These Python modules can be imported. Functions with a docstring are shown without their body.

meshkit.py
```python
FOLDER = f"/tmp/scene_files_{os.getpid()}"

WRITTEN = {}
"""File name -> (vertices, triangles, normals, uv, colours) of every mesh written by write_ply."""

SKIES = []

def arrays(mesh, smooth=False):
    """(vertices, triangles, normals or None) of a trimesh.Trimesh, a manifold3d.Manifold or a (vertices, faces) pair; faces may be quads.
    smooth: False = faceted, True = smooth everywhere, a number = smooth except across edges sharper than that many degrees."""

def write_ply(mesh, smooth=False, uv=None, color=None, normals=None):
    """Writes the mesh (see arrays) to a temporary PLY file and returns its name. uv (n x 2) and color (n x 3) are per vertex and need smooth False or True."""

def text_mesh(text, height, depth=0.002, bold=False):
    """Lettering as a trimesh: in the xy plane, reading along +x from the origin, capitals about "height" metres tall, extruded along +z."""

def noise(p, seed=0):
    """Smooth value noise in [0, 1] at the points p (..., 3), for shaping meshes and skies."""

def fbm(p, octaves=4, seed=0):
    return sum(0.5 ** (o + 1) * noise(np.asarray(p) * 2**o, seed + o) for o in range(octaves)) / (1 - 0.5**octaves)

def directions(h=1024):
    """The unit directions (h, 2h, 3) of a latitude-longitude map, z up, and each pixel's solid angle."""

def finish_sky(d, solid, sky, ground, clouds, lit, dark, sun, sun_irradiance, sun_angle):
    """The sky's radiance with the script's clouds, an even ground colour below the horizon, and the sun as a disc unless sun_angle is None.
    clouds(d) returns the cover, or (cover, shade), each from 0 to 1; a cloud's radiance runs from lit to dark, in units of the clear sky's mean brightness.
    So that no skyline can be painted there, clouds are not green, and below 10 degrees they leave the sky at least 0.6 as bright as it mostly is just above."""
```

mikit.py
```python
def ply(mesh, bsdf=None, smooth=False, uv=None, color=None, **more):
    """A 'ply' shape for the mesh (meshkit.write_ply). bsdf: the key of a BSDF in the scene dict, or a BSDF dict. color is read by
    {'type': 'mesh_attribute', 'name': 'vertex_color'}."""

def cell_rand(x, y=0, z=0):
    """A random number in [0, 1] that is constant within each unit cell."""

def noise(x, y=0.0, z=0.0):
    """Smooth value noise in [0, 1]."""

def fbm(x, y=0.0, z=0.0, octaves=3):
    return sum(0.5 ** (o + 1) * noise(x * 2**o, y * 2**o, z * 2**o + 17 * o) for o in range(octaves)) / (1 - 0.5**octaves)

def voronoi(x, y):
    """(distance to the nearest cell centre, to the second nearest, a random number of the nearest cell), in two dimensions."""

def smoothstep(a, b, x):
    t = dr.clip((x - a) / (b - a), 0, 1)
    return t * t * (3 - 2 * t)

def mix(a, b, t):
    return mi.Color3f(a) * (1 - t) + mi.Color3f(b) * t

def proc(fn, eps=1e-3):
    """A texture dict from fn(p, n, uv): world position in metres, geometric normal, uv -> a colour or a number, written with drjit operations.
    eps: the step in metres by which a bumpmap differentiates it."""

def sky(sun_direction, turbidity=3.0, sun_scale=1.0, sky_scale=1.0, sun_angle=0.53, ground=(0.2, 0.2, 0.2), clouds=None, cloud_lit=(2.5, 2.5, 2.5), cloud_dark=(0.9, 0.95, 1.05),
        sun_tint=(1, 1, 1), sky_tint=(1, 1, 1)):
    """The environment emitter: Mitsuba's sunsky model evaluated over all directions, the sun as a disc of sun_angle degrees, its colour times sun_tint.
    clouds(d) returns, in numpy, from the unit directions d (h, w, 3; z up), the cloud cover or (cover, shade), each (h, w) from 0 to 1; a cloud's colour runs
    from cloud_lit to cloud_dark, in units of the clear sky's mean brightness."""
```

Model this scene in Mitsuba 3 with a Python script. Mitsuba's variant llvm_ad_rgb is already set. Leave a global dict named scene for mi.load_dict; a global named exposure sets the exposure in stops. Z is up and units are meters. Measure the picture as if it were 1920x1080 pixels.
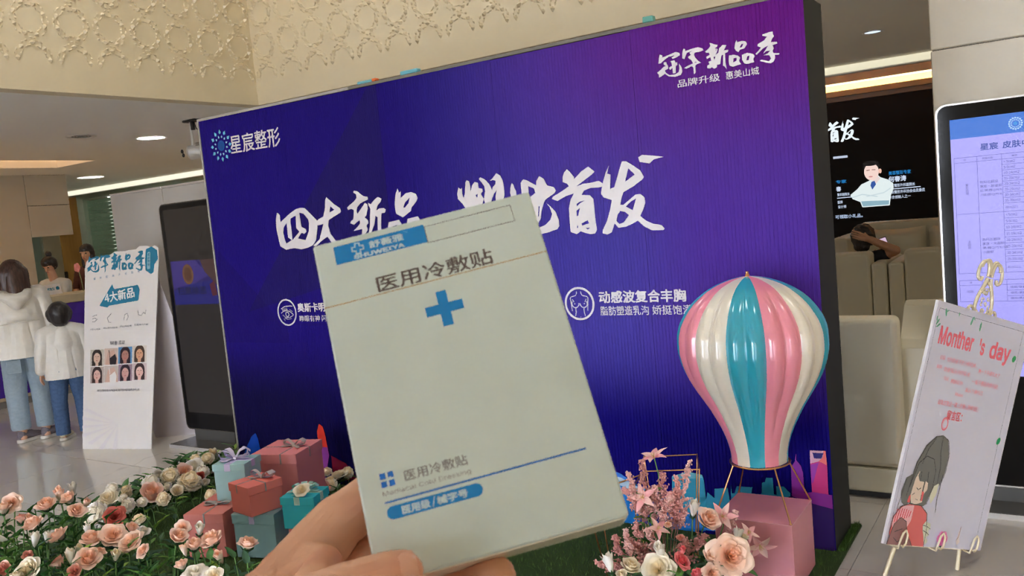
# Entrance hall of a clinic: a hand holds a white carton in front of a purple event backdrop.
# World frame in metres: x runs along the backdrop, y into the depth behind it, z up; the camera stands at the origin.
import math
import glob
import random
import numpy as np
import trimesh
import manifold3d as m3
import drjit as dr
import mitsuba as mi
import mikit
from mikit import noise, fbm, voronoi, cell_rand, smoothstep, mix
from shapely.geometry import Polygon, Point, LineString, box as sbox
from shapely import affinity
from shapely.ops import unary_union

T = mi.ScalarTransform4f
PI = math.pi
rng = random.Random(7)
scene, labels = {}, {}


def lin(r, g, b):
    """8 bit sRGB to linear reflectance."""
    return [((v / 255 + 0.055) / 1.055) ** 2.4 if v > 10 else v / 255 / 12.92 for v in (r, g, b)]


def rgb(*c):
    return {"type": "rgb", "value": [float(v) for v in c]}


# ---------------------------------------------------------------- camera, sky, lamps that are large, exposure
scene["camera"] = {"type": "thinlens", "fov": 61.915, "fov_axis": "x", "near_clip": 0.02, "far_clip": 200.0,
                   "aperture_radius": 0.00045, "focus_distance": 3.2,
                   "to_world": T().look_at(origin=[0, 0, 1.6], target=[-0.547797, 0.831806, 1.510457], up=[0.028455, 0.125493, 0.991686])}
exposure = 0.5
SKY = 2450.0     # daylight through the glass front
LAMP = 2.0     # ceiling panels of the hall
scene["sky"] = mikit.sky([-0.25, -0.2, 0.9], turbidity=6.0, sun_scale=0.0, sky_scale=0.030 * SKY, ground=(0.28, 0.28, 0.27),
                         clouds=lambda d: (np.clip(0.85 + 0.3 * np.sin(7 * d[..., 0] + 3 * d[..., 1]), 0, 1), np.clip(0.4 + 0.4 * np.sin(5 * d[..., 1]), 0, 1)),
                         cloud_lit=(1.36, 1.48, 1.70), cloud_dark=(1.0, 1.07, 1.2))


# ---------------------------------------------------------------- materials
def principled(base, rough=0.5, spec=0.5, metallic=0.0, clear=0.0, **more):
    base = base if isinstance(base, dict) else rgb(*base)
    d = {"type": "principled", "base_color": base, "roughness": float(rough), "specular": float(spec), "metallic": float(metallic), **more}
    if clear:
        d["clearcoat"], d["clearcoat_gloss"] = float(clear), 0.95
    return {"type": "twosided", "bsdf": d}


def mat(name, d):
    scene["mat_" + name] = d
    return "mat_" + name


def pmat(name, c, rough=0.5, **k):
    return mat(name, principled(lin(*c) if not isinstance(c, dict) else c, rough, **k))


def emit(c, s=1.0, w=1.0):
    s = s / 2 ** exposure
    return {"type": "area", "radiance": rgb(*[v * s for v in c]), "sampling_weight": float(w)}


PRINT = mat("print", principled({"type": "mesh_attribute", "name": "vertex_color"}, 0.45, 0.4))
PRINTMATT = mat("print_matt", principled({"type": "mesh_attribute", "name": "vertex_color"}, 0.7, 0.25))
WHITE = pmat("white_plastic", (235, 235, 233), 0.4)
BLACK = pmat("black_plastic", (22, 22, 24), 0.4)
GOLD = mat("gold_wire", principled(lin(214, 160, 110), 0.28, 0.5, 1.0))
STEEL = mat("brushed_steel", principled(lin(190, 190, 190), 0.3, 0.5, 0.9))
INKWHITE = pmat("white_ink", (240, 238, 245), 0.45)


def marble_fn(p, n, uv):
    t = fbm(p.x * 1.3 + 3.1, p.y * 1.3, p.z * 1.3, 4)
    v = dr.abs(fbm(p.x * 0.9 + p.y * 0.4, p.y * 0.9 - p.x * 0.3, 5.0, 4) - 0.5)
    vein = 1 - smoothstep(0.0, 0.009, v)
    vein *= smoothstep(0.45, 0.7, noise(p.x * 1.7, p.y * 1.7, 2.0))
    c = mix(lin(196, 190, 180), lin(208, 203, 194), t)
    return mix(c, lin(150, 143, 135), vein * 0.3)


MARBLE = mat("marble_floor", principled(mikit.proc(marble_fn), 0.09, 0.5))


def cream_fn(p, n, uv):
    return mix(lin(226, 213, 184), lin(233, 221, 194), fbm(p.x * 1.1, p.y * 1.1, p.z * 1.1, 3))


CREAM = mat("cream_paint", principled(mikit.proc(cream_fn), 0.55, 0.3))
CREAMP = pmat("cream_plaster", (232, 220, 193), 0.3, spec=0.5)
CEIL = pmat("ceiling_paint", (236, 233, 227), 0.8, spec=0.2)
GROUT = pmat("grey_grout", (120, 116, 110), 0.8)
STONE = mat("pale_wall_stone", principled(mikit.proc(lambda p, n, uv: mix(lin(214, 206, 192), lin(226, 220, 208), fbm(p.x * 2 + p.z, p.y * 2, p.z * 2, 3))), 0.3, 0.4))


# ---------------------------------------------------------------- building blocks
def num(key):
    if key not in scene and key not in labels:
        return key
    i = 1
    while f"{key}_{i:03d}" in scene or f"{key}_{i:03d}" in labels:
        i += 1
    return f"{key}_{i:03d}"


_count = {}


def obj(name, shape, parent=None, to=None):
    """One entry of the scene; a part's key starts with its parent's."""
    key = (parent + "__" if parent else "") + name
    if key in scene or key in labels or key in _count:
        _count[key] = _count.get(key, 0) + 1
        key = f"{key}_{_count[key]:03d}"
    else:
        _count[key] = 0
    scene[key] = dict(shape) if to is None else {**shape, "to_world": to}
    return key


def thing(name, label, cat, group=None, kind=None):
    """The key of a thing whose parts follow."""
    if name in _count:
        _count[name] += 1
        name = f"{name}_{_count[name]:03d}"
    else:
        _count[name] = 0
    labels[name] = {"label": label, "category": cat}
    if group:
        labels[name]["group"] = group
    return name


def tag(key, label, cat, group=None, kind=None):
    labels[key] = {"label": label, "category": cat}
    if group:
        labels[key]["group"] = group
    if kind:
        labels[key]["kind"] = kind
    return key


def struct(name, shape, parent=None, to=None):
    key = obj(name, shape, parent, to)
    if parent is None:
        labels[key] = {"kind": "structure"}
    return key


def part_label(key, label):
    labels[key] = {"label": label}


def cat(ms):
    return trimesh.util.concatenate(ms) if len(ms) > 1 else ms[0]


def bx(x0, x1, y0, y1, z0, z1):
    m = trimesh.creation.box((abs(x1 - x0), abs(y1 - y0), abs(z1 - z0)))
    m.apply_translation(((x0 + x1) / 2, (y0 + y1) / 2, (z0 + z1) / 2))
    return m


def rbx(x0, x1, y0, y1, z0, z1, r=0.01, seg=2):
    """A box with rounded edges."""
    pts = []
    k = [i * PI / 2 / seg for i in range(seg + 1)]
    for sx in (-1, 1):
        for sy in (-1, 1):
            for sz in (-1, 1):
                c = [x1 - r if sx > 0 else x0 + r, y1 - r if sy > 0 else y0 + r, z1 - r if sz > 0 else z0 + r]
                for a in k:
                    for b in k:
                        pts.append([c[0] + sx * r * math.cos(a) * math.cos(b), c[1] + sy * r * math.sin(a) * math.cos(b), c[2] + sz * r * math.sin(b)])
    return trimesh.convex.convex_hull(np.array(pts))


def tube(pts, r, sides=8, closed=False):
    """A tube along a polyline; r is a number or one per point."""
    p = np.asarray(pts, float)
    n = len(p)
    t = np.roll(p, -1, 0) - np.roll(p, 1, 0) if closed else np.gradient(p, axis=0)
    t /= np.linalg.norm(t, axis=1, keepdims=True) + 1e-12
    a = np.zeros_like(p)
    ref = np.array([0, 0, 1.0]) if abs(t[0][2]) < 0.9 else np.array([1.0, 0, 0])
    for i in range(n):
        ref = ref - t[i] * (ref @ t[i])
        ref /= np.linalg.norm(ref) + 1e-12
        a[i] = ref
    b = np.cross(t, a)
    ang = np.arange(sides) * 2 * PI / sides
    rr = np.broadcast_to(np.asarray(r, float), (n,))
    v = p[:, None] + rr[:, None, None] * (np.cos(ang)[None, :, None] * a[:, None] + np.sin(ang)[None, :, None] * b[:, None])
    f = []
    for i in range(n if closed else n - 1):
        j = (i + 1) % n
        for s in range(sides):
            u = (s + 1) % sides
            f += [[i * sides + s, i * sides + u, j * sides + u], [i * sides + s, j * sides + u, j * sides + s]]
    v = v.reshape(-1, 3)
    if not closed:
        v = np.vstack([v, p[:1], p[-1:]])
        for s in range(sides):
            u = (s + 1) % sides
            f += [[n * sides, u, s], [n * sides + 1, (n - 1) * sides + s, (n - 1) * sides + u]]
    return trimesh.Trimesh(v, f, process=False)


def lathe(prof, n=32):
    return trimesh.creation.revolve(np.asarray(prof, float), sections=n)


def grid_mesh(P):
    """A triangle mesh over a grid of points (rows, cols, 3)."""
    P = np.asarray(P, float)
    r, c = P.shape[:2]
    i, j = np.meshgrid(np.arange(r - 1), np.arange(c - 1), indexing="ij")
    q = np.stack([i * c + j, i * c + j + 1, (i + 1) * c + j + 1, (i + 1) * c + j], -1).reshape(-1, 4)
    return trimesh.Trimesh(P.reshape(-1, 3), np.vstack([q[:, [0, 1, 2]], q[:, [0, 2, 3]]]), process=False)


def moved(m, x=0, y=0, z=0, rz=0, rx=0, ry=0, s=1.0):
    m = m.copy()
    if s != 1.0:
        m.apply_scale(s)
    for a, ax in ((rx, [1, 0, 0]), (ry, [0, 1, 0]), (rz, [0, 0, 1])):
        if a:
            m.apply_transform(trimesh.transformations.rotation_matrix(a, ax))
    m.apply_translation((x, y, z))
    return m


def unit(v):
    v = np.asarray(v, float)
    return v / np.linalg.norm(v)


def frame(o, ex, ey, n=None):
    ex, ey = np.asarray(ex, float), np.asarray(ey, float)
    n = unit(np.cross(ex, ey)) if n is None else np.asarray(n, float)
    m = np.eye(4)
    m[:3, 0], m[:3, 1], m[:3, 2], m[:3, 3] = ex, ey, n, o
    return m


def polys(g):
    return [q for q in getattr(g, "geoms", [g]) if q.geom_type == "Polygon" and not q.is_empty and q.area > 0]


def extrude(g, t, M=None, z=0.0):
    """Flat shapes (shapely) raised by t over a plane, put into the frame M."""
    ms = [trimesh.creation.extrude_polygon(q, t, engine="earcut") for q in polys(g)]
    if not ms:
        return None
    m = cat(ms)
    if z:
        m.apply_translation((0, 0, z))
    if M is not None:
        m.apply_transform(M)
    return m


_font = {}


def glyphs(text, bold=0.0, size=110, latin=False):
    """The outline of a line of text as shapes, one em = 1."""
    key = (text, bold, size, latin)
    if key in _font:
        return _font[key]
    from PIL import Image, ImageDraw, ImageFont
    name = "Inter.woff2" if latin else "Noto Sans CJK Regular.woff2"
    font = ImageFont.truetype(glob.glob("/opt/blender-*/*/datafiles/fonts/" + name)[0], size)
    st = int(round(bold * size))
    x0, y0, x1, y1 = font.getbbox(text, anchor="ls", stroke_width=st)
    im = Image.new("L", (int(x1 - x0) + 8, int(y1 - y0) + 8))
    ImageDraw.Draw(im).text((4 - x0, 4 - y0), text, 255, font, anchor="ls", stroke_width=st)
    on = np.pad(np.asarray(im) > 127, ((0, 0), (1, 1))).astype(np.int8)
    rows, starts = np.nonzero(np.diff(on, axis=1) == 1)
    ends = np.nonzero(np.diff(on, axis=1) == -1)[1]
    g = unary_union([sbox(a, -r - 1, b, -r) for a, b, r in zip(starts, ends, rows)]).buffer(0.55).buffer(-0.55).simplify(0.75)
    _font[key] = affinity.scale(g, 1 / size, 1 / size, origin=(0, 0))
    return _font[key]


def text_at(text, x, y, w, h, bold=0.0, size=110, latin=False, shear=0.0):
    """Text fitted into the rectangle x..x+w, y..y+h."""
    g = glyphs(text, bold, size, latin)
    a, b, c, d = g.bounds
    g = affinity.affine_transform(g, [w / (c - a), 0, 0, h / (d - b), x - a * w / (c - a), y - b * h / (d - b)])
    return affinity.skew(g, xs=shear, origin=(x, y)) if shear else g


def line(pts, w, cap=1):
    return LineString(pts).buffer(w / 2, cap_style=cap, quad_segs=3)


def art(layers, M, t=0.0004):
    """Flat print: (shape, sRGB colour) layers, each a hair above the last, as one mesh with a colour per vertex."""
    ms, cs = [], []
    for i, (g, c) in enumerate(layers):
        m = extrude(g, t * 0.8, None, t * (0.3 + i))
        if m is None:
            continue
        ms.append(m)
        cs.append(np.tile(lin(*c), (len(m.vertices), 1)))
    m = trimesh.Trimesh(np.vstack([q.vertices for q in ms]), np.vstack([q.faces + o for q, o in zip(ms, np.cumsum([0] + [len(q.vertices) for q in ms[:-1]]))]), process=False)
    m.apply_transform(M)
    return m, np.vstack(cs)


def art_shape(layers, M, t=0.0004, bsdf=None, emitter=None):
    m, c = art(layers, M, t)
    if emitter:
        return mikit.ply(m, BLACK, emitter=emitter)
    return mikit.ply(m, bsdf or PRINT, color=c)


def blob(bones, edge=0.02, smooth=6, mesh_only=True, res=18):
    """One continuous surface around bones (p0, r0, p1, r1)."""
    parts = []
    for p0, r0, p1, r1 in bones:
        a = m3.Manifold.sphere(r0, res).translate(list(map(float, p0)))
        b = m3.Manifold.sphere(r1, res).translate(list(map(float, p1)))
        parts.append(m3.Manifold.batch_hull([a, b]))
    m = m3.Manifold.batch_boolean(parts, m3.OpType.Add).refine_to_length(edge).to_mesh()
    t = trimesh.Trimesh(m.vert_properties[:, :3], m.tri_verts, process=True)
    return trimesh.smoothing.filter_taubin(t, lamb=0.5, nu=0.53, iterations=smooth * 2) if smooth else t


def ellipsoid(c, r, sub=3):
    m = trimesh.creation.icosphere(subdivisions=sub)
    m.apply_scale(r)
    m.apply_translation(c)
    return m


def tm(M):
    return T(np.asarray(M, float).tolist())
# ---------------------------------------------------------------- the room
H = 2.8        # low ceiling
HH = 5.4       # hall ceiling
XW, YW = -6.308, 5.575   # the two bulkheads of the hall

# floor: a grey bed and the marble tiles on it, each a part
struct("floor", mikit.ply(bx(-21, 4, -9, 13, -0.06, -0.004), GROUT))
TS = 0.8
tile_ply = mikit.ply(rbx(-TS / 2 + 0.0012, TS / 2 - 0.0012, -TS / 2 + 0.0012, TS / 2 - 0.0012, -0.02, 0.0, 0.0012, 1), MARBLE)
tile_wide = mikit.ply(rbx(-TS * 2 + 0.0012, TS * 2 - 0.0012, -TS * 2 + 0.0012, TS * 2 - 0.0012, -0.02, 0.0, 0.0012, 1), MARBLE)
tx0, ty0 = -0.797 + TS / 2, 3.545 + TS / 2
done = set()
for i in range(-11, 3):
    for j in range(-3, 6):
        obj("tile", tile_ply, "floor", T().translate([tx0 + i * TS, ty0 + j * TS, 0]))
        done.add((i, j))
# beyond the tiles that can be told apart the floor goes on in one slab on every side
xa, xb, ya, yb = tx0 - 11.5 * TS, tx0 + 2.5 * TS, ty0 - 3.5 * TS, ty0 + 5.5 * TS
far = [bx(-21, xa, -9, 13, -0.02, 0), bx(xb, 4, -9, 13, -0.02, 0), bx(xa, xb, -9, ya, -0.02, 0), bx(xa, xb, yb, 13, -0.02, 0)]
obj("slab", mikit.ply(cat(far), MARBLE), "floor")

# low ceilings round the hall, with the cove openings cut out
def ceil_with_holes(x0, x1, y0, y1, z, t, holes):
    g = sbox(x0, y0, x1, y1)
    for h in holes:
        g = g.difference(sbox(*h))
    return extrude(g, t, None, z)


struct("ceiling", mikit.ply(ceil_with_holes(-21, XW - 0.14, -9, 13, H, 0.12, [(-11.95, -2.0, -11.0, 6.78)]), CEIL))
struct("ceiling", mikit.ply(ceil_with_holes(XW, 4, YW + 0.15, 13, H, 0.12, [(-5.6, 10.55, 2.2, 11.36)]), CEIL))
struct("ceiling", mikit.ply(bx(XW - 0.2, 4, -9, YW + 0.2, HH, HH + 0.12), CEIL))
struct("wall_left", mikit.ply(bx(XW - 0.15, XW, -9, YW + 0.15, H - 0.002, HH), CREAM))
struct("wall_back", mikit.ply(bx(XW, 4, YW, YW + 0.15, H - 0.002, HH), CREAM))
struct("wall_right", mikit.ply(bx(3.85, 4, -9, 13, 0, HH), CREAM))
struct("wall_far_back", mikit.ply(cat([bx(-21, -15.9, 9.95, 10.1, 0, H), bx(-12.2, -9.5, 9.95, 10.1, 0, H)]), STONE))
struct("wall_far_left", mikit.ply(bx(-21, -20.85, -9, 13, 0, H), CREAM))
struct("wall_far_end", mikit.ply(bx(-9.5, 4, 11.62, 11.77, 0, H + 0.3), CREAM))
struct("wall_inner_side", mikit.ply(bx(-9.65, -9.5, 9.95, 11.77, 0, H), CREAM))
# wall behind the reception, with the lintel over the opening at its end
struct("wall_reception", mikit.ply(bx(-13.25, -13.0, -9, 6.84, 0, H), STONE))
lint = struct("wall_reception_lintel", mikit.ply(bx(-13.25, -13.02, 6.845, 7.49, 1.875, H), GROUT))
obj("stone_panel", mikit.ply(rbx(-13.02, -13.0, 6.85, 7.49, 1.87, 2.335, 0.004, 1), STONE), lint)
obj("stone_panel", mikit.ply(rbx(-13.02, -13.0, 6.85, 7.49, 2.343, 2.797, 0.004, 1), STONE), lint)
# pillar beside the lounge, clad in stone slabs
pil = struct("column_right", mikit.ply(bx(-0.63, 0.69, YW + 0.01, YW + 0.55, 0, H - 0.002), GROUT))
for k, (z0, z1) in enumerate(((0.0, 1.1), (1.106, 2.288), (2.294, 2.798))):
    obj("stone_panel", mikit.ply(rbx(-0.64, 0.7, YW, YW + 0.56, z0, z1, 0.005, 1), STONE), pil)
# front of the hall: wall with the glazed entrance behind the camera
openings = {"window_1": (-5.1, -1.75, 0.0, 2.75, 4), "window_2": (0.55, 3.1, 0.0, 2.75, 3)}     # the glazed entrance, left and right of a solid pier
g_ = sbox(XW - 0.15, 0, 4, HH)
for x0, x1, z0, z1, n in openings.values():
    g_ = g_.difference(sbox(x0, z0 - 0.01, x1, z1))
struct("wall_front", mikit.ply(extrude(g_, 0.2, frame((0, -7.0, 0), (1, 0, 0), (0, 0, 1))), CREAM))
struct("wall_front_left", mikit.ply(bx(-21, XW - 0.15, -7.2, -7.0, 0, H), CREAM))
ALU = pmat("window_alu", (92, 92, 95), 0.4, spec=0.5)
GLASS = mat("window_glass", {"type": "thindielectric", "int_ior": 1.5})
for nm, (x0, x1, z0, z1, n) in openings.items():
    xs = np.linspace(x0 + 0.035, x1 - 0.035, n)
    win = struct(nm, mikit.ply(cat([bx(x0, x1, -7.13, -7.07, z0, z0 + 0.06), bx(x0, x1, -7.13, -7.07, z1 - 0.06, z1)] + [bx(x - 0.035, x + 0.035, -7.14, -7.06, z0, z1) for x in xs]), ALU))
    for xa_, xb_ in zip(xs[:-1], xs[1:]):
        q = trimesh.Trimesh([[xa_, -7.1, z0 + 0.06], [xb_, -7.1, z0 + 0.06], [xb_, -7.1, z1 - 0.06], [xa_, -7.1, z1 - 0.06]], [[0, 1, 2], [0, 2, 3]], process=False)
        obj("pane", mikit.ply(q, GLASS), win)
struct("pavement", mikit.ply(bx(-14, 12, -30, -7.2, -0.1, -0.02), pmat("pavement", (205, 203, 197), 0.8)))

# plaster rings on the bulkheads: eight large studs and two rows of small ones round each ring
def stud(r, ang, a, b, h):
    c, s = math.cos(ang), math.sin(ang)
    P = lambda u, v, w: [(r + u) * c - v * s, (r + u) * s + v * c, w]
    v = [P(-a, 0, 0), P(0, -b, 0), P(a, 0, 0), P(0, b, 0), P(0, 0, h)]
    return trimesh.Trimesh(v, [[0, 1, 4], [1, 2, 4], [2, 3, 4], [3, 0, 4]], process=False)


def ring(half):
    ms = []
    for k in range(9 if half else 8):
        a = k * PI / 4 + (0 if half else PI / 8)
        if half and a > PI + 0.01:
            continue
        ms.append(stud(0.118, a, 0.020, 0.025, 0.032))
        for q in (-1, 1):
            aa = a + PI / 8
            if half and aa > PI:
                continue
            ms.append(stud(0.118 + 0.020 * q, aa - 0.08 * q, 0.010, 0.016, 0.019))
            ms.append(stud(0.118 + 0.020 * q, aa + 0.16 * q, 0.008, 0.013, 0.016))
    m = cat(ms)
    if half:   # flat lower ends
        m.apply_translation((0, 0.01, 0))
    return m


ML = frame((XW, 0, 0), (0, 1, 0), (0, 0, 1))          # left bulkhead, facing +x
MB = frame((0, YW, 0), (1, 0, 0), (0, 0, 1))          # back bulkhead, facing -y
ring_full, ring_half = mikit.ply(ring(False), CREAMP), mikit.ply(ring(True), CREAMP)
for M, u0, ks, wall in ((ML, 3.523, range(-7, 7), "wall_left"), (MB, -5.825, range(-1, 18), "wall_back")):
    for k in ks:
        u = u0 + 0.3165 * k
        if wall == "wall_back" and u > 0.5:
            continue
        for row in range(0, 5):
            Mr = M @ frame((u, 3.02 + 0.3 * row, 0), (1, 0, 0), (0, 1, 0))
            obj("relief_ring", ring_half if row == 0 else ring_full, wall, tm(Mr))

# ---------------------------------------------------------------- lamps
def ceiling_panel(x, y, label):
    t = thing("ceiling_lamp", label, "ceiling lamp", "square lamps in the high ceiling")
    obj("frame", mikit.ply(cat([bx(x - 0.55, x + 0.55, y - 0.55, y - 0.5, HH - 0.03, HH), bx(x - 0.55, x + 0.55, y + 0.5, y + 0.55, HH - 0.03, HH),
                                bx(x - 0.55, x - 0.5, y - 0.5, y + 0.5, HH - 0.03, HH), bx(x + 0.5, x + 0.55, y - 0.5, y + 0.5, HH - 0.03, HH)]), WHITE), t)
    q = trimesh.Trimesh([[x - 0.5, y - 0.5, HH - 0.01], [x + 0.5, y - 0.5, HH - 0.01], [x + 0.5, y + 0.5, HH - 0.01], [x - 0.5, y + 0.5, HH - 0.01]], [[0, 2, 1], [0, 3, 2]], process=False)
    obj("diffuser", mikit.ply(q, WHITE, emitter=emit((1.0, 0.97, 0.92), 6.0 * LAMP, 2.0)), t)


for x, xl in ((-4.6, "left"), (1.0, "right")):
    for y, yl in ((2.9, "close to the purple backdrop"),):
        ceiling_panel(x, y, f"square white lamp in the {xl} half of the high ceiling, {yl}")


def downlight(x, y, c, s, label, lit=True, r=0.09):
    t = thing("downlight" if lit else "ceiling_speaker", label, "downlight" if lit else "ceiling vent")
    prof = [(r, H), (r + 0.02, H - 0.004), (r + 0.02, H - 0.008), (r, H - 0.008), (r - 0.005, H - 0.003)]
    obj("trim_ring", mikit.ply(moved(lathe(prof, 28), x, y, 0), WHITE, smooth=40), t)
    d = trimesh.creation.cylinder(radius=r - 0.003, height=0.004, sections=28)
    d.apply_translation((x, y, H - 0.004))
    if lit:
        obj("lens", mikit.ply(d, WHITE, emitter=emit(c, s, 0.6)), t)
    else:
        obj("grille", mikit.ply(cat([moved(tube([(rr * math.cos(a), rr * math.sin(a), 0) for a in np.linspace(0, 2 * PI, 25)[:-1]], 0.004, 5, True), x, y, H - 0.006) for rr in (0.03, 0.06, 0.09)]),
                                pmat("grey_grille", (128, 120, 112), 0.6)), t)


downlight(-8.655, 6.036, (1.0, 0.95, 0.80), 40.0, "lit round downlight in the low ceiling, left of the hanging camera", r=0.15)
downlight(-13.514, 8.209, (1.0, 0.95, 0.80), 40.0, "lit round downlight in the low ceiling, close above the long light strip", r=0.2)
downlight(-8.659, 5.216, (1, 1, 1), 0, "unlit round grille in the low ceiling at the left", lit=False, r=0.13)
downlight(-1.318, 7.774, (0.55, 0.75, 1.0), 1.3, "small bluish downlight in the ceiling right of the backdrop", r=0.065)
downlight(-16.6, 9.05, (1.0, 0.96, 0.86), 60.0, "unseen downlight added in the back room behind the reception lintel", r=0.12)  # added lamp, hidden by the lintel, brightens the back room
downlight(-3.6, 7.9, (1.0, 0.95, 0.85), 26.0, "unseen extra downlight in the lounge ceiling hidden behind the backdrop", r=0.09)  # unseen extra lamp that brightens the sofas
downlight(1.6, 8.4, (1.0, 0.95, 0.85), 26.0, "unseen extra downlight in the lounge ceiling beyond the stone column", r=0.09)  # second unseen lamp, lifts the light on the sofas

# the long light strip that runs through under both ceilings
st = thing("light_strip", "long white light strip running along the far ceiling, left of the backdrop", "light strip")
obj("housing", mikit.ply(bx(-16.8, -9.52, 9.6, 9.68, 2.70, H - 0.003), WHITE), st)
obj("lens", mikit.ply(bx(-16.79, -9.51, 9.592, 9.6, 2.71, 2.795), WHITE, emitter=emit((1.0, 0.96, 0.76), 0.86, 0.5)), st)
st = thing("light_strip", "cream light strip across the ceiling right of the backdrop, above the orange cove", "light strip")
obj("housing", mikit.ply(bx(-9.4, 3.6, 9.65, 9.73, 2.71, H - 0.003), WHITE), st)
obj("lens", mikit.ply(bx(-9.4, 3.6, 9.642, 9.65, 2.722, 2.795), WHITE, emitter=emit((0.9, 0.84, 0.6), 0.72, 0.5)), st)
# warm coves
WARM = (1.0, 0.56, 0.24)
cv = thing("cove_light", "warm orange lit cove recessed in the low ceiling at the left edge", "cove light")
obj("recess", mikit.ply(cat([bx(-11.97, -11.95, -2, 6.8, H, 2.95), bx(-11.0, -10.98, -2, 6.8, H, 2.95), bx(-11.97, -10.98, 6.78, 6.8, H, 2.95)]), CEIL), cv)
obj("glowing_panel", mikit.ply(bx(-11.95, -11.0, -2, 6.78, 2.9, 2.95), WHITE, emitter=emit(WARM, 1.05, 1.0)), cv)
cv = thing("cove_light", "warm orange lit cove over the video wall", "cove light")
obj("recess", mikit.ply(cat([bx(-5.62, 2.22, 10.53, 10.55, H, 3.12), bx(-5.62, -5.6, 10.55, 11.62, H, 3.12), bx(2.2, 2.22, 10.55, 11.62, H, 3.12), bx(-5.62, 2.22, 10.53, 11.62, 3.1, 3.12)]), pmat("cove_plaster", (250, 205, 150), 0.6)), cv)
obj("led_line", mikit.ply(bx(-5.5, 2.1, 11.42, 11.5, 2.665, 2.675), WHITE, emitter=emit(WARM, 26.0, 0.8)), cv)
obj("lip", mikit.ply(cat([bx(-5.6, 2.2, 11.365, 11.385, 2.64, 2.705), bx(-5.6, 2.2, 11.385, 11.58, 2.64, 2.65)]), pmat("cove_lip", (205, 178, 140), 0.6)), cv)
obj("back_panel", mikit.ply(bx(-5.6, 2.2, 11.58, 11.62, 2.7, 3.1), "mat_cove_plaster"), cv)
# ---------------------------------------------------------------- the backdrop
XB, YB, LB, HB, DB = -4.7736, 3.695, 3.8899, 2.377, 0.30
MBD = frame((XB, YB, 0), (1, 0, 0), (0, 0, 1))      # print plane: u to the right, v up, facing -y
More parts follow.
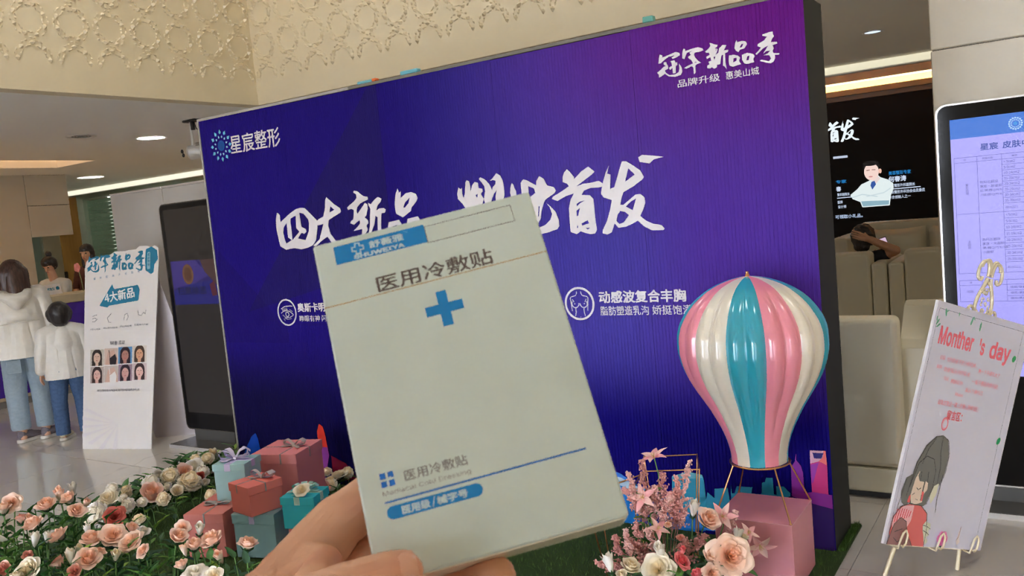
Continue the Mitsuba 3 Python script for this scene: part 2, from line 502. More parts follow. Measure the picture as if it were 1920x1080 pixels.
# brush lettering as outlines in millimetres on the print plane
HEADLINE=[[[(646,1724),(629,1680),(624,1628),(631,1576),(642,1514),(691,1490),(729,1494),(767,1496),(826,1485),(881,1492),(931,1507),(959,1534),(982,1604),(989,1648),(958,1677),(927,1704),(896,1732),(861,1739),(818,1734),(759,1711),(705,1683),(668,1664),(669,1707),(661,1716)],[(690,1628),(722,1656),(720,1566),(750,1547),(698,1528),(687,1559),(682,1598)],[(760,1679),(808,1694),(802,1616),(826,1595),(756,1546),(758,1611),(756,1654)],[(841,1709),(879,1700),(912,1664),(917,1642),(906,1592),(871,1540),(818,1551),(807,1556),(842,1586),(865,1578),(885,1590),(882,1607),(848,1622),(846,1664)]],[[(1085,1783),(1111,1762),(1141,1737),(1185,1711),(1191,1692),(1184,1683),(1130,1664),(1084,1647),(1074,1615),(1086,1564),(1139,1503),(1201,1467),(1177,1456),(1104,1493),(1058,1549),(1005,1527),(953,1497),(930,1502),(989,1537),(1035,1626),(1008,1623),(982,1621),(983,1648),(1002,1659),(1042,1671),(1065,1723),(1072,1767)],[(1108,1727),(1139,1704),(1097,1691)]],[[(1309,1801),(1338,1795),(1362,1775),(1382,1763),(1411,1757),(1411,1741),(1378,1733),(1350,1724),(1322,1704),(1314,1683),(1319,1666),(1357,1699),(1385,1725),(1402,1716),(1404,1688),(1393,1672),(1388,1653),(1370,1642),(1394,1625),(1397,1608),(1379,1594),(1386,1569),(1349,1531),(1333,1536),(1344,1576),(1272,1569),(1314,1594),(1333,1613),(1330,1629),(1307,1619),(1283,1604),(1254,1616),(1265,1630),(1282,1637),(1290,1668),(1293,1690),(1275,1698),(1247,1694),(1243,1708),(1267,1723),(1303,1740),(1325,1758),(1325,1778),(1305,1790)]],[[(1409,1723),(1429,1713),(1458,1735),(1487,1750),(1514,1738),(1506,1721),(1480,1703),(1465,1675),(1493,1684),(1524,1684),(1537,1675),(1528,1656),(1502,1656),(1491,1598),(1483,1499),(1455,1493),(1465,1596),(1470,1635),(1456,1644),(1441,1597),(1404,1544),(1389,1549),(1406,1592),(1414,1647),(1422,1686),(1412,1707)]],[[(1641,1785),(1622,1756),(1607,1699),(1610,1646),(1657,1620),(1687,1635),(1720,1652),(1726,1670),(1764,1700),(1777,1718),(1766,1743),(1734,1756),(1696,1752),(1656,1729),(1661,1767),(1647,1758)],[(1721,1726),(1684,1702),(1667,1675),(1680,1674),(1708,1696)]],[[(1549,1601),(1627,1610),(1648,1575),(1616,1529),(1550,1518),(1537,1563)],[(1574,1575),(1611,1582),(1600,1549),(1574,1546)]],[[(1690,1611),(1765,1619),(1785,1585),(1755,1539),(1691,1529),(1679,1573)],[(1715,1585),(1749,1592),(1739,1559),(1714,1556)]],[[(2061,1751),(2073,1739),(2083,1747),(2082,1715),(2088,1692),(2099,1713),(2109,1772),(2118,1783),(2134,1776),(2139,1742),(2136,1719),(2151,1754),(2170,1770),(2189,1762),(2191,1735),(2213,1730),(2216,1716),(2201,1704),(2217,1676),(2199,1637),(2150,1604),(2107,1617),(2078,1660),(2050,1690),(2048,1718)],[(2167,1698),(2182,1706),(2177,1686)]],[[(2197,1783),(2208,1790),(2237,1775),(2261,1748),(2274,1716),(2272,1680),(2253,1632),(2227,1639),(2217,1674),(2230,1715),(2228,1742)]],[[(2266,1768),(2284,1777),(2311,1801),(2333,1786),(2346,1758),(2350,1726),(2349,1689),(2327,1618),(2291,1629),(2292,1683),(2303,1713),(2285,1697),(2275,1680),(2264,1681),(2278,1729),(2299,1747),(2303,1762),(2285,1768),(2271,1765)]],[[(2400,1742),(2409,1730),(2412,1714),(2421,1698),(2421,1645),(2394,1639),(2384,1693),(2390,1723)]],[[(2453,1737),(2470,1754),(2492,1746),(2543,1716),(2545,1736),(2565,1760),(2590,1745),(2606,1710),(2644,1698),(2654,1680),(2646,1669),(2589,1640),(2578,1624),(2561,1584),(2553,1550),(2536,1526),(2521,1549),(2502,1605),(2490,1640),(2453,1669)],[(2496,1716),(2529,1702),(2534,1679),(2495,1657)],[(2546,1610),(2553,1610),(2543,1560),(2538,1560)]],[[(2593,1623),(2611,1609),(2641,1577),(2656,1534),(2656,1505),(2644,1489),(2587,1476),(2545,1470),(2493,1478),(2490,1500),(2530,1501),(2576,1515),(2608,1538),(2621,1566),(2610,1601)]],[[(2726,1778),(2741,1763),(2762,1736),(2761,1726),(2806,1760),(2844,1778),(2876,1751),(2859,1738),(2815,1714),(2771,1690),(2809,1699),(2855,1700),(2894,1705),(2917,1688),(2916,1677),(2893,1673),(2848,1675),(2811,1666),(2795,1647),(2813,1644),(2840,1641),(2857,1621),(2859,1577),(2859,1528),(2863,1471),(2850,1453),(2823,1453),(2791,1463),(2773,1470),(2751,1457),(2717,1470),(2717,1522),(2719,1588),(2732,1628),(2754,1657),(2706,1647),(2658,1628),(2627,1641),(2634,1651),(2679,1670),(2729,1694),(2721,1707),(2696,1718),(2699,1742),(2708,1762)],[(2759,1544),(2760,1572),(2779,1583),(2767,1547)],[(2811,1617),(2787,1609),(2764,1592),(2763,1605),(2782,1614)],[(2817,1521),(2823,1506),(2785,1498),(2781,1507)],[(2758,1502),(2763,1490),(2754,1486)],[(2802,1485),(2825,1483),(2813,1476)]],[[(2954,1771),(2942,1734),(2959,1728),(2951,1661),(2973,1667),(2990,1705),(3007,1747),(3023,1783),(3045,1782),(3081,1757),(3113,1732),(3129,1700),(3120,1689),(3073,1662),(3019,1639),(3009,1620),(2997,1582),(3014,1580),(3046,1601),(3078,1622),(3104,1624),(3124,1606),(3126,1579),(3110,1545),(3095,1522),(3123,1497),(3156,1481),(3197,1472),(3212,1455),(3207,1448),(3149,1450),(3112,1470),(3081,1500),(3049,1486),(3018,1476),(2978,1473),(2960,1496),(2941,1454),(2917,1445),(2891,1453),(2895,1469),(2919,1507),(2942,1562),(2955,1607),(2914,1623),(2900,1642),(2910,1677),(2919,1704),(2936,1743)],[(3053,1748),(3084,1716),(3032,1687)],[(3081,1604),(3059,1551),(3026,1571),(3054,1593)],[(2994,1552),(3020,1546),(3038,1529),(3007,1497),(2984,1491),(2970,1508),(2979,1535)]],[[(3108,1793),(3128,1802),(3186,1792),(3235,1781),(3184,1775),(3162,1758),(3142,1764),(3113,1771)]]]
SEASON=[[[(3253,2238),(3265,2231),(3262,2222),(3291,2228),(3329,2236),(3346,2228),(3347,2218),(3331,2212),(3313,2208),(3307,2214),(3325,2222),(3293,2220),(3268,2208),(3255,2198),(3243,2198),(3247,2222)]],[[(3269,2200),(3281,2200),(3282,2190),(3287,2183),(3288,2170),(3271,2163),(3276,2152),(3291,2140),(3318,2139),(3336,2146),(3340,2161),(3340,2183),(3351,2165),(3353,2146),(3345,2132),(3317,2128),(3287,2135),(3270,2149),(3252,2140),(3240,2137),(3241,2150),(3233,2160),(3247,2167),(3269,2181),(3278,2182),(3267,2192)]],[[(3299,2200),(3320,2201),(3324,2189),(3332,2191),(3333,2178),(3324,2175),(3322,2145),(3308,2144),(3308,2169),(3296,2162),(3291,2172),(3307,2179),(3305,2192)]],[[(3366,2244),(3374,2240),(3373,2231),(3400,2236),(3434,2238),(3453,2229),(3457,2221),(3442,2217),(3416,2217),(3412,2209),(3417,2195),(3429,2180),(3442,2169),(3422,2166),(3415,2161),(3414,2130),(3405,2125),(3406,2153),(3398,2162),(3374,2154),(3362,2159),(3382,2167),(3405,2172),(3400,2186),(3387,2197),(3384,2204),(3398,2211),(3392,2221),(3406,2228),(3379,2222),(3367,2198),(3357,2202),(3359,2227)],[(3412,2174),(3422,2172),(3419,2179)]],[[(3486,2247),(3497,2243),(3509,2235),(3522,2232),(3518,2224),(3508,2220),(3521,2214),(3517,2203),(3509,2192),(3523,2198),(3527,2216),(3544,2228),(3560,2224),(3553,2212),(3546,2204),(3568,2203),(3564,2194),(3551,2190),(3551,2150),(3554,2122),(3547,2134),(3539,2140),(3543,2186),(3535,2184),(3527,2148),(3512,2148),(3512,2138),(3498,2133),(3489,2142),(3482,2137),(3468,2141),(3469,2152),(3480,2156),(3475,2167),(3488,2170),(3486,2186),(3469,2180),(3467,2190),(3483,2196),(3481,2206),(3468,2207),(3463,2214),(3479,2222),(3489,2232)],[(3511,2214),(3516,2213),(3512,2208)],[(3499,2184),(3509,2185),(3503,2171)]],[[(3605,2237),(3608,2226),(3627,2230),(3645,2224),(3649,2212),(3637,2196),(3618,2194),(3610,2185),(3599,2194),(3594,2204),(3598,2222)],[(3624,2215),(3634,2217),(3627,2203),(3617,2203)]],[[(3568,2178),(3589,2178),(3607,2171),(3616,2161),(3610,2149),(3614,2140),(3619,2133),(3582,2128),(3568,2134),(3565,2154)],[(3587,2163),(3602,2163),(3599,2151),(3585,2145)]],[[(3624,2171),(3648,2176),(3672,2167),(3679,2156),(3671,2145),(3676,2132),(3648,2129),(3633,2133),(3624,2150)],[(3647,2161),(3657,2163),(3652,2145),(3641,2144)]],[[(3716,2239),(3745,2244),(3760,2244),(3761,2232),(3765,2224),(3755,2214),(3750,2202),(3775,2198),(3776,2191),(3756,2188),(3761,2174),(3755,2166),(3757,2156),(3782,2150),(3781,2145),(3763,2147),(3763,2132),(3755,2119),(3742,2115),(3725,2121),(3698,2133),(3707,2137),(3737,2125),(3747,2135),(3739,2150),(3715,2153),(3733,2158),(3746,2168),(3728,2168),(3715,2161),(3732,2182),(3738,2190),(3716,2182),(3687,2160),(3682,2164),(3708,2187),(3693,2195),(3696,2204),(3722,2214),(3735,2227),(3717,2233)]]]

def brush(data):
    return [Polygon(q[0], [h for h in q[1:]]).buffer(0) for q in data]


def mm(g):
    return affinity.scale(g, 0.001, 0.001, origin=(0, 0))


def panel_print(p, n, uv):
    u, v = p.x - XB, p.z
    c = mix(lin(32, 18, 112), lin(76, 66, 166), smoothstep(1.5, 3.1, u))
    c = mix(c, lin(104, 26, 132), smoothstep(1.35, 2.45, v + 0.1 * (u - 3.0)) * smoothstep(1.9, 3.75, u))
    c = mix(c, lin(88, 46, 160), smoothstep(2.9, 3.5, u) * smoothstep(2.2, 1.4, v) * 0.7)
    c = mix(c, mix(lin(18, 12, 62), lin(14, 4, 104), smoothstep(0.5, 2.0, u)), smoothstep(1.0, 0.5, v))
    # darker printed facets with straight edges
    facet = dr.select((u < 1.556) & (v < 2.375 - (1.50 - u) * 1.03) & (v > 1.05 + 0.2 * u), mi.Float(0.75), mi.Float(0.0))
    c = mix(c, lin(36, 28, 92), facet)
    facet2 = dr.select((u < 0.62) & (v < 1.55 - 0.9 * u) & (v > 0.9), mi.Float(0.35), mi.Float(0.0))
    c = mix(c, lin(30, 18, 84), facet2)
    return mi.Color3f(c) * 0.92


PANEL = mat("panel_print", principled(mikit.proc(panel_print), 0.55, 0.06))
bd = thing("backdrop", "large purple event backdrop of fluted panels with white brush lettering, standing on the green turf", "backdrop")
obj("core", mikit.ply(bx(XB + 0.012, XB + LB - 0.004, YB + 0.012, YB + DB, 0.0, HB - 0.01), BLACK), bd)
side = pmat("side_cloth", (44, 44, 40), 0.75, spec=0.2)
obj("side_panel", mikit.ply(rbx(XB + LB - 0.004, XB + LB, YB + 0.004, YB + DB + 0.01, 0.0, HB - 0.002, 0.0015, 1), side), bd)
PWD = 0.778
for k in range(5):
    u0, u1 = k * PWD + 0.001, min((k + 1) * PWD - 0.001, LB - 0.0005)
    xs, n = [], int(round(u0 / 0.0167 - 0.2))
    prof = [(u0, 0.0)]
    while True:
        n += 1
        c = n * 0.0167
        if c + 0.006 > u1:
            break
        if c > u0:
            prof += [(c, 0.0), (c + 0.0026, 0.0024), (c + 0.0036, 0.0024), (c + 0.0062, 0.0)]
    prof.append((u1, 0.0))
    q = np.array(prof)
    jig = 0.003 * (k % 2)
    g = np.stack([np.stack([XB + q[:, 0], YB + 0.009 - 0.007 - q[:, 1], np.full(len(q), z)], 1) for z in (0.004 + jig, HB - 0.004 - jig)])
    front = grid_mesh(g)
    back = bx(XB + u0, XB + u1, YB + 0.0022, YB + 0.0115, 0.004 + jig, HB - 0.004 - jig)
    obj("print_panel", mikit.ply(cat([front, back]), PANEL), bd)
frame_grey = pmat("frame_grey", (176, 174, 168), 0.4)
obj("edge_strip", mikit.ply(bx(XB - 0.012, XB + 0.001, YB - 0.004, YB + 0.05, 0, HB + 0.004), frame_grey), bd)
obj("edge_strip", mikit.ply(cat([bx(XB - 0.012, XB + 1.35, YB - 0.002, YB + 0.05, HB - 0.004, HB + 0.012)]), frame_grey), bd)
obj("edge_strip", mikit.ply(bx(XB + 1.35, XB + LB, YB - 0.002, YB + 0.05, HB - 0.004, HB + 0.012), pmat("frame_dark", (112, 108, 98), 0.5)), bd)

k = obj("headline", mikit.ply(cat([extrude(mm(g), 0.0016, MBD, 0.0008) for g in brush(HEADLINE)]), INKWHITE), bd)
part_label(k, "white brush-written headline")
k = obj("season_lettering", mikit.ply(cat([extrude(mm(g), 0.0016, MBD, 0.0008) for g in brush(SEASON)]), INKWHITE), bd)
part_label(k, "white brush lettering of five characters in the upper corner")


def on_board(name, shapes, m=INKWHITE):
    return obj(name, mikit.ply(cat([q for q in (extrude(g, 0.0014, MBD, 0.0009) for g in shapes) if q is not None]), m), bd)


on_board("slogan", [text_at("品牌升级", 3.326, 2.078, 0.195, 0.034, 0.012), text_at("惠美山城", 3.548, 2.078, 0.145, 0.034, 0.012)])
on_board("clinic_name", [text_at("星宸整形", 0.288, 2.126, 0.462, 0.118, 0.012)])
# ring of drops, the clinic's emblem
drops = []
for ringr, num_, s in ((0.085, 12, 0.016), (0.055, 12, 0.010)):
    for i in range(num_):
        a = 2 * PI * (i + (0.5 if num_ == 12 and ringr < 0.08 else 0)) / num_
        drops.append(affinity.translate(affinity.rotate(Polygon([(s * 1.25, 0), (0, s * 0.8), (-s * 0.8, 0), (0, -s * 0.8)]), math.degrees(a), origin=(0, 0)), 0.199 + ringr * math.cos(a), 2.193 + ringr * math.sin(a)))
em = obj("emblem", art_shape([(Point(0.199, 2.193).buffer(0.034), (18, 70, 140))] + [(unary_union(drops[:12]), (120, 205, 232)), (unary_union(drops[12:]), (170, 222, 240))], MBD @ frame((0, 0, 0.0009), (1, 0, 0), (0, 1, 0))), bd)


def eye_icon(x, y, r):
    s = r / 100
    L = lambda pts, w=4: line([(x + a * s, y + b * s) for a, b in pts], w * s)
    g = [Point(x, y).buffer(r).difference(Point(x, y).buffer(r * 0.88)), L([(-55, 28), (-20, 44), (40, 48), (62, 44)], 7),
         L([(-60, -5), (-30, 12), (5, 14), (40, 2), (65, -18)], 6), L([(-45, -20), (-15, -38), (25, -38), (62, -22)], 5), L([(-30, -40), (0, -52), (40, -46)], 4)]
    g += [L([(a, 12 - abs(a) * 0.15), (a - 6, 34 - abs(a) * 0.2)], 4) for a in (-40, -28, -16, -4, 8)]
    g += [Point(x + 2 * s, y - 14 * s).buffer(20 * s).difference(Point(x + 2 * s, y - 14 * s).buffer(13 * s)), L([(30, 20), (58, 6)], 4), L([(-40, -48), (-30, -60)], 3)]
    return g


on_board("eye_icon", eye_icon(0.631, 1.096, 0.086))
on_board("product_name", [text_at("奥斯卡明", 0.730, 1.096, 0.24, 0.058, 0.03), text_at("睁眼有神 闪亮", 0.738, 1.036, 0.28, 0.040, 0.008)])


def body_icon(x, y, r):
    s = r / 100
    L = lambda pts, w=4: line([(x + a * s, y + b * s) for a, b in pts], w * s)
    arc = lambda cx, cy, rr, a0, a1: [(cx + rr * math.cos(math.radians(a)), cy + rr * math.sin(math.radians(a))) for a in np.linspace(a0, a1, 12)]
    g = [Point(x, y).buffer(r).difference(Point(x, y).buffer(r * 0.87))]
    for q in (-1, 1):
        g += [L([(q * 14, 72), (q * 16, 58), (q * 24, 48), (q * 52, 42), (q * 60, 34), (q * 56, -2), (q * 52, -42)], 5),
              L(arc(q * 28, 0, 24, 180 if q > 0 else 150, 390 if q > 0 else 360), 6), L([(q * 46, 26), (q * 38, 12)], 5),
              L([(q * 28, -28), (q * 27, -50), (q * 33, -74)], 5), Point(x + q * 33 * s, y + 0 * s).buffer(4 * s)]
    g.append(Point(x + 2 * s, y - 80 * s).buffer(3 * s))
    return g


on_board("body_icon", body_icon(2.732, 1.113, 0.0835))
on_board("product_name", [text_at("动感波复合丰胸", 2.842, 1.112, 0.450, 0.060, 0.03), text_at("脂肪塑造乳沟", 2.844, 1.052, 0.257, 0.046, 0.008), text_at("娇挺饱满", 3.118, 1.052, 0.20, 0.046, 0.008)])
# printed skyline along the lower edge
P_ = lambda *q: mm(Polygon(q)).buffer(0)
sky_layers = [
    (P_((2640, 250), (2876, 252), (2995, 200), (3141, 164), (3330, 175), (3400, 130), (3300, 20), (2880, 6), (2500, 6)), (20, 130, 205)),
    (P_((2640, 300), (2876, 262), (3000, 190), (3000, 170), (2850, 215), (2640, 250)), (60, 130, 225)),
    (P_((2700, 255), (2880, 240), (3020, 178), (3130, 165), (3000, 160), (2870, 200), (2700, 225)), (200, 228, 250)),
    (P_((2800, 190), (2900, 185), (3010, 150), (2990, 140), (2880, 165)), (150, 110, 215)),
    (P_((2850, 150), (3120, 140), (3300, 60), (3250, 10), (2880, 10)), (10, 110, 190)),
    (P_((2980, 150), (3080, 150), (3110, 10), (2960, 10)), (18, 40, 130)),
    (P_((3120, 150), (3380, 105), (3455, 30), (3140, 20)), (40, 120, 205)),
    (P_((3330, 120), (3370, 124), (3480, 70), (3460, 60)), (205, 228, 250)),
    (P_((3153, 273), (3236, 303), (3305, 294), (3312, 270), (3318, 110), (3140, 100)), (52, 172, 214)),
    (P_((3153, 273), (3236, 303), (3305, 294), (3307, 279), (3252, 270), (3151, 254)), (128, 212, 238)),
    (P_((3318, 184), (3325, 212), (3357, 187), (3360, 232), (3424, 243), (3430, 185), (3436, 185), (3440, 261), (3442, 219), (3455, 221), (3467, 255), (3540, 258), (3534, 229), (3575, 228), (3582, 237), (3585, 284), (3599, 288), (3605, 309), (3635, 311), (3636, 235), (3648, 233), (3648, 274), (3682, 275), (3709, 248), (3708, 214), (3600, 150), (3393, 100), (3300, 100)), (44, 152, 190)),
    (P_((3713, 130), (3719, 367), (3738, 396), (3743, 428), (3746, 428), (3744, 402), (3763, 377), (3770, 345), (3771, 130)), (132, 40, 150)),
    (P_((3803, 391), (3805, 450), (3871, 453), (3874, 389), (3871, 200), (3803, 200)), (196, 48, 122)),
    (P_((3803, 391), (3805, 450), (3871, 453), (3874, 389), (3840, 404)), (224, 180, 205)),
    (P_((3840, 404), (3858, 425), (3862, 453), (3871, 453), (3874, 389)), (232, 112, 112)),
    (P_((3816, 440), (3862, 442), (3851, 417), (3821, 416)), (26, 12, 108)),
    (P_((3804, 385), (3840, 400), (3812, 310), (3804, 300)), (150, 50, 160)),
    (P_((3714, 243), (3807, 264), (3887, 258), (3887, 196), (3789, 214), (3723, 228)), (140, 44, 150)),
    (P_((3660, 215), (3714, 236), (3789, 214), (3887, 196), (3887, 8), (3700, 8)), (44, 14, 92)),
    (P_((778, 333), (795, 372), (806, 388), (835, 372), (848, 330), (864, 190), (779, 132)), (222, 56, 42)),
    (P_((778, 240), (858, 240), (864, 190), (800, 10), (779, 60)), (150, 62, 160)),
    (P_((880, 190), (1000, 150), (1090, 60), (880, 20)), (122, 14, 54)),
    (P_((40, 120), (106, 207), (150, 262), (195, 290), (215, 250), (230, 120)), (8, 62, 160)),
]
k = obj("skyline_print", art_shape(sky_layers, MBD @ frame((0, 0, 0.0012), (1, 0, 0), (0, 1, 0)), 0.00016), bd)
part_label(k, "printed city skyline in blue, pink and red along the lower edge")

# scraps of coloured tape stuck over the top edge
for n_, (u, w, c, lab) in enumerate(((1.475, 0.11, (120, 190, 205), "teal tape scrap with an orange end at the top edge of the backdrop"), (1.80, 0.12, (112, 190, 210), "teal tape scrap lying flat on the top edge of the backdrop"),
                                     (3.205, 0.05, (96, 165, 155), "small green tape scrap on the top edge nearest the right corner of the backdrop"))):
    t = thing("tape_scrap", lab, "tape")
    x = XB + u
    obj("strip", mikit.ply(rbx(x - w / 2, x + w / 2, YB + 0.0, YB + 0.035, HB + 0.0125, HB + 0.028 + 0.006 * n_, 0.003, 1), pmat(f"tape_{n_}", c, 0.4)), t)
    if n_ == 0:
        obj("end", mikit.ply(rbx(x + w / 2, x + w / 2 + 0.03, YB + 0.0, YB + 0.034, HB + 0.0128, HB + 0.03, 0.004, 1), pmat("tape_end", (225, 110, 50), 0.4)), t)

# ---------------------------------------------------------------- turf
TX0, TX1, TY0, TY1 = -4.95, -0.842, 1.2, 4.03
base = struct("turf_mat", mikit.ply(bx(TX0, TX1, TY0, TY1, 0.0, 0.008), pmat("turf_base", (38, 58, 20), 0.95)))
R_ = np.random.default_rng(3)
n_bl = 62000
bxy = np.stack([R_.uniform(TX0 + 0.01, TX1 - 0.01, n_bl), R_.uniform(TY0 + 0.01, YB - 0.01, n_bl)], 1)
extra = np.stack([R_.uniform(TX1 - 0.05, TX1 - 0.006, 1500), R_.uniform(YB, TY1, 1500)], 1)
bxy = np.vstack([bxy, extra])
keep = ~((bxy[:, 0] > -1.25) & (bxy[:, 0] < -0.92) & (bxy[:, 1] > 3.20) & (bxy[:, 1] < 3.53))
keep &= ~((bxy[:, 1] > YB - 0.012) & (bxy[:, 0] < XB + LB + 0.008))
bxy = bxy[keep]
nb = len(bxy)
az, ln = R_.uniform(0, 2 * PI, nb), R_.uniform(0.012, 0.024, nb)
lean = R_.uniform(0.1, 0.8, nb)
dx, dy = np.cos(az), np.sin(az)
w_ = 0.0016
z0 = np.full(nb, 0.006)
A = np.stack([bxy[:, 0] - dy * w_, bxy[:, 1] + dx * w_, z0], 1)
B = np.stack([bxy[:, 0] + dy * w_, bxy[:, 1] - dx * w_, z0], 1)
Cc = np.stack([bxy[:, 0] + dx * ln * lean, bxy[:, 1] + dy * ln * lean, z0 + ln * np.sqrt(1 - (lean * 0.7) ** 2)], 1)
V = np.stack([A, B, Cc], 1).reshape(-1, 3)
tone = R_.uniform(0.6, 1.25, nb)
col = np.repeat(np.array(lin(64, 92, 34))[None] * tone[:, None] * np.where(R_.random(nb) < 0.12, 1.5, 1.0)[:, None], 3, 0)
TURF = mat("turf_blade", principled({"type": "mesh_attribute", "name": "vertex_color"}, 0.6, 0.3))
tag(obj("turf_grass", mikit.ply(trimesh.Trimesh(V, np.arange(nb * 3).reshape(-1, 3), process=False), TURF, color=col)), "short dark green artificial grass in front of the purple backdrop", "artificial grass", kind="stuff")
# ---------------------------------------------------------------- gift boxes
def ribbon_bow(z, m, w, kind):
    """A bow lying on a lid: loops and tails as one mesh, round the origin."""
    ms = []
    def strap(pts, width, th=0.0012):
        p = np.array(pts, float)
        t = np.gradient(p, axis=0)
        sdir = np.cross(t, [0, 0, 1.0])
        sdir /= np.linalg.norm(sdir, axis=1, keepdims=True) + 1e-9
        wv = np.broadcast_to(np.asarray(width, float), (len(p),))[:, None]
        top = np.stack([p - sdir * wv / 2, p + sdir * wv / 2], 1)
        g = grid_mesh(top)
        g2 = g.copy()
        g2.apply_translation((0, 0, th))
        return cat([g, g2])
    for a in kind["loops"]:
        c, s = math.cos(a), math.sin(a)
        L, h = w * kind.get("len", 0.32), w * kind.get("h", 0.14)
        P = [(0, 0.004), (0.35, 0.75), (0.75, 1.0), (1.0, 0.65), (0.9, 0.25), (0.45, 0.1), (0.05, 0.03)]
        ms.append(strap([(L * u * c, L * u * s, z + 0.002 + h * v) for u, v in P], [w * 0.07, w * 0.12, w * 0.15, w * 0.15, w * 0.14, w * 0.1, w * 0.06]))
    for a in kind["tails"]:
        c, s = math.cos(a), math.sin(a)
        L = w * kind.get("tail", 0.38)
        ms.append(strap([(L * u * c, L * u * s, z + 0.003 + w * 0.05 * v) for u, v in ((0, 0.3), (0.4, 0.5), (0.7, 0.15), (1, 0.3))], [w * 0.06, w * 0.1, w * 0.11, w * 0.12]))
    k = rbx(-w * 0.045, w * 0.045, -w * 0.05, w * 0.05, z, z + w * 0.07, w * 0.015, 2)
    ms.append(k)
    return cat(ms)


def gift_box(label, fl, yaw, w, d, z0, z1, lid_h, cbody, rib=None, bow=None, bands=True):
    """fl: front left corner of the lid; local x along the front, y to the back."""
    t = thing("gift_box", label, "gift box", None)
    M = T().translate([fl[0], fl[1], 0]).rotate([0, 0, 1], math.degrees(yaw))
    o = 0.005
    name = "card_" + t
    m = pmat(name, cbody, 0.5, spec=0.35)
    obj("body", mikit.ply(rbx(o, w - o, o, d - o, z0, z1 - 0.002, 0.0015, 1), m), t, M)
    obj("lid", mikit.ply(rbx(0, w, 0, d, z1 - lid_h, z1, 0.0015, 1), m), t, M)
    if rib:
        rm = pmat("ribbon_" + t, rib[0], 0.35, spec=0.5)
        rw, px = rib[1], rib[2] * w
        obj("ribbon", mikit.ply(cat([bx(px - rw / 2, px + rw / 2, -0.001, d + 0.001, z1, z1 + 0.001), bx(px - rw / 2, px + rw / 2, -0.0012, 0, z1 - lid_h, z1 + 0.001),
                                     bx(-0.001, w + 0.001, d / 2 - rw / 2, d / 2 + rw / 2, z1, z1 + 0.001), bx(w, w + 0.0012, d / 2 - rw / 2, d / 2 + rw / 2, z1 - lid_h, z1 + 0.001)]), rm), t, M)
        if bow:
            b = ribbon_bow(z1 + 0.001, rm, bow["w"], bow)
            b.apply_translation((bow.get("x", px), bow.get("y", d / 2), 0))
            obj("bow", mikit.ply(b, pmat("bow_" + t, bow.get("c", rib[0]), 0.3, spec=0.6), smooth=40), t, M)
    return t, M


CORAL, PINK, MINT, TURQ = (222, 132, 122), (240, 150, 150), (168, 208, 208), (52, 178, 190)
LAV, GREYR = (214, 206, 240), (150, 140, 138)
g0 = 0.014
loops = [0.5, 2.5, 3.6, 5.6]
gift_box("large coral gift box with grey bow at the front left of the pile", (-3.76, 2.527), math.radians(22.5), 0.217, 0.385, g0, 0.24, 0.05, CORAL, (GREYR, 0.009, 0.52),
         {"w": 0.17, "loops": [0.2, 2.9], "tails": [3.4, 0.1, 2.4], "h": 0.08, "y": 0.13, "len": 0.42, "c": (168, 158, 155)})
gift_box("mint gift box at the bottom of the pile carrying a small coral box", (-3.515, 2.625), math.radians(17), 0.24, 0.215, g0, 0.238, 0.05, (140, 176, 178), (LAV, 0.03, 0.47))
gift_box("pale mint gift box with a lavender bow, on the front coral box", (-3.752, 2.722), math.radians(21), 0.186, 0.175, 0.242, 0.437, 0.035, MINT, (LAV, 0.034, 0.47),
         {"w": 0.2, "loops": [0.4, 2.7, 1.0, 3.5], "tails": [4.2, 0.1, 3.9], "h": 0.26, "len": 0.4, "c": (228, 222, 246)})
gift_box("biggest gift box, salmon pink with ribboned lid, at the back of the pile", (-3.79, 2.998), math.radians(17.5), 0.283, 0.295, g0, 0.407, 0.055, PINK, (GREYR, 0.007, 0.66),
         {"w": 0.19, "loops": [0.5, 2.9, 0.0], "tails": [2.2, 3.3, 5.6], "h": 0.2, "len": 0.36, "c": (206, 190, 178), "x": 0.19})
gift_box("small coral gift box set cornerwise on the mint box in the middle of the pile", (-3.538, 2.648), math.radians(-9.7), 0.189, 0.19, 0.241, 0.389, 0.042, (232, 128, 116), (GREYR, 0.006, 0.42),
         {"w": 0.16, "loops": [0.6, 3.3, 0.2], "tails": [3.9, 2.4], "h": 0.22, "len": 0.45, "c": (205, 194, 190), "x": 0.1, "y": 0.13})
gift_box("pink gift box hidden low behind the hand, under the turquoise box", (-3.195, 2.70), math.radians(19), 0.2, 0.19, g0, 0.178, 0.04, PINK)
tq, Mt = gift_box("turquoise gift box with a cream rose and mint ribbon on its lid", (-3.208, 2.679), math.radians(19), 0.179, 0.165, 0.181, 0.337, 0.038, TURQ, ((196, 226, 214), 0.03, 0.5),
                  {"w": 0.2, "loops": [0.3, 2.8, 1.2, 2.0], "tails": [3.4, 0.0, 4.4], "h": 0.16, "len": 0.36, "c": (176, 222, 208)})

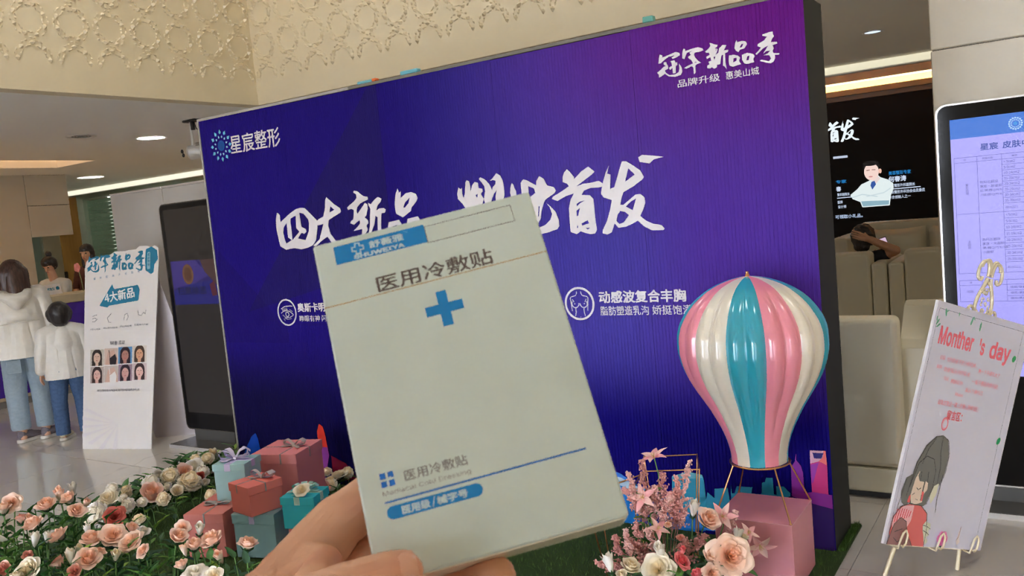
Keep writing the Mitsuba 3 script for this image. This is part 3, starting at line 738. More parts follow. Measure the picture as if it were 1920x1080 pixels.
# ---------------------------------------------------------------- balloon on its wire stand over the pink box
bxm = pmat("satin_pink", (228, 152, 164), 0.32, spec=0.5)
pb = thing("gift_box", "large plain satin pink box under the hot air balloon", "gift box")
pt = rbx(-1.24, -0.928, 3.212, 3.518, 0.012, 0.294, 0.004, 2)
obj("body", mikit.ply(pt, bxm, smooth=30), pb)
obj("lid_seam", mikit.ply(cat([bx(-1.2405, -0.9275, 3.2115, 3.213, 0.2915, 0.293), bx(-0.929, -0.9275, 3.212, 3.518, 0.2915, 0.293)]), pmat("satin_edge", (236, 188, 194), 0.3)), pb)
BCX, BCY = -1.085, 3.363
ba = thing("hot_air_balloon", "glossy pink, white and teal hot air balloon ornament on gold wire legs", "balloon")
prof = [(0.112, 0.498), (0.113, 0.53), (0.122, 0.575), (0.139, 0.625), (0.162, 0.675), (0.188, 0.725), (0.218, 0.775), (0.248, 0.825), (0.272, 0.875), (0.288, 0.925), (0.296, 0.975),
        (0.295, 1.02), (0.285, 1.065), (0.265, 1.105), (0.237, 1.145), (0.200, 1.18), (0.155, 1.21), (0.105, 1.232), (0.055, 1.247), (0.006, 1.254)]
PR = np.array(prof)
from scipy.interpolate import PchipInterpolator
tt = np.linspace(0, len(PR) - 1, 70)
rr_, zz_ = PchipInterpolator(np.arange(len(PR)), PR[:, 0])(tt), PchipInterpolator(np.arange(len(PR)), PR[:, 1])(tt)
NG = 24          # bulging gores, a colour for every second pair
cols = {"teal": pmat("balloon_teal", (48, 166, 192), 0.12, spec=0.6, clear=1.0), "pink": pmat("balloon_pink", (244, 150, 172), 0.14, spec=0.6, clear=1.0), "white": pmat("balloon_white", (240, 234, 222), 0.14, spec=0.6, clear=1.0)}
order = ["teal", "pink", "white"]
view = math.atan2(-BCY, -BCX)      # azimuth of the side that faces the hall
TB = view + math.radians(-5)
for gI in range(12):
    name = order[gI % 3] if True else None
    P = []
    for r0, z in zip(rr_, zz_):
        row = []
        for q in np.linspace(0, 1, 19):
            ph = q * 2 % 1 if q < 1 else 1.0
            ang = TB + (gI - 0.5 + q) * 2 * PI / 12
            bulge = (1 - abs(2 * (q * 2 - math.floor(min(q * 2, 1.999))) - 1) ** 2)
            amp = 0.045 * smooth_amp(r0) if False else 0.065 * min(1.0, max(0.0, (r0 - 0.118) / 0.1))
            row.append([BCX + r0 * (1 - amp + amp * bulge) * math.cos(ang), BCY + r0 * (1 - amp + amp * bulge) * math.sin(ang), z])
        P.append(row)
    m = grid_mesh(P)
    m.invert() if False else None
    obj("gore", mikit.ply(m, cols[name], smooth=50), ba)
obj("inner_lining", mikit.ply(moved(lathe([(0.002, 0.6), (0.10, 0.55), (0.108, 0.503)], 32), BCX, BCY, 0), cols["white"], smooth=40), ba)
obj("finial", mikit.ply(moved(lathe([(0, 0), (0.009, 0.0), (0.01, 0.006), (0.006, 0.012), (0.007, 0.02), (0, 0.022)], 12), BCX, BCY, 1.252), GOLD, smooth=40), ba)
sta = thing("balloon_stand", "gold wire stand, ring and four legs, carrying the balloon over the pink box", "wire stand")
obj("ring", mikit.ply(tube([(BCX + 0.118 * math.cos(a), BCY + 0.118 * math.sin(a), 0.494) for a in np.linspace(0, 2 * PI, 49)[:-1]], 0.0042, 8, True), GOLD, smooth=40), sta)
for sx, sy in ((-1, -1), (1, -1), (1, 1), (-1, 1)):
    a = math.atan2(sy, sx)
    top = (BCX + 0.118 * math.cos(a), BCY + 0.118 * math.sin(a), 0.494)
    bot = (-1.084 + sx * 0.150, 3.365 + sy * 0.147, 0.297)
    obj("leg", mikit.ply(cat([tube([top, bot], 0.0035, 8), ellipsoid(bot, (0.006, 0.006, 0.004), 2)]), GOLD, smooth=40), sta)
# ---------------------------------------------------------------- standing display kiosks
def rrect(x0, x1, y0, y1, r):
    return sbox(x0 + r, y0 + r, x1 - r, y1 - r).buffer(r, quad_segs=6)


SCRGLASS = mat("screen_glass", principled(lin(12, 12, 13), 0.08, 0.22))
VIDEOB = mat("video_black", principled(lin(13, 13, 14), 0.45, 0.2))
SILVER = mat("silver_rim", principled(lin(225, 225, 225), 0.22, 0.5, 0.55))
PLATE = pmat("kiosk_plate", (74, 72, 68), 0.25, spec=0.5)


def kiosk(x0, y, label, art_name, layers, emission, z0=0.1, rim=SILVER):
    w, h = 0.64, 1.902
    t = thing("display_kiosk", label, "display kiosk")
    M = frame((x0, y, 0), (1, 0, 0), (0, 0, 1))
    outer, inner = rrect(0, w, z0, h, 0.047), rrect(0.008, w - 0.008, z0 + 0.008, h - 0.008, 0.04)
    obj("rim", mikit.ply(extrude(outer.difference(inner), 0.055, M, -0.055), rim, smooth=40), t)
    obj("housing", mikit.ply(extrude(inner, 0.046, M, -0.052), BLACK), t)
    obj("glass", mikit.ply(extrude(inner, 0.0035, M, -0.006), SCRGLASS), t)
    k = obj(art_name, art_shape(layers, M @ frame((0, 0, -0.0018), (1, 0, 0), (0, 1, 0)), 0.0001, bsdf=emission), t)
    obj("foot_plate", mikit.ply(rbx(x0 - 0.02, x0 + w + 0.02, y - 0.16, y + 0.07, 0.0, 0.028, 0.004, 1), PLATE), t)
    obj("foot_edge", mikit.ply(bx(x0 - 0.022, x0 + w + 0.022, y - 0.163, y - 0.16, 0.0, 0.026), SILVER), t)
    obj("neck", mikit.ply(bx(x0 + 0.08, x0 + w - 0.08, y + 0.012, y + 0.05, 0.028, z0 + 0.02), PLATE), t)
    return t


# screens give off light: emission is carried by a colour per vertex
def glow(c, s=1.0):
    return tuple(c)


ink = (24, 44, 120)
LX = 0.507        # shift from world x to the screen's own x
tbl = [(sbox(0.058, 0.63, 0.582, 1.828), (166, 160, 246)), (sbox(0.058, 1.739, 0.582, 1.828), (22, 104, 206))]
ems = []
for rr__, n__, s__ in ((0.025, 16, 0.0042), (0.0165, 14, 0.0028)):
    ems += [Point(0.320 + rr__ * math.cos(2 * PI * i / n__), 1.780 + rr__ * math.sin(2 * PI * i / n__)).buffer(s__, quad_segs=2) for i in range(n__)]
tbl += [(unary_union(ems), (170, 205, 245)), (Point(0.320, 1.780).buffer(0.008), (40, 140, 220))]
tbl += [(unary_union([text_at("星宸", 0.178, 1.675, 0.072, 0.032, 0.02), text_at("皮肤中心", 0.266, 1.675, 0.145, 0.032, 0.02)]), (16, 52, 150))]
rows_top = [1.651, 1.628] + [1.603 - 0.0249 * i for i in range(8)] + [1.391, 1.361, 1.334, 1.305, 1.275, 1.248, 1.218, 1.188, 1.161, 1.114]
lw = 0.0016
ln_ = [line([(0.070, z), (0.572, z)], lw) for z in (1.651, 1.628, 1.391, 1.114)] + [line([(0.261, z), (0.572, z)], lw) for z in rows_top]
ln_ += [line([(x, 1.651), (x, 1.114)], lw) for x in (0.070, 0.163, 0.261, 0.42, 0.572)]
ln_ += [line([(0.070, z), (0.572, z)], lw) for z in (1.081, 1.058, 0.981)] + [line([(0.262, z), (0.572, z)], lw) for z in (1.031, 1.006)] + [line([(x, 1.081), (x, 0.981)], lw) for x in (0.070, 0.163, 0.262, 0.42, 0.572)]
tbl += [(unary_union(ln_), (66, 62, 150))]
sizes = ["< 5cm2", "5-9cm2", "10-14cm2", "15-19cm2", "20-24cm2", "25-29cm2", "30-34cm2", "35-39cm2", "40cm2以上"]
tx = []
for tops in (rows_top[1:11], rows_top[10:]):
    for s_, a, b in zip(sizes, tops, tops[1:]):
        m_ = (a + b) / 2
        g_ = text_at(s_, 0.268, m_ - 0.006, 0.0078 * len(s_) * 0.95, 0.012, 0.0, 60)
        tx.append(g_)
        if not s_.endswith("上"):
            tx.append(text_at("单次", 0.345, m_ - 0.006, 0.024, 0.0115, 0.0, 60))
tx += [text_at("项", 0.108, 1.634, 0.010, 0.010, 0, 60), text_at("的服方案", 0.185, 1.634, 0.042, 0.010, 0, 60), text_at("单项", 0.30, 1.634, 0.022, 0.010, 0, 60)]
for zc, lines_ in ((1.525, ("热玛吉超炫", "黑肤·超雀斑", "红黑眉Q片X", "/祛斑Q片X")), (1.262, ("热玛吉超炫", "黑肤·大面积", "黑眉Q片X/祛", "小面积"))):
    for i, s_ in enumerate(lines_):
        tx.append(text_at(s_, 0.171, zc - 0.0195 * i, 0.0145 * len(s_), 0.013, 0, 60))
for zc, s_ in ((1.519, "雀斑色斑"), (1.255, "太田痣")):
    for i, ch in enumerate(s_):
        tx.append(text_at(ch, 0.112, zc - 0.0135 * i, 0.012, 0.012, 0, 60))
tx += [text_at("项", 0.112, 1.066, 0.010, 0.009, 0, 60)] + [text_at("祛斑/黑眉", 0.275, z, 0.06, 0.012, 0, 60) for z in (1.039, 1.013, 0.988)] + [text_at("祛除", 0.10, 1.022, 0.026, 0.012, 0, 60)]
tbl += [(unary_union(tx), (52, 46, 120))]


def screen_material(name, k):
    return mat(name, {"type": "twosided", "bsdf": {"type": "diffuse", "reflectance": {"type": "mesh_attribute", "name": "vertex_color"}}})


def emissive_art(name, layers, M, t, parent, s=1.0, w=0.05):
    """Lit screen picture: one sub-mesh per colour, each giving off its own light."""
    groups = {}
    for i, (g, c) in enumerate(layers):
        m = extrude(g, t * 0.8, M, t * (0.3 + i))
        if m is not None:
            groups.setdefault(tuple(c), []).append(m)
    for c, ms in groups.items():
        obj(name, mikit.ply(cat(ms), BLACK, emitter=emit(lin(*c), s, w)), parent)


kr = kiosk(-0.507, 4.47, "lit display kiosk at the right showing a lilac price table behind the poster easel", "bezel_print", [(sbox(0.03, 0.2, 0.033, 0.205), (40, 40, 44))], PRINT)
emissive_art("screen_image", tbl, frame((-0.507, 4.47, 0), (1, 0, 0), (0, 0, 1)) @ frame((0, 0, -0.0022), (1, 0, 0), (0, 1, 0)), 0.00015, kr, 1.0)
kl = kiosk(-5.955, 4.14, "dark display kiosk half hidden behind the left edge of the backdrop", "bezel_print", [(sbox(0.03, 0.2, 0.033, 0.205), (30, 30, 32))], PRINT, 0.112, pmat("dark_rim", (70, 64, 58), 0.3, spec=0.5))
ox_ = 5.955
scr = [(sbox(0.045, 0.25, 0.6, 1.855), (40, 34, 27)), (sbox(0.055, 1.111, 0.59, 1.453), (44, 30, 112)), (Polygon([(0.055, 1.22), (0.2, 1.26), (0.59, 1.30), (0.59, 1.111), (0.055, 1.111)]), (22, 26, 128)),  # brown ground: the reflection on the dark glass, painted as a dim glow
       (Polygon([(0.07, 1.453), (0.36, 1.453), (0.50, 1.33), (0.3, 1.27), (0.06, 1.24)]), (66, 50, 140)), (affinity.scale(Point(0.256, 1.346).buffer(0.07), 0.95, 1.12), (126, 84, 50)), (affinity.scale(Point(0.256, 1.346).buffer(0.05), 0.9, 1.12), (100, 64, 44)),
       (Polygon([(0.42, 1.453), (0.59, 1.453), (0.59, 1.25), (0.53, 1.30), (0.46, 1.36)]), (84, 58, 54)), (Polygon([(0.50, 1.26), (0.56, 1.29), (0.58, 1.18), (0.52, 1.17)]), (96, 34, 46)),
       (unary_union([text_at("扫黑除恶", 0.105, 1.187, 0.35, 0.062, 0.01)]), (12, 10, 34)), (unary_union([text_at("人人", 0.45, 1.60, 0.11, 0.045, 0.01), text_at("扫除", 0.23, 1.465, 0.12, 0.04, 0.01), text_at("黑恶", 0.43, 1.475, 0.13, 0.04, 0.01)]), (26, 22, 18))]
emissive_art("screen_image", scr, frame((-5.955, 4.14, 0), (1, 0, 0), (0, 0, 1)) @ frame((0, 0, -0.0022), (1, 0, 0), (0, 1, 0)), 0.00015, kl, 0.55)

# blank display boards standing behind the left kiosk
for x0, x1, lab in ((-7.31, -6.55, "blank pale grey display board standing behind the die-cut promotion stand"), (-6.535, -5.72, "blank pale grey display board standing behind the dark kiosk")):
    t = thing("display_board", lab, "display board")
    obj("sheet", mikit.ply(rbx(x0, x1, 4.60, 4.615, 0.03, 2.075, 0.002, 1), pmat("board_sheet", (200, 197, 194), 0.35, spec=0.4)), t)
    obj("top_rail", mikit.ply(rbx(x0 - 0.003, x1 + 0.003, 4.595, 4.62, 2.07, 2.09, 0.003, 1), SILVER), t)
    obj("foot", mikit.ply(rbx(x0, x1, 4.50, 4.70, 0.0, 0.03, 0.004, 1), SILVER), t)

# ---------------------------------------------------------------- promotion stand with the die-cut top
SO, SX, SY, SN = np.array([-6.7738, 3.7287, 0.0]), np.array([0.80371, 0.58454, -0.11122]), np.array([0.03295, 0.14291, 0.98919]), np.array([0.59411, -0.79868, 0.0956])
SX = np.array([1.163, 0.308, 0.0])       # the foot stands level on the floor
SN = unit(np.cross(SX, SY))
MS = frame(SO, SX, SY, SN)
ps = thing("promotion_stand", "white die-cut promotion stand with teal brush lettering and eight small photographs", "promotion stand")
sil = Polygon([(0, 0), (0.572, 0), (0.602, 1.40), (0.606, 1.49), (0.60, 1.585), (0.567, 1.61), (0.545, 1.595), (0.50, 1.612), (0.44, 1.615), (0.42, 1.59), (0.36, 1.59), (0.33, 1.585), (0.24, 1.585), (0.2, 1.565), (0.14, 1.56), (0.1, 1.545), (0.04, 1.55), (0.005, 1.53), (-0.012, 1.47), (-0.008, 1.40)]).buffer(0.006).buffer(-0.006)
CARD = pmat("white_card", (236, 232, 232), 0.45, spec=0.35)
obj("panel", mikit.ply(extrude(sil, 0.008, MS, -0.008), CARD), ps)
# rear strut, leaning against the panel
zt = 1.40
topb, topc = SO + SX * 0.1 + SY * zt - SN * 0.01, SO + SX * 0.575 + SY * zt - SN * 0.01
fa, fb = np.array([-6.42, 4.16, 0.0]), np.array([-5.985, 4.475, 0.0]) * np.array([1, 0.99, 1])
th = -SN * 0.006
v = [topb, topc, fb, fa]
m = trimesh.convex.convex_hull(np.array(v + [q + th for q in v]))
obj("rear_strut", mikit.ply(m, pmat("strut_card", (208, 200, 206), 0.5)), ps)


def season_on(x0, y0, w, h):
    g = unary_union(brush(SEASON))
    a, b, c, d = g.bounds
    return affinity.affine_transform(g, [w / (c - a), 0, 0, h / (d - b), x0 - a * w / (c - a), y0 - b * h / (d - b)])


TEAL = (38, 112, 140)
GREYT = (110, 110, 120)
lay = [(season_on(0.008, 1.415, 0.485, 0.165), TEAL),
       (Polygon([(0.505, 1.58), (0.545, 1.595), (0.585, 1.565), (0.592, 1.50), (0.565, 1.46), (0.56, 1.40), (0.545, 1.39), (0.505, 1.42), (0.50, 1.50)]).buffer(0.006), TEAL),
       (rrect(0.512, 0.537, 1.425, 1.56, 0.008), (150, 190, 200)), (unary_union([text_at(ch, 0.516, 1.53 - 0.0265 * i, 0.017, 0.021, 0.01, 60) for i, ch in enumerate("星宸整形")]), TEAL),
       (unary_union([text_at(ch, 0.068 + 0.0525 * i, 1.372 + 0.0046 * i, 0.016, 0.018, 0.01, 60) for i, ch in enumerate("重庆医美升级惠美")]), (150, 165, 185))]
new = affinity.rotate(unary_union([text_at("4大新品", 0.165, 1.19, 0.25, 0.085, 0.03)]), 8, origin=(0.28, 1.22))
lay += [(Polygon([(0.122, 1.158), (0.225, 1.325), (0.245, 1.285), (0.44, 1.305), (0.455, 1.265), (0.445, 1.18), (0.205, 1.155), (0.19, 1.14)]), TEAL), (new, (240, 238, 240))]
ik = [line([(0.065, 1.075), (0.10, 1.085)], 0.004), line([(0.067, 1.055), (0.085, 1.062), (0.105, 1.05), (0.085, 1.03), (0.067, 1.032)], 0.004), line([(0.225, 1.09), (0.19, 1.055), (0.205, 1.02), (0.222, 1.02)], 0.004),
      line([(0.33, 1.03), (0.335, 1.07), (0.355, 1.085), (0.367, 1.06), (0.355, 1.03)], 0.003), line([(0.445, 1.10), (0.45, 1.065), (0.475, 1.06), (0.49, 1.085), (0.505, 1.07), (0.51, 1.10)], 0.003)]
lay.append((unary_union(ik), (120, 116, 124)))
for x_, w_2, s_ in ((0.048, 0.088, "奥斯卡明眸"), (0.160, 0.118, "韩式仿生动态鼻"), (0.299, 0.098, "芭比青春颜"), (0.421, 0.11, "动感复合丰胸")):
    lay.append((text_at(s_, x_, 0.962 + (x_ - 0.048) * 0.05, w_2, 0.014, 0.0, 60), GREYT))
lay.append((unary_union([text_at("明星", 0.222, 0.835, 0.06, 0.03, 0.0, 60), text_at("见证", 0.29, 0.838, 0.055, 0.03, 0.0, 60)]), (90, 88, 96)))
lay.append((text_at("现场咨询互动有好礼即可领取精美小礼品", 0.119, 0.462, 0.35, 0.018, 0.0, 60), (96, 94, 104)))
for i in range(7):
    a0 = 0.28 + 0.35 * i
    lay.append((Polygon([(0.30, 0.20), (0.30 + 0.34 * math.cos(a0 + 2.2), 0.20 + 0.22 * math.sin(a0 + 2.2)), (0.30 + 0.34 * math.cos(a0 + 2.32), 0.20 + 0.22 * math.sin(a0 + 2.32))]).intersection(sil), (231, 226, 231)))
obj("print", art_shape(lay, MS, 0.0003), ps)
skin_c = [(222, 190, 172), (206, 170, 155), (176, 124, 112), (212, 160, 128), (232, 190, 182), (214, 180, 165), (216, 170, 165), (238, 196, 190)]
hair_c = [(46, 38, 34), (60, 46, 42), (40, 26, 34), (70, 52, 44), (54, 40, 40), (70, 56, 52), (44, 30, 40), (60, 44, 46)]
bg_c = [(196, 190, 180), (214, 192, 180), (92, 140, 186), (222, 212, 204), (190, 176, 172), (204, 190, 184), (150, 126, 140), (214, 196, 200)]
for i in range(8):
    cx, cy = 0.052 + 0.118 * (i % 4) + 0.003 * (i // 4), (0.672 if i < 4 else 0.532) + 0.0055 * (i % 4)
    w2, h2 = 0.114, 0.132
    R0 = sbox(cx, cy, cx + w2, cy + h2)
    L = [(R0, bg_c[i])]
    fx, fy = cx + w2 / 2, cy + h2 * 0.52
    E = lambda x, y, a, b: affinity.scale(Point(x, y).buffer(1, quad_segs=6), a, b)
    if i % 4 == 1:     # figure prints: shoulder and neckline
        L += [(Polygon([(cx + 0.01, cy), (cx + 0.03, cy + 0.1), (cx + 0.08, cy + 0.12), (cx + w2, cy + 0.05), (cx + w2, cy)]), skin_c[i]),
              (Polygon([(cx + 0.05, cy), (cx + 0.045, cy + 0.05), (cx + 0.09, cy + 0.085), (cx + 0.105, cy + 0.05), (cx + 0.10, cy)]), (36, 30, 34) if i == 1 else (240, 236, 236)),
              (line([(cx + 0.05, cy + 0.05), (cx + 0.04, cy + 0.115)], 0.004), (36, 30, 34) if i == 1 else (240, 236, 236))]
    else:
        L += [(E(fx, fy + 0.008, 0.042, 0.06).union(sbox(fx - 0.042, cy, fx + 0.042, fy)).intersection(R0), hair_c[i]), (E(fx, fy - 0.006, 0.029, 0.043), skin_c[i]), (sbox(fx - 0.013, cy, fx + 0.013, cy + 0.03), skin_c[i]),
              (unary_union([line([(fx - 0.017, fy + 0.006), (fx - 0.007, fy + 0.007)], 0.003), line([(fx + 0.017, fy + 0.006), (fx + 0.007, fy + 0.007)], 0.003)]), (50, 34, 32)), (E(fx, fy - 0.026, 0.008, 0.003), (176, 84, 84)), (line([(fx, fy), (fx - 0.002, fy - 0.012)], 0.002), (170, 130, 116))]
    obj("photo", art_shape(L, MS, 0.0003), ps)

# ---------------------------------------------------------------- poster on the scrolled easel
PO, PX, PY, PN = np.array([-0.6081, 3.2538, 0.25]), np.array([0.44491, 0.84036, -0.30958]), np.array([0.21357, 0.23615, 0.94796]), np.array([0.86974, -0.48787, -0.07442])
PN = unit(np.cross(PX, PY))
MP = frame(PO, PX, PY, PN)
pw_, ph_ = 0.608, 0.926
po = thing("poster_board", "pale foam board poster lettered in pink, leaning on the cream scrolled easel", "poster")
obj("board", mikit.ply(extrude(sbox(0, 0, pw_, ph_), 0.012, MP, -0.012), pmat("foam_board", (226, 226, 236), 0.55)), po)
obj("edge", mikit.ply(extrude(sbox(pw_, 0, pw_ + 0.0006, ph_), 0.012, MP, -0.012), pmat("foam_edge", (226, 212, 200), 0.7)), po)
PB = (212, 212, 232)
R_2 = np.random.default_rng(5)
fr = [line([(0.018, 0.899), (0.565, 0.899)], 0.0016), line([(0.016, 0.899), (0.016, 0.1)], 0.0012), line([(0.563, 0.899), (0.563, 0.02)], 0.0012), line([(0.016, 0.1), (0.04, 0.075)], 0.0012)]
pl = [(sbox(0.0005, 0.0005, pw_ - 0.0005, ph_ - 0.0005), PB), (unary_union(fr), (120, 124, 150))]
leafs = []
for x_, y_, a_, s_ in ((0.058, 0.890, -70, 1.1), (0.066, 0.896, 40, .6), (0.138, 0.895, -80, .6), (0.222, 0.884, -105, 1.2), (0.234, 0.896, -50, .6), (0.281, 0.872, -90, 1.3), (0.022, 0.848, 60, 1.0), (0.030, 0.836, 40, .9), (0.014, 0.860, 90, .7)):
    leafs.append(affinity.translate(affinity.rotate(affinity.scale(Point(0, 0).buffer(1, quad_segs=4), 0.014 * s_, 0.0042 * s_), a_, origin=(0, 0)), x_, y_))
pl += [(unary_union(leafs), (96, 158, 134)), (affinity.rotate(affinity.scale(Point(0.541, 0.784).buffer(1, quad_segs=5), 0.015, 0.011), 60), (62, 150, 96)), (affinity.rotate(affinity.scale(Point(0.561, 0.449).buffer(1, quad_segs=5), 0.016, 0.011), 60), (48, 150, 98)),
       (line([(0.555, 0.438), (0.567, 0.461)], 0.002), (30, 100, 66))]
PINKT = (226, 112, 132)
pl += [(unary_union([text_at("Monther", 0.047, 0.768, 0.214, 0.070, 0.035, 90, True), text_at("'s", 0.300, 0.766, 0.036, 0.063, 0.035, 90, True), text_at("day", 0.372, 0.748, 0.137, 0.084, 0.035, 90, True)]), PINKT)]
tp = [("妈妈", 0.082, 0.714, 0.030, 0.0175), ("当你的孩子还小的时候，", 0.125, 0.7125, 0.185, 0.0175), ("我一下子就长大了", 0.33, 0.697, 0.142, 0.0165), ("妈妈", 0.074, 0.679, 0.030, 0.0155), ("你是我永远的家长", 0.118, 0.674, 0.165, 0.0175), ("一辈子都是你的妈妈", 0.305, 0.651, 0.17, 0.0185),
      ("可以", 0.13, 0.641, 0.03, 0.0145), ("照顾好你", 0.175, 0.636, 0.075, 0.0155), ("我为了做自己", 0.275, 0.615, 0.112, 0.0155), ("Mum", 0.220, 0.592, 0.046, 0.013), ("谢谢您是这一路上的细心陪伴我们", 0.127, 0.548, 0.255, 0.019)]
pl += [(unary_union([text_at(s_, x_, y_, w__, h__, 0.0, 60) for s_, x_, y_, w__, h__ in tp]), (232, 140, 160)), (text_at("留言区：", 0.198, 0.497, 0.095, 0.036, 0.01, 80), (216, 78, 96))]
pl += [(affinity.scale(Point(0.197, 0.479).buffer(0.02).difference(Point(0.197, 0.479).buffer(0.0155)), 1, 1.3), (232, 128, 150)), (affinity.translate(affinity.scale(Point(0, 0).buffer(0.0145).difference(Point(0, 0).buffer(0.0125)), 1, 1.3), 0.199, 0.479), (240, 170, 185))]
# the drawing: a grown-up hugging a child
H_ = (112, 110, 104)
def PZ(*q):      # outline points of the drawing, in millimetres on the board
    return affinity.scale(Polygon(q), 0.001, 0.001, origin=(0, 0)).buffer(0)
DR = [
    (PZ((50, 200), (70, 330), (105, 400), (150, 438), (190, 446), (228, 430), (250, 380), (252, 310), (236, 255), (205, 215), (150, 190)), H_),
    (PZ((205, 250), (232, 262), (228, 215), (206, 180), (190, 210)), (226, 224, 204)),
    (PZ((18, 215), (30, 268), (62, 285), (86, 275), (90, 190), (60, 160), (34, 175)), H_),
    (PZ((58, 236), (82, 330), (120, 360), (165, 352), (190, 310), (194, 240), (178, 176), (150, 160), (80, 168)), H_),
    (PZ((76, 206), (84, 268), (100, 300), (140, 268), (164, 258), (168, 232), (150, 212), (152, 182), (118, 172), (90, 176)), (232, 212, 196)),
    (PZ((104, 324), (98, 280), (110, 262), (138, 260), (166, 268), (176, 290), (160, 320), (130, 332)), H_),
    (PZ((140, 262), (147, 262), (143, 186), (138, 190)), (86, 80, 78)),
    (PZ((138, 225), (152, 222), (152, 188), (143, 186)), (226, 110, 110)),
    (PZ((68, 200), (76, 208), (82, 176), (64, 178)), (208, 92, 92)),
    (PZ((0, 60), (4, 120), (36, 160), (80, 172), (150, 170), (196, 142), (214, 80), (222, -20), (240, -60), (60, -60)), (214, 110, 108)),
    (PZ((0, 92), (20, 140), (56, 164), (112, 168), (112, 110), (90, 70), (30, 60)), (240, 190, 198)),
]
DR += [(PZ((12 + 13 * i, 96 + 4 * i), (18 + 13 * i, 98 + 4 * i), (24 + 13 * i, 150 + 3 * i - 0.6 * i * i), (18 + 13 * i, 148 + 3 * i - 0.6 * i * i)), (216, 96, 110)) for i in range(7)]
DR += [(PZ((2, -90), (0, 20), (18, 92), (48, 118), (84, 104), (104, 60), (150, 10), (190, -60), (214, -90)), (146, 106, 104)),
       (PZ((40, -20), (70, -30), (140, -90), (100, -90), (60, -60)), (124, 92, 112)),
       (PZ((186, 96), (200, 112), (232, 104), (238, 82), (226, 78), (236, 60), (222, 50), (236, 36), (226, 20), (214, 30), (204, 56), (192, 76)), (216, 218, 202))]
outl = [line([(a / 1000, b / 1000) for a, b in q], 0.0022) for q in (((50, 200), (70, 330), (105, 400), (150, 438), (190, 446), (228, 430), (250, 380), (252, 310), (236, 255)), ((58, 236), (82, 330), (120, 360), (165, 352), (190, 310), (194, 240), (178, 176)),
        ((0, 60), (4, 120), (36, 160), (80, 172), (150, 170), (196, 142), (214, 80), (222, -20)), ((2, -20), (0, 20), (18, 92), (48, 118), (84, 104), (104, 60), (150, 10), (190, -60)), ((150, 430), (120, 390), (102, 330)), ((190, 440), (196, 380), (214, 330), (216, 260)),
        ((30, 40), (56, 24), (84, 40)), ((28, 62), (70, 76)), ((188, 96), (214, 92), (236, 84)), ((194, 76), (220, 68), (236, 60)), ((100, 236), (112, 228), (124, 236)), ((84, 208), (94, 214)), ((108, 192), (120, 190)), ((110, 300), (112, 266)), ((150, 300), (156, 262)), ((240, 300), (236, 200), (244, 150)), ((30, 262), (22, 200), (12, 150)))]
DR.append((unary_union(outl), (62, 58, 60)))
DR = [(affinity.affine_transform(g, [1, 0, 0, 1, 0.012, -0.012]).intersection(sbox(0.001, 0.001, 0.607, 0.925)), c) for g, c in DR]
pl += DR
fl_ = unary_union([Point(0.335 + 0.018 * math.cos(a), 0.037 + 0.016 * math.sin(a)).buffer(0.016, quad_segs=4) for a in np.arange(6) * PI / 3])
pl += [(sbox(0.328, 0.002, 0.338, 0.03), (48, 120, 92)), (fl_, (238, 150, 206)), (unary_union([line([(0.335, 0.037), (0.335 + 0.028 * math.cos(a), 0.037 + 0.026 * math.sin(a))], 0.003) for a in np.arange(7) * 0.9]), (214, 84, 160)),
       (Polygon([(0.43, 0.06), (0.438, 0.09), (0.442, 0.04), (0.45, 0.03), (0.436, 0.015), (0.425, 0.03)]), (236, 224, 226)), (line([(0.438, 0.09), (0.436, 0.05), (0.428, 0.04)], 0.002), (150, 110, 110))]
k = obj("print", art_shape(pl, MP, 0.00012, PRINTMATT), po)
part_label(k, "pink lettering and a drawing of a grown-up hugging a child")

# the easel: cream wrought iron, a scrolled head over a vase-shaped panel, three legs and scrolled rests
IRON = pmat("cream_iron", (232, 222, 196), 0.4, spec=0.5)
ea = thing("easel", "cream wrought iron easel with scrolled head and filigree panel, carrying the poster", "easel")
ME = frame(PO + PX * 0.30 + PY * 0.915 - PN * 0.020, PX, PY, PN)
def on_easel(pts, r):
    p = np.array([[a, b, c if len(q) > 2 else 0.0] for q in pts for a, b, c in [(*q, 0.0)[:3]]], float)
    from scipy.interpolate import CubicSpline
    s = np.linspace(0, 1, len(p))
    d = CubicSpline(s, p)(np.linspace(0, 1, 8 * len(p)))
    d = d @ ME[:3, :3].T + ME[:3, 3]
    return tube(d, r, 8)
def sym(pts, r):
    return [on_easel(pts, r), on_easel([(-q[0],) + tuple(q[1:]) for q in pts], r)]
rods = []
rods += sym([(0.012, 0.155), (0.014, 0.185), (0.03, 0.21), (0.058, 0.205), (0.075, 0.175), (0.072, 0.145), (0.055, 0.135), (0.048, 0.150)], 0.0062)
rods += sym([(0.004, 0.165), (-0.004, 0.20), (-0.024, 0.218), (-0.05, 0.205), (-0.058, 0.185)], 0.0055)
rods += sym([(0.012, 0.15), (0.022, 0.12), (0.04, 0.085), (0.052, 0.045), (0.048, 0.01), (0.03, -0.02)], 0.0065)
rods += sym([(0.03, -0.02), (0.05, 0.012), (0.075, 0.028), (0.09, 0.012), (0.082, -0.004), (0.072, 0.004)], 0.0058)
obj("scroll", mikit.ply(cat(rods), IRON, smooth=50), ea)
fil = []
R3 = np.random.default_rng(11)
for k in range(26):
    y_ = R3.uniform(0.0, 0.14)
    wmax = 0.036 * (1 - max(0, y_ - 0.05) / 0.13) + 0.004
    x_, r_ = R3.uniform(-wmax, wmax), R3.uniform(0.007, 0.012)
    a0 = R3.uniform(0, 6.28)
    fil.append(on_easel([(x_ + r_ * (1 - 0.1 * i) * math.cos(a0 + i * 0.8), y_ + r_ * (1 - 0.1 * i) * math.sin(a0 + i * 0.8)) for i in range(7)], 0.0026))
obj("filigree", mikit.ply(cat(fil), IRON, smooth=50), ea)
up_ = PY
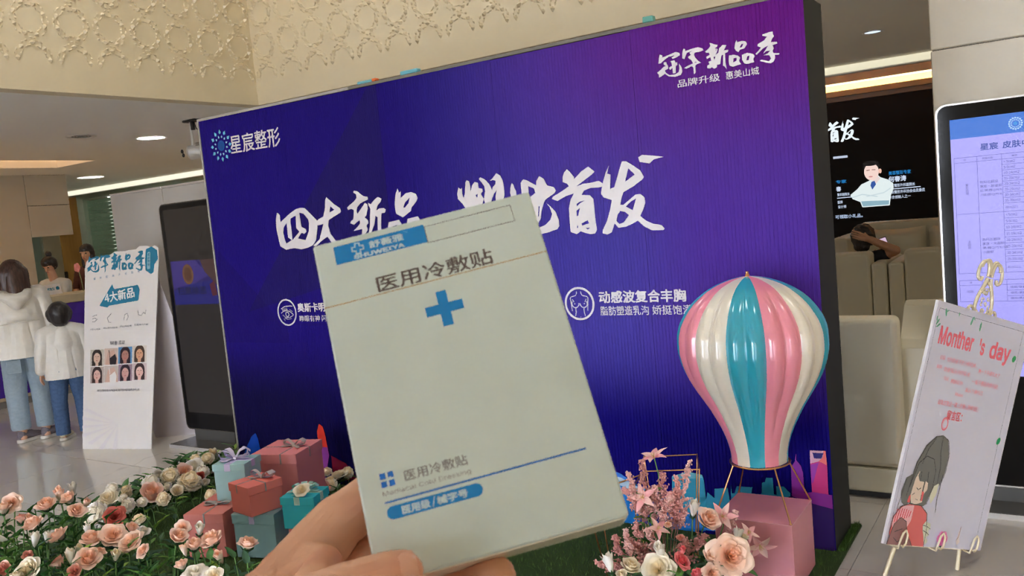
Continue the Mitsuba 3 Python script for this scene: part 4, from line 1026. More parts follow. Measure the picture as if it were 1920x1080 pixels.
foot_l, foot_r = PO + PX * 0.06 - PY * 0.25 - PN * 0.02, PO + PX * 0.52 - PY * 0.10 - PN * 0.02
foot_l[2] = foot_r[2] = 0.006
topc_ = PO + PX * 0.30 + PY * 0.91 - PN * 0.024
obj("leg", mikit.ply(tube([topc_ - PX * 0.03, foot_l], 0.008, 8), IRON, smooth=50), ea)
obj("leg", mikit.ply(tube([topc_ + PX * 0.03, foot_r], 0.008, 8), IRON, smooth=50), ea)
back = np.array([topc_[0] - 0.35, topc_[1] + 0.35, 0.006])
back = topc_ - PN * 0.48 * np.array([1, 1, 0]); back[2] = 0.006
obj("rear_leg", mikit.ply(tube([topc_ - PN * 0.01, back], 0.008, 8), IRON, smooth=50), ea)
for a in (0.07, 0.30, 0.52):
    P0 = PO + PX * a
    loop = [P0 - PN * 0.022 + PY * 0.01, P0 - PY * 0.008 - PN * 0.02, P0 - PY * 0.009 + PN * 0.012, P0 + PN * 0.018 + PY * 0.02 - PX * 0.004, P0 + PN * 0.016 + PY * 0.05 + PX * 0.006, P0 + PN * 0.016 + PY * 0.062 + PX * 0.02, P0 + PN * 0.016 + PY * 0.045 + PX * 0.034, P0 + PN * 0.016 + PY * 0.012 + PX * 0.034, P0 + PN * 0.016 - PY * 0.002 + PX * 0.02, P0 + PN * 0.016 + PY * 0.004 + PX * 0.01]
    obj("rest_hook", mikit.ply(tube(loop, 0.0042, 8), IRON, smooth=50), ea)
obj("cross_bar", mikit.ply(tube([PO + PX * 0.05 - PN * 0.022 - PY * 0.004, PO + PX * 0.55 - PN * 0.022 - PY * 0.004], 0.006, 8), IRON, smooth=50), ea)

# ---------------------------------------------------------------- lounge: video wall, sofas
vw = thing("video_wall", "black video wall beyond the lounge showing white lettering and a man in a white coat", "video wall")
obj("screen", mikit.ply(bx(-5.4, 2.0, 11.4, 11.46, 0.35, 2.575), VIDEOB), vw)
obj("frame_top", mikit.ply(bx(-5.42, 2.02, 11.385, 11.47, 2.578, 2.636), pmat("wall_frame", (110, 108, 106), 0.5)), vw)
MV = frame((0, 11.4, 0), (1, 0, 0), (0, 0, 1))
hl = brush(HEADLINE)
last = unary_union(hl[-3:])
a, b, c, d = last.bounds
last = affinity.affine_transform(last, [0.42 / (c - a), 0, 0, 0.285 / (d - b), -2.555 - a * 0.42 / (c - a), 2.075 - b * 0.285 / (d - b)])
rest = unary_union(hl[:-3])
rest = affinity.affine_transform(rest, [0.42 / (c - a), 0, 0, 0.285 / (d - b), -2.555 - a * 0.42 / (c - a), 2.075 - b * 0.285 / (d - b)])
WHT, BLU = (236, 248, 255), (30, 130, 200)
vt = [(last.union(rest), WHT), (unary_union([rrect(-2.475, -2.30, 1.875, 1.905, 0.006), ]), (190, 200, 220)),
      (unary_union([text_at("美容整形专家", -1.835, 1.605, 0.25, 0.05, 0.02, 60), text_at("专家", -2.46, 1.56, 0.13, 0.045, 0.02, 60)]), BLU),
      (unary_union([text_at("何春涛", -1.84, 1.52, 0.20, 0.072, 0.03, 60), text_at("重庆整形外科副院长", -1.845, 1.455, 0.30, 0.042, 0.015, 60), line([(-1.845, 1.435), (-1.49, 1.437)], 0.012), text_at("国际整形外科协会会员委员", -1.85, 1.375, 0.41, 0.044, 0.015, 60), text_at("联合创始人之一", -1.85, 1.315, 0.25, 0.042, 0.015, 60),
                    text_at("春", -2.46, 1.46, 0.06, 0.065, 0.03, 60), text_at("整形副院长", -2.45, 1.40, 0.15, 0.04, 0.015, 60), line([(-2.45, 1.378), (-2.27, 1.38)], 0.012), text_at("医师", -2.45, 1.305, 0.06, 0.04, 0.015, 60), text_at("设计师", -2.45, 1.245, 0.10, 0.04, 0.015, 60)]), (200, 214, 236)),
      (text_at("可领取小礼品。", -2.49, 1.115, 0.33, 0.05, 0.015, 60), (186, 206, 236))]
E = lambda x, y, a, b: affinity.scale(Point(x, y).buffer(1, quad_segs=8), a, b)
doc = [(Polygon([(-2.28, 1.40), (-2.26, 1.36), (-2.17, 1.315), (-2.15, 1.25), (-1.85, 1.25), (-1.835, 1.36), (-1.80, 1.44), (-1.80, 1.50), (-1.85, 1.545), (-1.94, 1.585), (-1.98, 1.63), (-2.06, 1.55), (-2.15, 1.515), (-2.20, 1.46)]).buffer(0.012), (226, 238, 238)),
       (Polygon([(-2.17, 1.315), (-2.15, 1.25), (-1.85, 1.25), (-1.845, 1.30), (-2.03, 1.31)]), (140, 176, 190)), (line([(-2.27, 1.37), (-2.15, 1.40), (-1.98, 1.36)], 0.012), (196, 214, 220)), (line([(-1.82, 1.45), (-1.9, 1.40), (-2.1, 1.37)], 0.012), (200, 216, 222)),
       (Polygon([(-2.03, 1.55), (-1.97, 1.62), (-1.93, 1.58), (-2.02, 1.48)]), (232, 214, 210)), (Polygon([(-2.035, 1.545), (-2.0, 1.555), (-1.985, 1.51), (-2.03, 1.45), (-2.05, 1.50)]), (52, 88, 160)),
       (E(-2.03, 1.735, 0.098, 0.07), (14, 14, 16)), (E(-2.03, 1.67, 0.086, 0.105), (244, 214, 204)), (E(-1.93, 1.67, 0.018, 0.03), (240, 190, 170)), (E(-2.035, 1.775, 0.092, 0.032), (14, 14, 16)),
       (unary_union([line([(-2.085, 1.69), (-2.05, 1.693)], 0.008), line([(-2.02, 1.694), (-1.985, 1.691)], 0.008)]), (120, 80, 76)), (E(-2.04, 1.61, 0.024, 0.008), (206, 140, 138))]
emissive_art("screen_image", vt + doc, MV, 0.0008, vw, 1.0, 0.05)

SOFA = mat("sofa_leather", principled(mikit.proc(lambda p, n, uv: mix(lin(214, 208, 186), lin(224, 219, 200), fbm(p.x * 3, p.y * 3, p.z * 3, 3))), 0.38, 0.5))
DARKF = pmat("sofa_foot", (30, 28, 26), 0.5)


def sofa(label, x0, x1, y0, y1, hb, ha, arm=0.2, back_to_front=True, cushions=0, hs=0.42):
    """A boxy leather sofa; its back is at y0 and faces the hall when back_to_front, else at y1."""
    t = thing("sofa", label, "sofa", None)
    bt = 0.22
    yb0, yb1 = (y0, y0 + bt) if back_to_front else (y1 - bt, y1)
    ys0, ys1 = (y0 + bt, y1) if back_to_front else (y0, y1 - bt)
    obj("back", mikit.ply(rbx(x0 + arm + 0.002, x1 - arm - 0.002, yb0, yb1, 0.06, hb, 0.035, 3), SOFA, smooth=40), t)
    for a0, a1 in ((x0, x0 + arm), (x1 - arm, x1)):
        obj("arm", mikit.ply(rbx(a0, a1, y0, y1, 0.06, ha, 0.03, 3), SOFA, smooth=40), t)
    obj("seat", mikit.ply(rbx(x0 + arm + 0.003, x1 - arm - 0.003, ys0 + 0.003, ys1 - 0.003, 0.08, hs, 0.03, 3), SOFA, smooth=40), t)
    for sx in (x0 + 0.08, x1 - 0.08):
        for sy in (y0 + 0.08, y1 - 0.08):
            obj("foot", mikit.ply(bx(sx - 0.03, sx + 0.03, sy - 0.03, sy + 0.03, 0, 0.06), DARKF), t)
    return t


# near row, seen from behind: one squared back with a seam, one end with a sloping shoulder
t = thing("sofa", "cream leather sofa, the near one right beside the backdrop's black side", "sofa")
obj("back", mikit.ply(rbx(-1.75, -0.712, 4.403, 4.545, 0.165, 0.915, 0.03, 3), SOFA, smooth=40), t)
obj("plinth", mikit.ply(rbx(-1.75, -0.712, 4.405, 4.545, 0.035, 0.16, 0.012, 2), SOFA, smooth=40), t)
obj("seat", mikit.ply(rbx(-1.75, -0.735, 4.55, 5.15, 0.08, 0.43, 0.03, 3), SOFA, smooth=40), t)
obj("foot", mikit.ply(bx(-1.70, -0.75, 4.44, 5.10, 0, 0.035), DARKF), t)
t = thing("sofa", "cream leather sofa with a sloping shoulder, half behind the poster and easel", "sofa")
prof2 = Polygon([(4.556, 0.145), (4.556, 0.74), (4.58, 0.785), (4.74, 0.93), (4.80, 0.947), (4.93, 0.935), (4.95, 0.90), (4.95, 0.145)]).buffer(-0.02).buffer(0.02, quad_segs=4)
MX = frame((-0.722, 0, 0), (0, 1, 0), (0, 0, 1), (1, 0, 0))
obj("back", mikit.ply(extrude(prof2, 1.0, MX), SOFA, smooth=40), t)
obj("plinth", mikit.ply(rbx(-0.722, 0.278, 4.56, 4.95, 0.035, 0.14, 0.012, 2), SOFA, smooth=40), t)
obj("seat", mikit.ply(rbx(-0.72, 0.27, 4.955, 5.45, 0.08, 0.43, 0.03, 3), SOFA, smooth=40), t)
obj("foot", mikit.ply(bx(-0.68, 0.24, 4.6, 5.4, 0, 0.035), DARKF), t)
# second row
sofa("cream leather sofa in the second row, the seated man's", -2.75, -1.328, 7.9, 8.8, 0.953, 0.862, 0.128)
sofa("cream leather sofa in the second row, right of the seated man", -1.32, 0.15, 7.9, 8.8, 0.962, 0.862, 0.128)
# third row, facing the hall, with back cushions
t3 = sofa("long cream leather sofa facing the hall under the video wall", -2.15, 0.75, 9.55, 10.45, 1.10, 0.985, 0.17, False, hs=0.5)
for x0, x1, lab in ((-1.93, -1.30, "cream seat-back cushion on the far sofa, beside the seated man's head"), (-1.27, -0.62, "cream seat-back cushion on the far sofa, beside the stone column")):
    P = []
    for v_ in np.linspace(0, 1, 13):
        row = []
        for u_ in np.linspace(0, 1, 15):
            e_ = (1 - (2 * u_ - 1) ** 4) * (1 - (2 * v_ - 1) ** 4)
            row.append((x0 + (x1 - x0) * u_, 10.225 - 0.015 - 0.11 * e_ ** 0.5 - 0.004 * math.sin(40 * u_) * (1 - e_), 0.55 + 0.46 * v_ + 0.02 * (2 * u_ - 1) ** 2 * (2 * v_ - 1)))
        P.append(row)
    front = grid_mesh(P)
    backm = grid_mesh([[(a, 10.224, c) for a, b, c in row] for row in P])
    tag(obj("back_cushion", mikit.ply(cat([front, backm]), SOFA, smooth=40)), lab, "cushion")
# ---------------------------------------------------------------- reception desk and what stands on it
RD = thing("reception_desk", "reception desk with a pale stone top and a purple front, behind the two standing visitors", "reception desk")
DESKP = mat("desk_purple", principled(lin(58, 30, 130), 0.4, 0.4))
DTOP = mat("desk_stone", principled(mikit.proc(lambda p, n, uv: mix(lin(190, 172, 140), lin(212, 198, 170), fbm(p.x * 5, p.y * 5, p.z * 5, 4))), 0.25, 0.5))
obj("body", mikit.ply(bx(-10.6, -9.56, 0.5, 8.2, 0.08, 0.72), DTOP), RD)
obj("front_panel", mikit.ply(rbx(-9.58, -9.545, 0.5, 8.2, 0.12, 1.03, 0.004, 1), DESKP), RD)
obj("plinth", mikit.ply(bx(-10.5, -9.6, 0.55, 8.15, 0, 0.08), GROUT), RD)
obj("counter_top", mikit.ply(rbx(-10.05, -9.52, 0.48, 8.22, 1.03, 1.13, 0.01, 2), DTOP), RD)
obj("rear_top", mikit.ply(rbx(-10.6, -10.052, 0.5, 8.2, 0.72, 0.76, 0.008, 1), DTOP), RD)
t = thing("desk_sign", "small white sign with a teal emblem standing on the reception desk", "sign")
MD = frame((-9.84, 5.235, 1.132), (0.06, 0.998, 0), (-0.10, 0.006, 0.995))
obj("card", mikit.ply(extrude(Polygon([(0, 0), (0.20, 0), (0.185, 0.118), (-0.02, 0.118)]), 0.006, MD, -0.006), CARD), t)
obj("print", art_shape([(Point(0.155, 0.068).buffer(0.022), (38, 112, 140)), (text_at("星宸整形", 0.01, 0.048, 0.11, 0.034, 0.02, 60), (38, 112, 140))], MD, 0.0003), t)
t = thing("paper_flower", "small pink artificial flower on a thin stem on the reception desk", "flower")
c0 = np.array([-9.85, 5.66, 1.40])
obj("bloom", mikit.ply(cat([ellipsoid(c0 + [0, 0.02 * math.cos(a), 0.028 * math.sin(a) + 0.01], (0.016, 0.02, 0.03), 2) for a in np.arange(5) * 2 * PI / 5]), pmat("flower_pink", (240, 150, 146), 0.6), smooth=40), t)
obj("stem", mikit.ply(tube([c0 + [0, 0.01, -0.01], c0 + [0, 0.03, -0.12], [-9.85, 5.70, 1.131]], 0.005, 6), pmat("flower_stem", (120, 130, 90), 0.6), smooth=40), t)

# ---------------------------------------------------------------- people
def skin_fn(c1, c2, s=60.0):
    return lambda p, n, uv: mix(lin(*c1), lin(*c2), fbm(p.x * s, p.y * s, p.z * s, 3))


SKIN = mat("skin", principled(mikit.proc(skin_fn((206, 160, 132), (216, 172, 146), 25)), 0.5, 0.4))
HAIRB = mat("black_hair", principled(mikit.proc(lambda p, n, uv: mix(lin(20, 17, 16), lin(38, 30, 27), noise(p.x * 160, p.y * 160, p.z * 14))), 0.42, 0.5))
HAIRBR = mat("brown_hair", principled(mikit.proc(lambda p, n, uv: mix(lin(36, 24, 20), lin(74, 46, 34), noise(p.x * 150, p.y * 150, p.z * 12))), 0.42, 0.5))


def cloth(name, c1, c2, f=40.0, rough=0.75):
    return mat(name, {"type": "bumpmap", "arbitrary": mikit.proc(lambda p, n, uv: fbm(p.x * 14, p.y * 14, p.z * 9, 3) * 0.012, 2e-3), "scale": 1.0,
                      "bsdf": principled(mikit.proc(lambda p, n, uv: mix(lin(*c1), lin(*c2), fbm(p.x * f, p.y * f, p.z * f, 3))), rough, 0.3)})


def chain(pts, rads):
    return [(pts[i], rads[i], pts[i + 1], rads[i + 1]) for i in range(len(pts) - 1)]


def hand_bones(w, d, s, size, thumb_side):
    """A slightly curled hand: w wrist, d direction of the fingers, s towards the thumb."""
    w, d, s = np.asarray(w, float), unit(d), unit(s)
    n = unit(np.cross(d, s))
    b = []
    k = size
    for i, (o, L) in enumerate(((0.030, 0.068), (0.010, 0.076), (-0.010, 0.071), (-0.029, 0.056))):
        base = w + d * 0.085 * k + s * o * k
        b.append((w + s * o * 0.5 * k, 0.013 * k, base, 0.0115 * k))
        m_ = base + d * L * 0.5 * k + n * 0.006 * k
        e = base + d * L * 0.93 * k + n * 0.022 * k
        b += chain([base, m_, e], [0.0095 * k, 0.0085 * k, 0.007 * k])
    b += chain([w + d * 0.02 * k + s * 0.016 * k, w + d * 0.05 * k + s * 0.045 * k + n * 0.01 * k, w + d * 0.085 * k + s * 0.055 * k + n * 0.018 * k], [0.014 * k, 0.0105 * k, 0.008 * k])
    return b


def head_bones(c, f, u, k):
    """Head round the centre c, facing f, up u; k is its height."""
    c, f, u = np.asarray(c, float), unit(f), unit(u)
    r = unit(np.cross(f, u))
    P = lambda x, y, z: c + r * x * k + f * y * k + u * z * k
    b = [(P(0, -0.06, 0.16), 0.33 * k, P(0, 0.06, 0.14), 0.31 * k), (P(0, 0.08, 0.05), 0.28 * k, P(0, 0.14, -0.24), 0.18 * k), (P(-0.09, 0.12, -0.18), 0.14 * k, P(0.09, 0.12, -0.18), 0.14 * k),
         (P(0, 0.20, -0.36), 0.095 * k, P(0, 0.15, -0.30), 0.13 * k), (P(0, 0.34, 0.02), 0.035 * k, P(0, 0.41, -0.10), 0.05 * k), (P(-0.05, 0.32, -0.22), 0.05 * k, P(0.05, 0.32, -0.22), 0.05 * k)]
    for q in (-1, 1):
        b += [(P(q * 0.33, -0.02, 0.03), 0.05 * k, P(q * 0.31, 0.0, -0.10), 0.035 * k), (P(q * 0.12, 0.28, 0.12), 0.055 * k, P(q * 0.20, 0.24, 0.11), 0.05 * k)]
    return b


def turn(rz, o):
    c, s = math.cos(rz), math.sin(rz)
    A = np.array([[c, -s, 0], [s, c, 0], [0, 0, 1]])
    return lambda x, y, z: A @ np.array([x, y, z], float) + np.asarray(o, float)


def face_parts(t, c, f, u, k):
    c, f, u = np.asarray(c, float), unit(f), unit(u)
    r = unit(np.cross(f, u))
    P = lambda x, y, z: c + r * x * k + f * y * k + u * z * k
    obj("eyes", mikit.ply(cat([ellipsoid(P(q * 0.14, 0.30, 0.05), np.full(3, 0.045 * k), 2) for q in (-1, 1)]), pmat("eye_" + t, (50, 38, 34), 0.2)), t)
    obj("lips", mikit.ply(cat([ellipsoid(P(0, 0.355, -0.215), (0.07 * k, 0.03 * k, 0.028 * k), 2)]), pmat("lips_" + t, (186, 104, 96), 0.5)), t)


def stander(name, label, o, rz, H, arms, kid=1.0, spread=1.0):
    """A standing body facing +y of its own frame; returns the key and the joint function."""
    t = thing("person", label, "person")
    W = turn(rz, o)
    h = H
    P = lambda x, y, z: W(x * h, y * h, z * h)
    hk = 0.132 * kid
    hc = 0.998 - hk * 0.5
    b = head_bones(P(0, 0.01, hc), W(0, 1, 0) - W(0, 0, 0), (0, 0, 1), hk * h)
    b += chain([P(0, 0.0, hc - hk * 0.45), P(0, -0.008, 0.825), P(0, 0, 0.72)], [0.034 * h * kid, 0.04 * h, 0.075 * h])
    b += [(P(-0.055, 0, 0.76), 0.06 * h, P(0.055, 0, 0.76), 0.06 * h), (P(-0.04, 0, 0.74), 0.07 * h, P(-0.03, 0, 0.61), 0.062 * h), (P(0.04, 0, 0.74), 0.07 * h, P(0.03, 0, 0.61), 0.062 * h), (P(-0.045, -0.01, 0.53), 0.072 * h, P(0.045, -0.01, 0.53), 0.072 * h),
          (P(0, 0, 0.61), 0.07 * h, P(0, -0.01, 0.53), 0.075 * h)]
    for q in (-1, 1):
        b += chain([P(q * 0.05, -0.005, 0.51), P(q * 0.056 * spread, 0.01, 0.28), P(q * 0.058 * spread, -0.012, 0.19), P(q * 0.058 * spread, -0.015, 0.045)], [0.062 * h, 0.037 * h, 0.036 * h, 0.022 * h])
        b += [(P(q * 0.058 * spread, -0.025, 0.022), 0.02 * h, P(q * 0.060 * spread, 0.02, 0.018), 0.016 * h)]
        sh, el, wr, hd, th = arms[q]
        b += chain([P(q * 0.05, 0, 0.775), P(*sh), P(*el), P(*wr)], [0.045 * h, 0.036 * h, 0.027 * h, 0.018 * h])
        b += hand_bones(P(*wr), W(*hd) - W(0, 0, 0), W(*th) - W(0, 0, 0), h / 1.7, q)
    obj("body", mikit.ply(blob(b, 0.016 * h, 4, res=14), SKIN, smooth=True), t)
    return t, P, W


AW = {-1: ((-0.112, 0, 0.805), (-0.148, -0.02, 0.65), (-0.165, 0.08, 0.55), (-0.2, 0.9, -0.35), (0.9, 0.2, 0.3)), 1: ((0.112, 0, 0.805), (0.15, -0.01, 0.645), (0.125, 0.10, 0.54), (-0.2, 0.8, -0.5), (-0.8, 0.2, 0.3))}
RZ = math.radians(63.6)
wo, P, W = stander("person", "standing person seen from behind in a white hooded jacket and pale blue jeans", (-7.62, 3.80, 0.012), RZ, 1.56, AW)
h = 1.56
JW = cloth("white_jacket", (226, 222, 214), (236, 232, 226), 30, 0.6)
jb = [(P(-0.06, 0, 0.775), 0.062 * h, P(0.06, 0, 0.775), 0.062 * h), (P(-0.055, 0, 0.77), 0.072 * h, P(-0.06, 0, 0.42), 0.10 * h), (P(0.055, 0, 0.77), 0.072 * h, P(0.06, 0, 0.42), 0.10 * h), (P(0, 0, 0.79), 0.07 * h, P(0, -0.01, 0.42), 0.115 * h), (P(-0.02, -0.03, 0.70), 0.07 * h, P(0.02, -0.03, 0.70), 0.07 * h)]
for q in (-1, 1):
    sh, el, wr, hd, th = AW[q]
    jb += chain([P(q * 0.06, 0, 0.795), P(*sh), P(*el), P(*(0.15 * np.array(el) + 0.85 * np.array(wr)))], [0.06 * h, 0.052 * h, 0.044 * h, 0.036 * h])
jm = blob(jb, 0.02 * h, 5, res=14)
jm = trimesh.intersections.slice_mesh_plane(jm, [0, 0, 1], [0, 0, 0.475 * h], cap=False)
obj("jacket", mikit.ply(jm, JW, smooth=True), wo)
obj("jacket_yoke", mikit.ply(tube([P(x, -0.118 + 0.9 * x * x + 0.3 * abs(x) ** 3, 0.665 - 0.02 * abs(x)) for x in np.linspace(-0.10, 0.10, 11)], 0.006, 6), JW, smooth=True), wo)
obj("hood", mikit.ply(blob([(P(-0.05, -0.065, 0.815), 0.028 * h, P(0, -0.092, 0.765), 0.034 * h), (P(0.05, -0.065, 0.815), 0.028 * h, P(0, -0.092, 0.765), 0.034 * h), (P(-0.06, -0.02, 0.835), 0.024 * h, P(-0.05, -0.07, 0.81), 0.03 * h), (P(0.06, -0.02, 0.835), 0.024 * h, P(0.05, -0.07, 0.81), 0.03 * h), (P(-0.04, -0.08, 0.80), 0.03 * h, P(0.04, -0.08, 0.80), 0.03 * h)], 0.014 * h, 3, res=14), JW, smooth=True), wo)
hb = [(P(0, -0.012, 0.945), 0.066 * h, P(0, 0.0, 0.95), 0.06 * h), (P(-0.03, -0.025, 0.93), 0.05 * h, P(-0.035, -0.03, 0.835), 0.04 * h), (P(0.03, -0.025, 0.93), 0.05 * h, P(0.04, -0.03, 0.835), 0.04 * h), (P(0, -0.035, 0.93), 0.05 * h, P(0.005, -0.055, 0.825), 0.045 * h), (P(-0.05, -0.005, 0.91), 0.026 * h, P(-0.056, 0.0, 0.83), 0.026 * h), (P(0.05, -0.005, 0.91), 0.026 * h, P(0.06, 0.0, 0.82), 0.026 * h)]
obj("hair", mikit.ply(blob(hb, 0.012 * h, 3, res=16), HAIRBR, smooth=True), wo)
DENIM = cloth("pale_denim", (146, 164, 178), (164, 180, 192), 60, 0.8)
lb = [(P(-0.042, -0.012, 0.53), 0.074 * h, P(0.042, -0.012, 0.53), 0.074 * h)]
for q in (-1, 1):
    lb += chain([P(q * 0.048, -0.008, 0.50), P(q * 0.062, 0.006, 0.28), P(q * 0.062, -0.012, 0.04)], [0.068 * h, 0.056 * h, 0.048 * h])
lm = blob(lb, 0.018 * h, 4, res=14)
lm = trimesh.intersections.slice_mesh_plane(lm, [0, 0, 1], [0, 0, 0.075 * h], cap=False)
obj("jeans", mikit.ply(lm, DENIM, smooth=True), wo)
for q in (-1, 1):
    c = P(q * 0.062, -0.012, 0.088)
    obj("cuff", mikit.ply(moved(lathe([(0.046 * h, -0.016 * h), (0.050 * h, -0.016 * h), (0.051 * h, 0.012 * h), (0.047 * h, 0.012 * h)], 20), *c), DENIM, smooth=40), wo)
    k = obj("pocket", mikit.ply(moved(rbx(-0.035 * h, 0.035 * h, -0.003, 0.003, -0.04 * h, 0.035 * h, 0.003, 1), *P(q * 0.055, -0.078, 0.425), rz=RZ), DENIM), wo)


def shoe(t, P, x, y, ang, L, mu, ms, name="shoe"):
    a = math.radians(ang)
    S = lambda u, v, z: P(x + (u * math.cos(a) - v * math.sin(a)), y + (u * math.sin(a) + v * math.cos(a)), z)
    up = blob([(S(0, -0.005, 0.032), 0.024 * L, S(0, 0.045, 0.03), 0.023 * L), (S(0, 0.045, 0.028), 0.022 * L, S(0, 0.095, 0.018), 0.018 * L), (S(0, -0.008, 0.03), 0.024 * L, S(0, -0.005, 0.05), 0.022 * L)], 0.012 * L, 3, res=14)
    k = obj(name, mikit.ply(up, mu, smooth=True), t)
    so = extrude(unary_union([LineString([S(0, -0.012, 0)[:2], S(0, 0.1, 0)[:2]]).buffer(0.026 * L)]), 0.016 * L, None, P(0, 0, 0)[2] - 0.008)
    obj("sole", mikit.ply(so, ms), k)


SNEAK, SOLE = cloth("grey_sneaker", (92, 84, 92), (120, 110, 116), 80), pmat("white_sole", (226, 222, 216), 0.6)
for q in (-1, 1):
    shoe(wo, P, q * 0.058, -0.015, -58 if q > 0 else -56, h, SNEAK, SOLE)
# the boy
AB = {-1: ((-0.12, 0, 0.775), (-0.155, -0.02, 0.63), (-0.168, 0.0, 0.505), (-0.05, 0.1, -1.0), (0.3, 0.9, 0.0)), 1: ((0.12, 0, 0.775), (0.155, -0.01, 0.64), (0.15, 0.10, 0.55), (-0.1, 0.8, -0.6), (-0.8, 0.3, 0.2))}
bo, P, W = stander("person", "standing boy from behind, white shirt and dark jeans, beside the promotion stand", (-7.255, 3.955, 0.012), RZ, 1.175, AB, 1.38, 1.33)
h = 1.175
SHIRT = cloth("white_shirt", (224, 221, 216), (236, 233, 229), 40, 0.7)
jb = [(P(-0.07, 0, 0.75), 0.058 * h, P(0.07, 0, 0.75), 0.058 * h), (P(-0.055, 0, 0.74), 0.072 * h, P(-0.06, 0, 0.40), 0.092 * h), (P(0.055, 0, 0.74), 0.072 * h, P(0.06, 0, 0.40), 0.092 * h), (P(0, 0, 0.75), 0.075 * h, P(0, -0.01, 0.40), 0.105 * h), (P(0, -0.005, 0.78), 0.056 * h, P(0, -0.005, 0.815), 0.05 * h), (P(-0.05, 0, 0.775), 0.055 * h, P(0.05, 0, 0.775), 0.055 * h), (P(0, -0.01, 0.77), 0.066 * h, P(0, -0.01, 0.70), 0.09 * h)]
for q in (-1, 1):
    sh, el, wr, hd, th = AB[q]
    jb += chain([P(q * 0.055, 0, 0.79), P(*sh), P(*el), P(*(0.1 * np.array(el) + 0.9 * np.array(wr)))], [0.058 * h, 0.052 * h, 0.043 * h, 0.037 * h])
jm = blob(jb, 0.02 * h, 5, res=14)
jm = trimesh.intersections.slice_mesh_plane(jm, [0, 0, 1], [0, 0, 0.455 * h], cap=False)
obj("shirt", mikit.ply(jm, SHIRT, smooth=True), bo)
obj("collar", mikit.ply(moved(lathe([(0.045 * h, -0.012 * h), (0.052 * h, -0.012 * h), (0.046 * h, 0.018 * h), (0.041 * h, 0.018 * h)], 20), *P(0, -0.004, 0.818)), SHIRT, smooth=40), bo)
hc = 0.998 - 0.132 * 1.38 / 2
hb = [(P(0, -0.02, hc + 0.022), 0.078 * h, P(0, 0.02, hc + 0.025), 0.074 * h), (P(0, -0.028, hc + 0.01), 0.072 * h, P(0, -0.025, hc - 0.03), 0.062 * h), (P(-0.04, 0, hc + 0.01), 0.05 * h, P(-0.045, 0.0, hc - 0.02), 0.036 * h), (P(0.04, 0, hc + 0.01), 0.05 * h, P(0.045, 0.0, hc - 0.02), 0.036 * h)]
obj("hair", mikit.ply(blob(hb, 0.014 * h, 3, res=16), HAIRB, smooth=True), bo)
DENIM2 = cloth("dark_denim", (52, 72, 104), (72, 94, 126), 60, 0.8)
lb = [(P(-0.045, -0.01, 0.50), 0.078 * h, P(0.045, -0.01, 0.50), 0.078 * h)]
for q in (-1, 1):
    lb += chain([P(q * 0.058, -0.008, 0.48), P(q * 0.075, 0.006, 0.27), P(q * 0.078, -0.012, 0.0)], [0.072 * h, 0.054 * h, 0.048 * h])
lm = blob(lb, 0.018 * h, 4, res=14)
lm = trimesh.intersections.slice_mesh_plane(lm, [0, 0, 1], [0, 0, 0.045 * h], cap=False)
obj("jeans", mikit.ply(lm, DENIM2, smooth=True), bo)
BEIGE = pmat("beige_shoe", (206, 196, 172), 0.6)
for q in (-1, 1):
    shoe(bo, P, q * 0.075, -0.012, -30, h * 1.15, BEIGE, SOLE)
# the visitor at the very edge of the picture
AV = {-1: ((-0.112, 0, 0.805), (-0.15, -0.02, 0.65), (-0.14, 0.06, 0.53), (-0.1, 0.6, -0.8), (0.9, 0.2, 0)), 1: ((0.112, 0, 0.805), (0.15, -0.03, 0.65), (0.15, 0.04, 0.52), (-0.1, 0.4, -0.9), (-0.5, 0.8, 0))}
vi, P, W = stander("person", "person in a dark patterned skirt cut off by the left edge, black flat shoes", (-8.33, 3.56, 0.012), RZ - 1.0, 1.62, AV)
h = 1.62
COAT = cloth("dark_pattern", (44, 40, 38), (84, 76, 70), 120, 0.8)
cb = [(P(-0.055, 0, 0.77), 0.075 * h, P(-0.06, 0, 0.55), 0.08 * h), (P(0.055, 0, 0.77), 0.075 * h, P(0.06, 0, 0.55), 0.08 * h), (P(-0.05, 0, 0.55), 0.085 * h, P(-0.06, 0, 0.36), 0.105 * h), (P(0.05, 0, 0.55), 0.085 * h, P(0.06, 0, 0.36), 0.105 * h)]
for q in (-1, 1):
    sh, el, wr, hd, th = AV[q]
    cb += chain([P(q * 0.06, 0, 0.795), P(*sh), P(*el)], [0.058 * h, 0.048 * h, 0.04 * h])
cm = trimesh.intersections.slice_mesh_plane(blob(cb, 0.02 * h, 4, res=14), [0, 0, 1], [0, 0, 0.33 * h], cap=False)
obj("dress", mikit.ply(cm, COAT, smooth=True), vi)
lb = []
for q in (-1, 1):
    lb += chain([P(q * 0.055, 0, 0.42), P(q * 0.06, 0, 0.2), P(q * 0.06, -0.01, 0.14)], [0.066 * h, 0.062 * h, 0.062 * h])
obj("leggings", mikit.ply(blob(lb, 0.02 * h, 3, res=14), cloth("grey_legging", (112, 106, 100), (126, 120, 114), 60), smooth=True), vi)
obj("hair", mikit.ply(blob([(P(0, -0.012, 0.945), 0.066 * h, P(0, 0.0, 0.95), 0.06 * h), (P(0, -0.03, 0.93), 0.05 * h, P(0, -0.045, 0.80), 0.05 * h)], 0.014 * h, 3, res=14), HAIRB, smooth=True), vi)
FLAT = pmat("black_flat", (24, 20, 20), 0.3, spec=0.5)
for q in (-1, 1):
    shoe(vi, P, q * 0.058, -0.01, -8 * q, h, FLAT, FLAT)


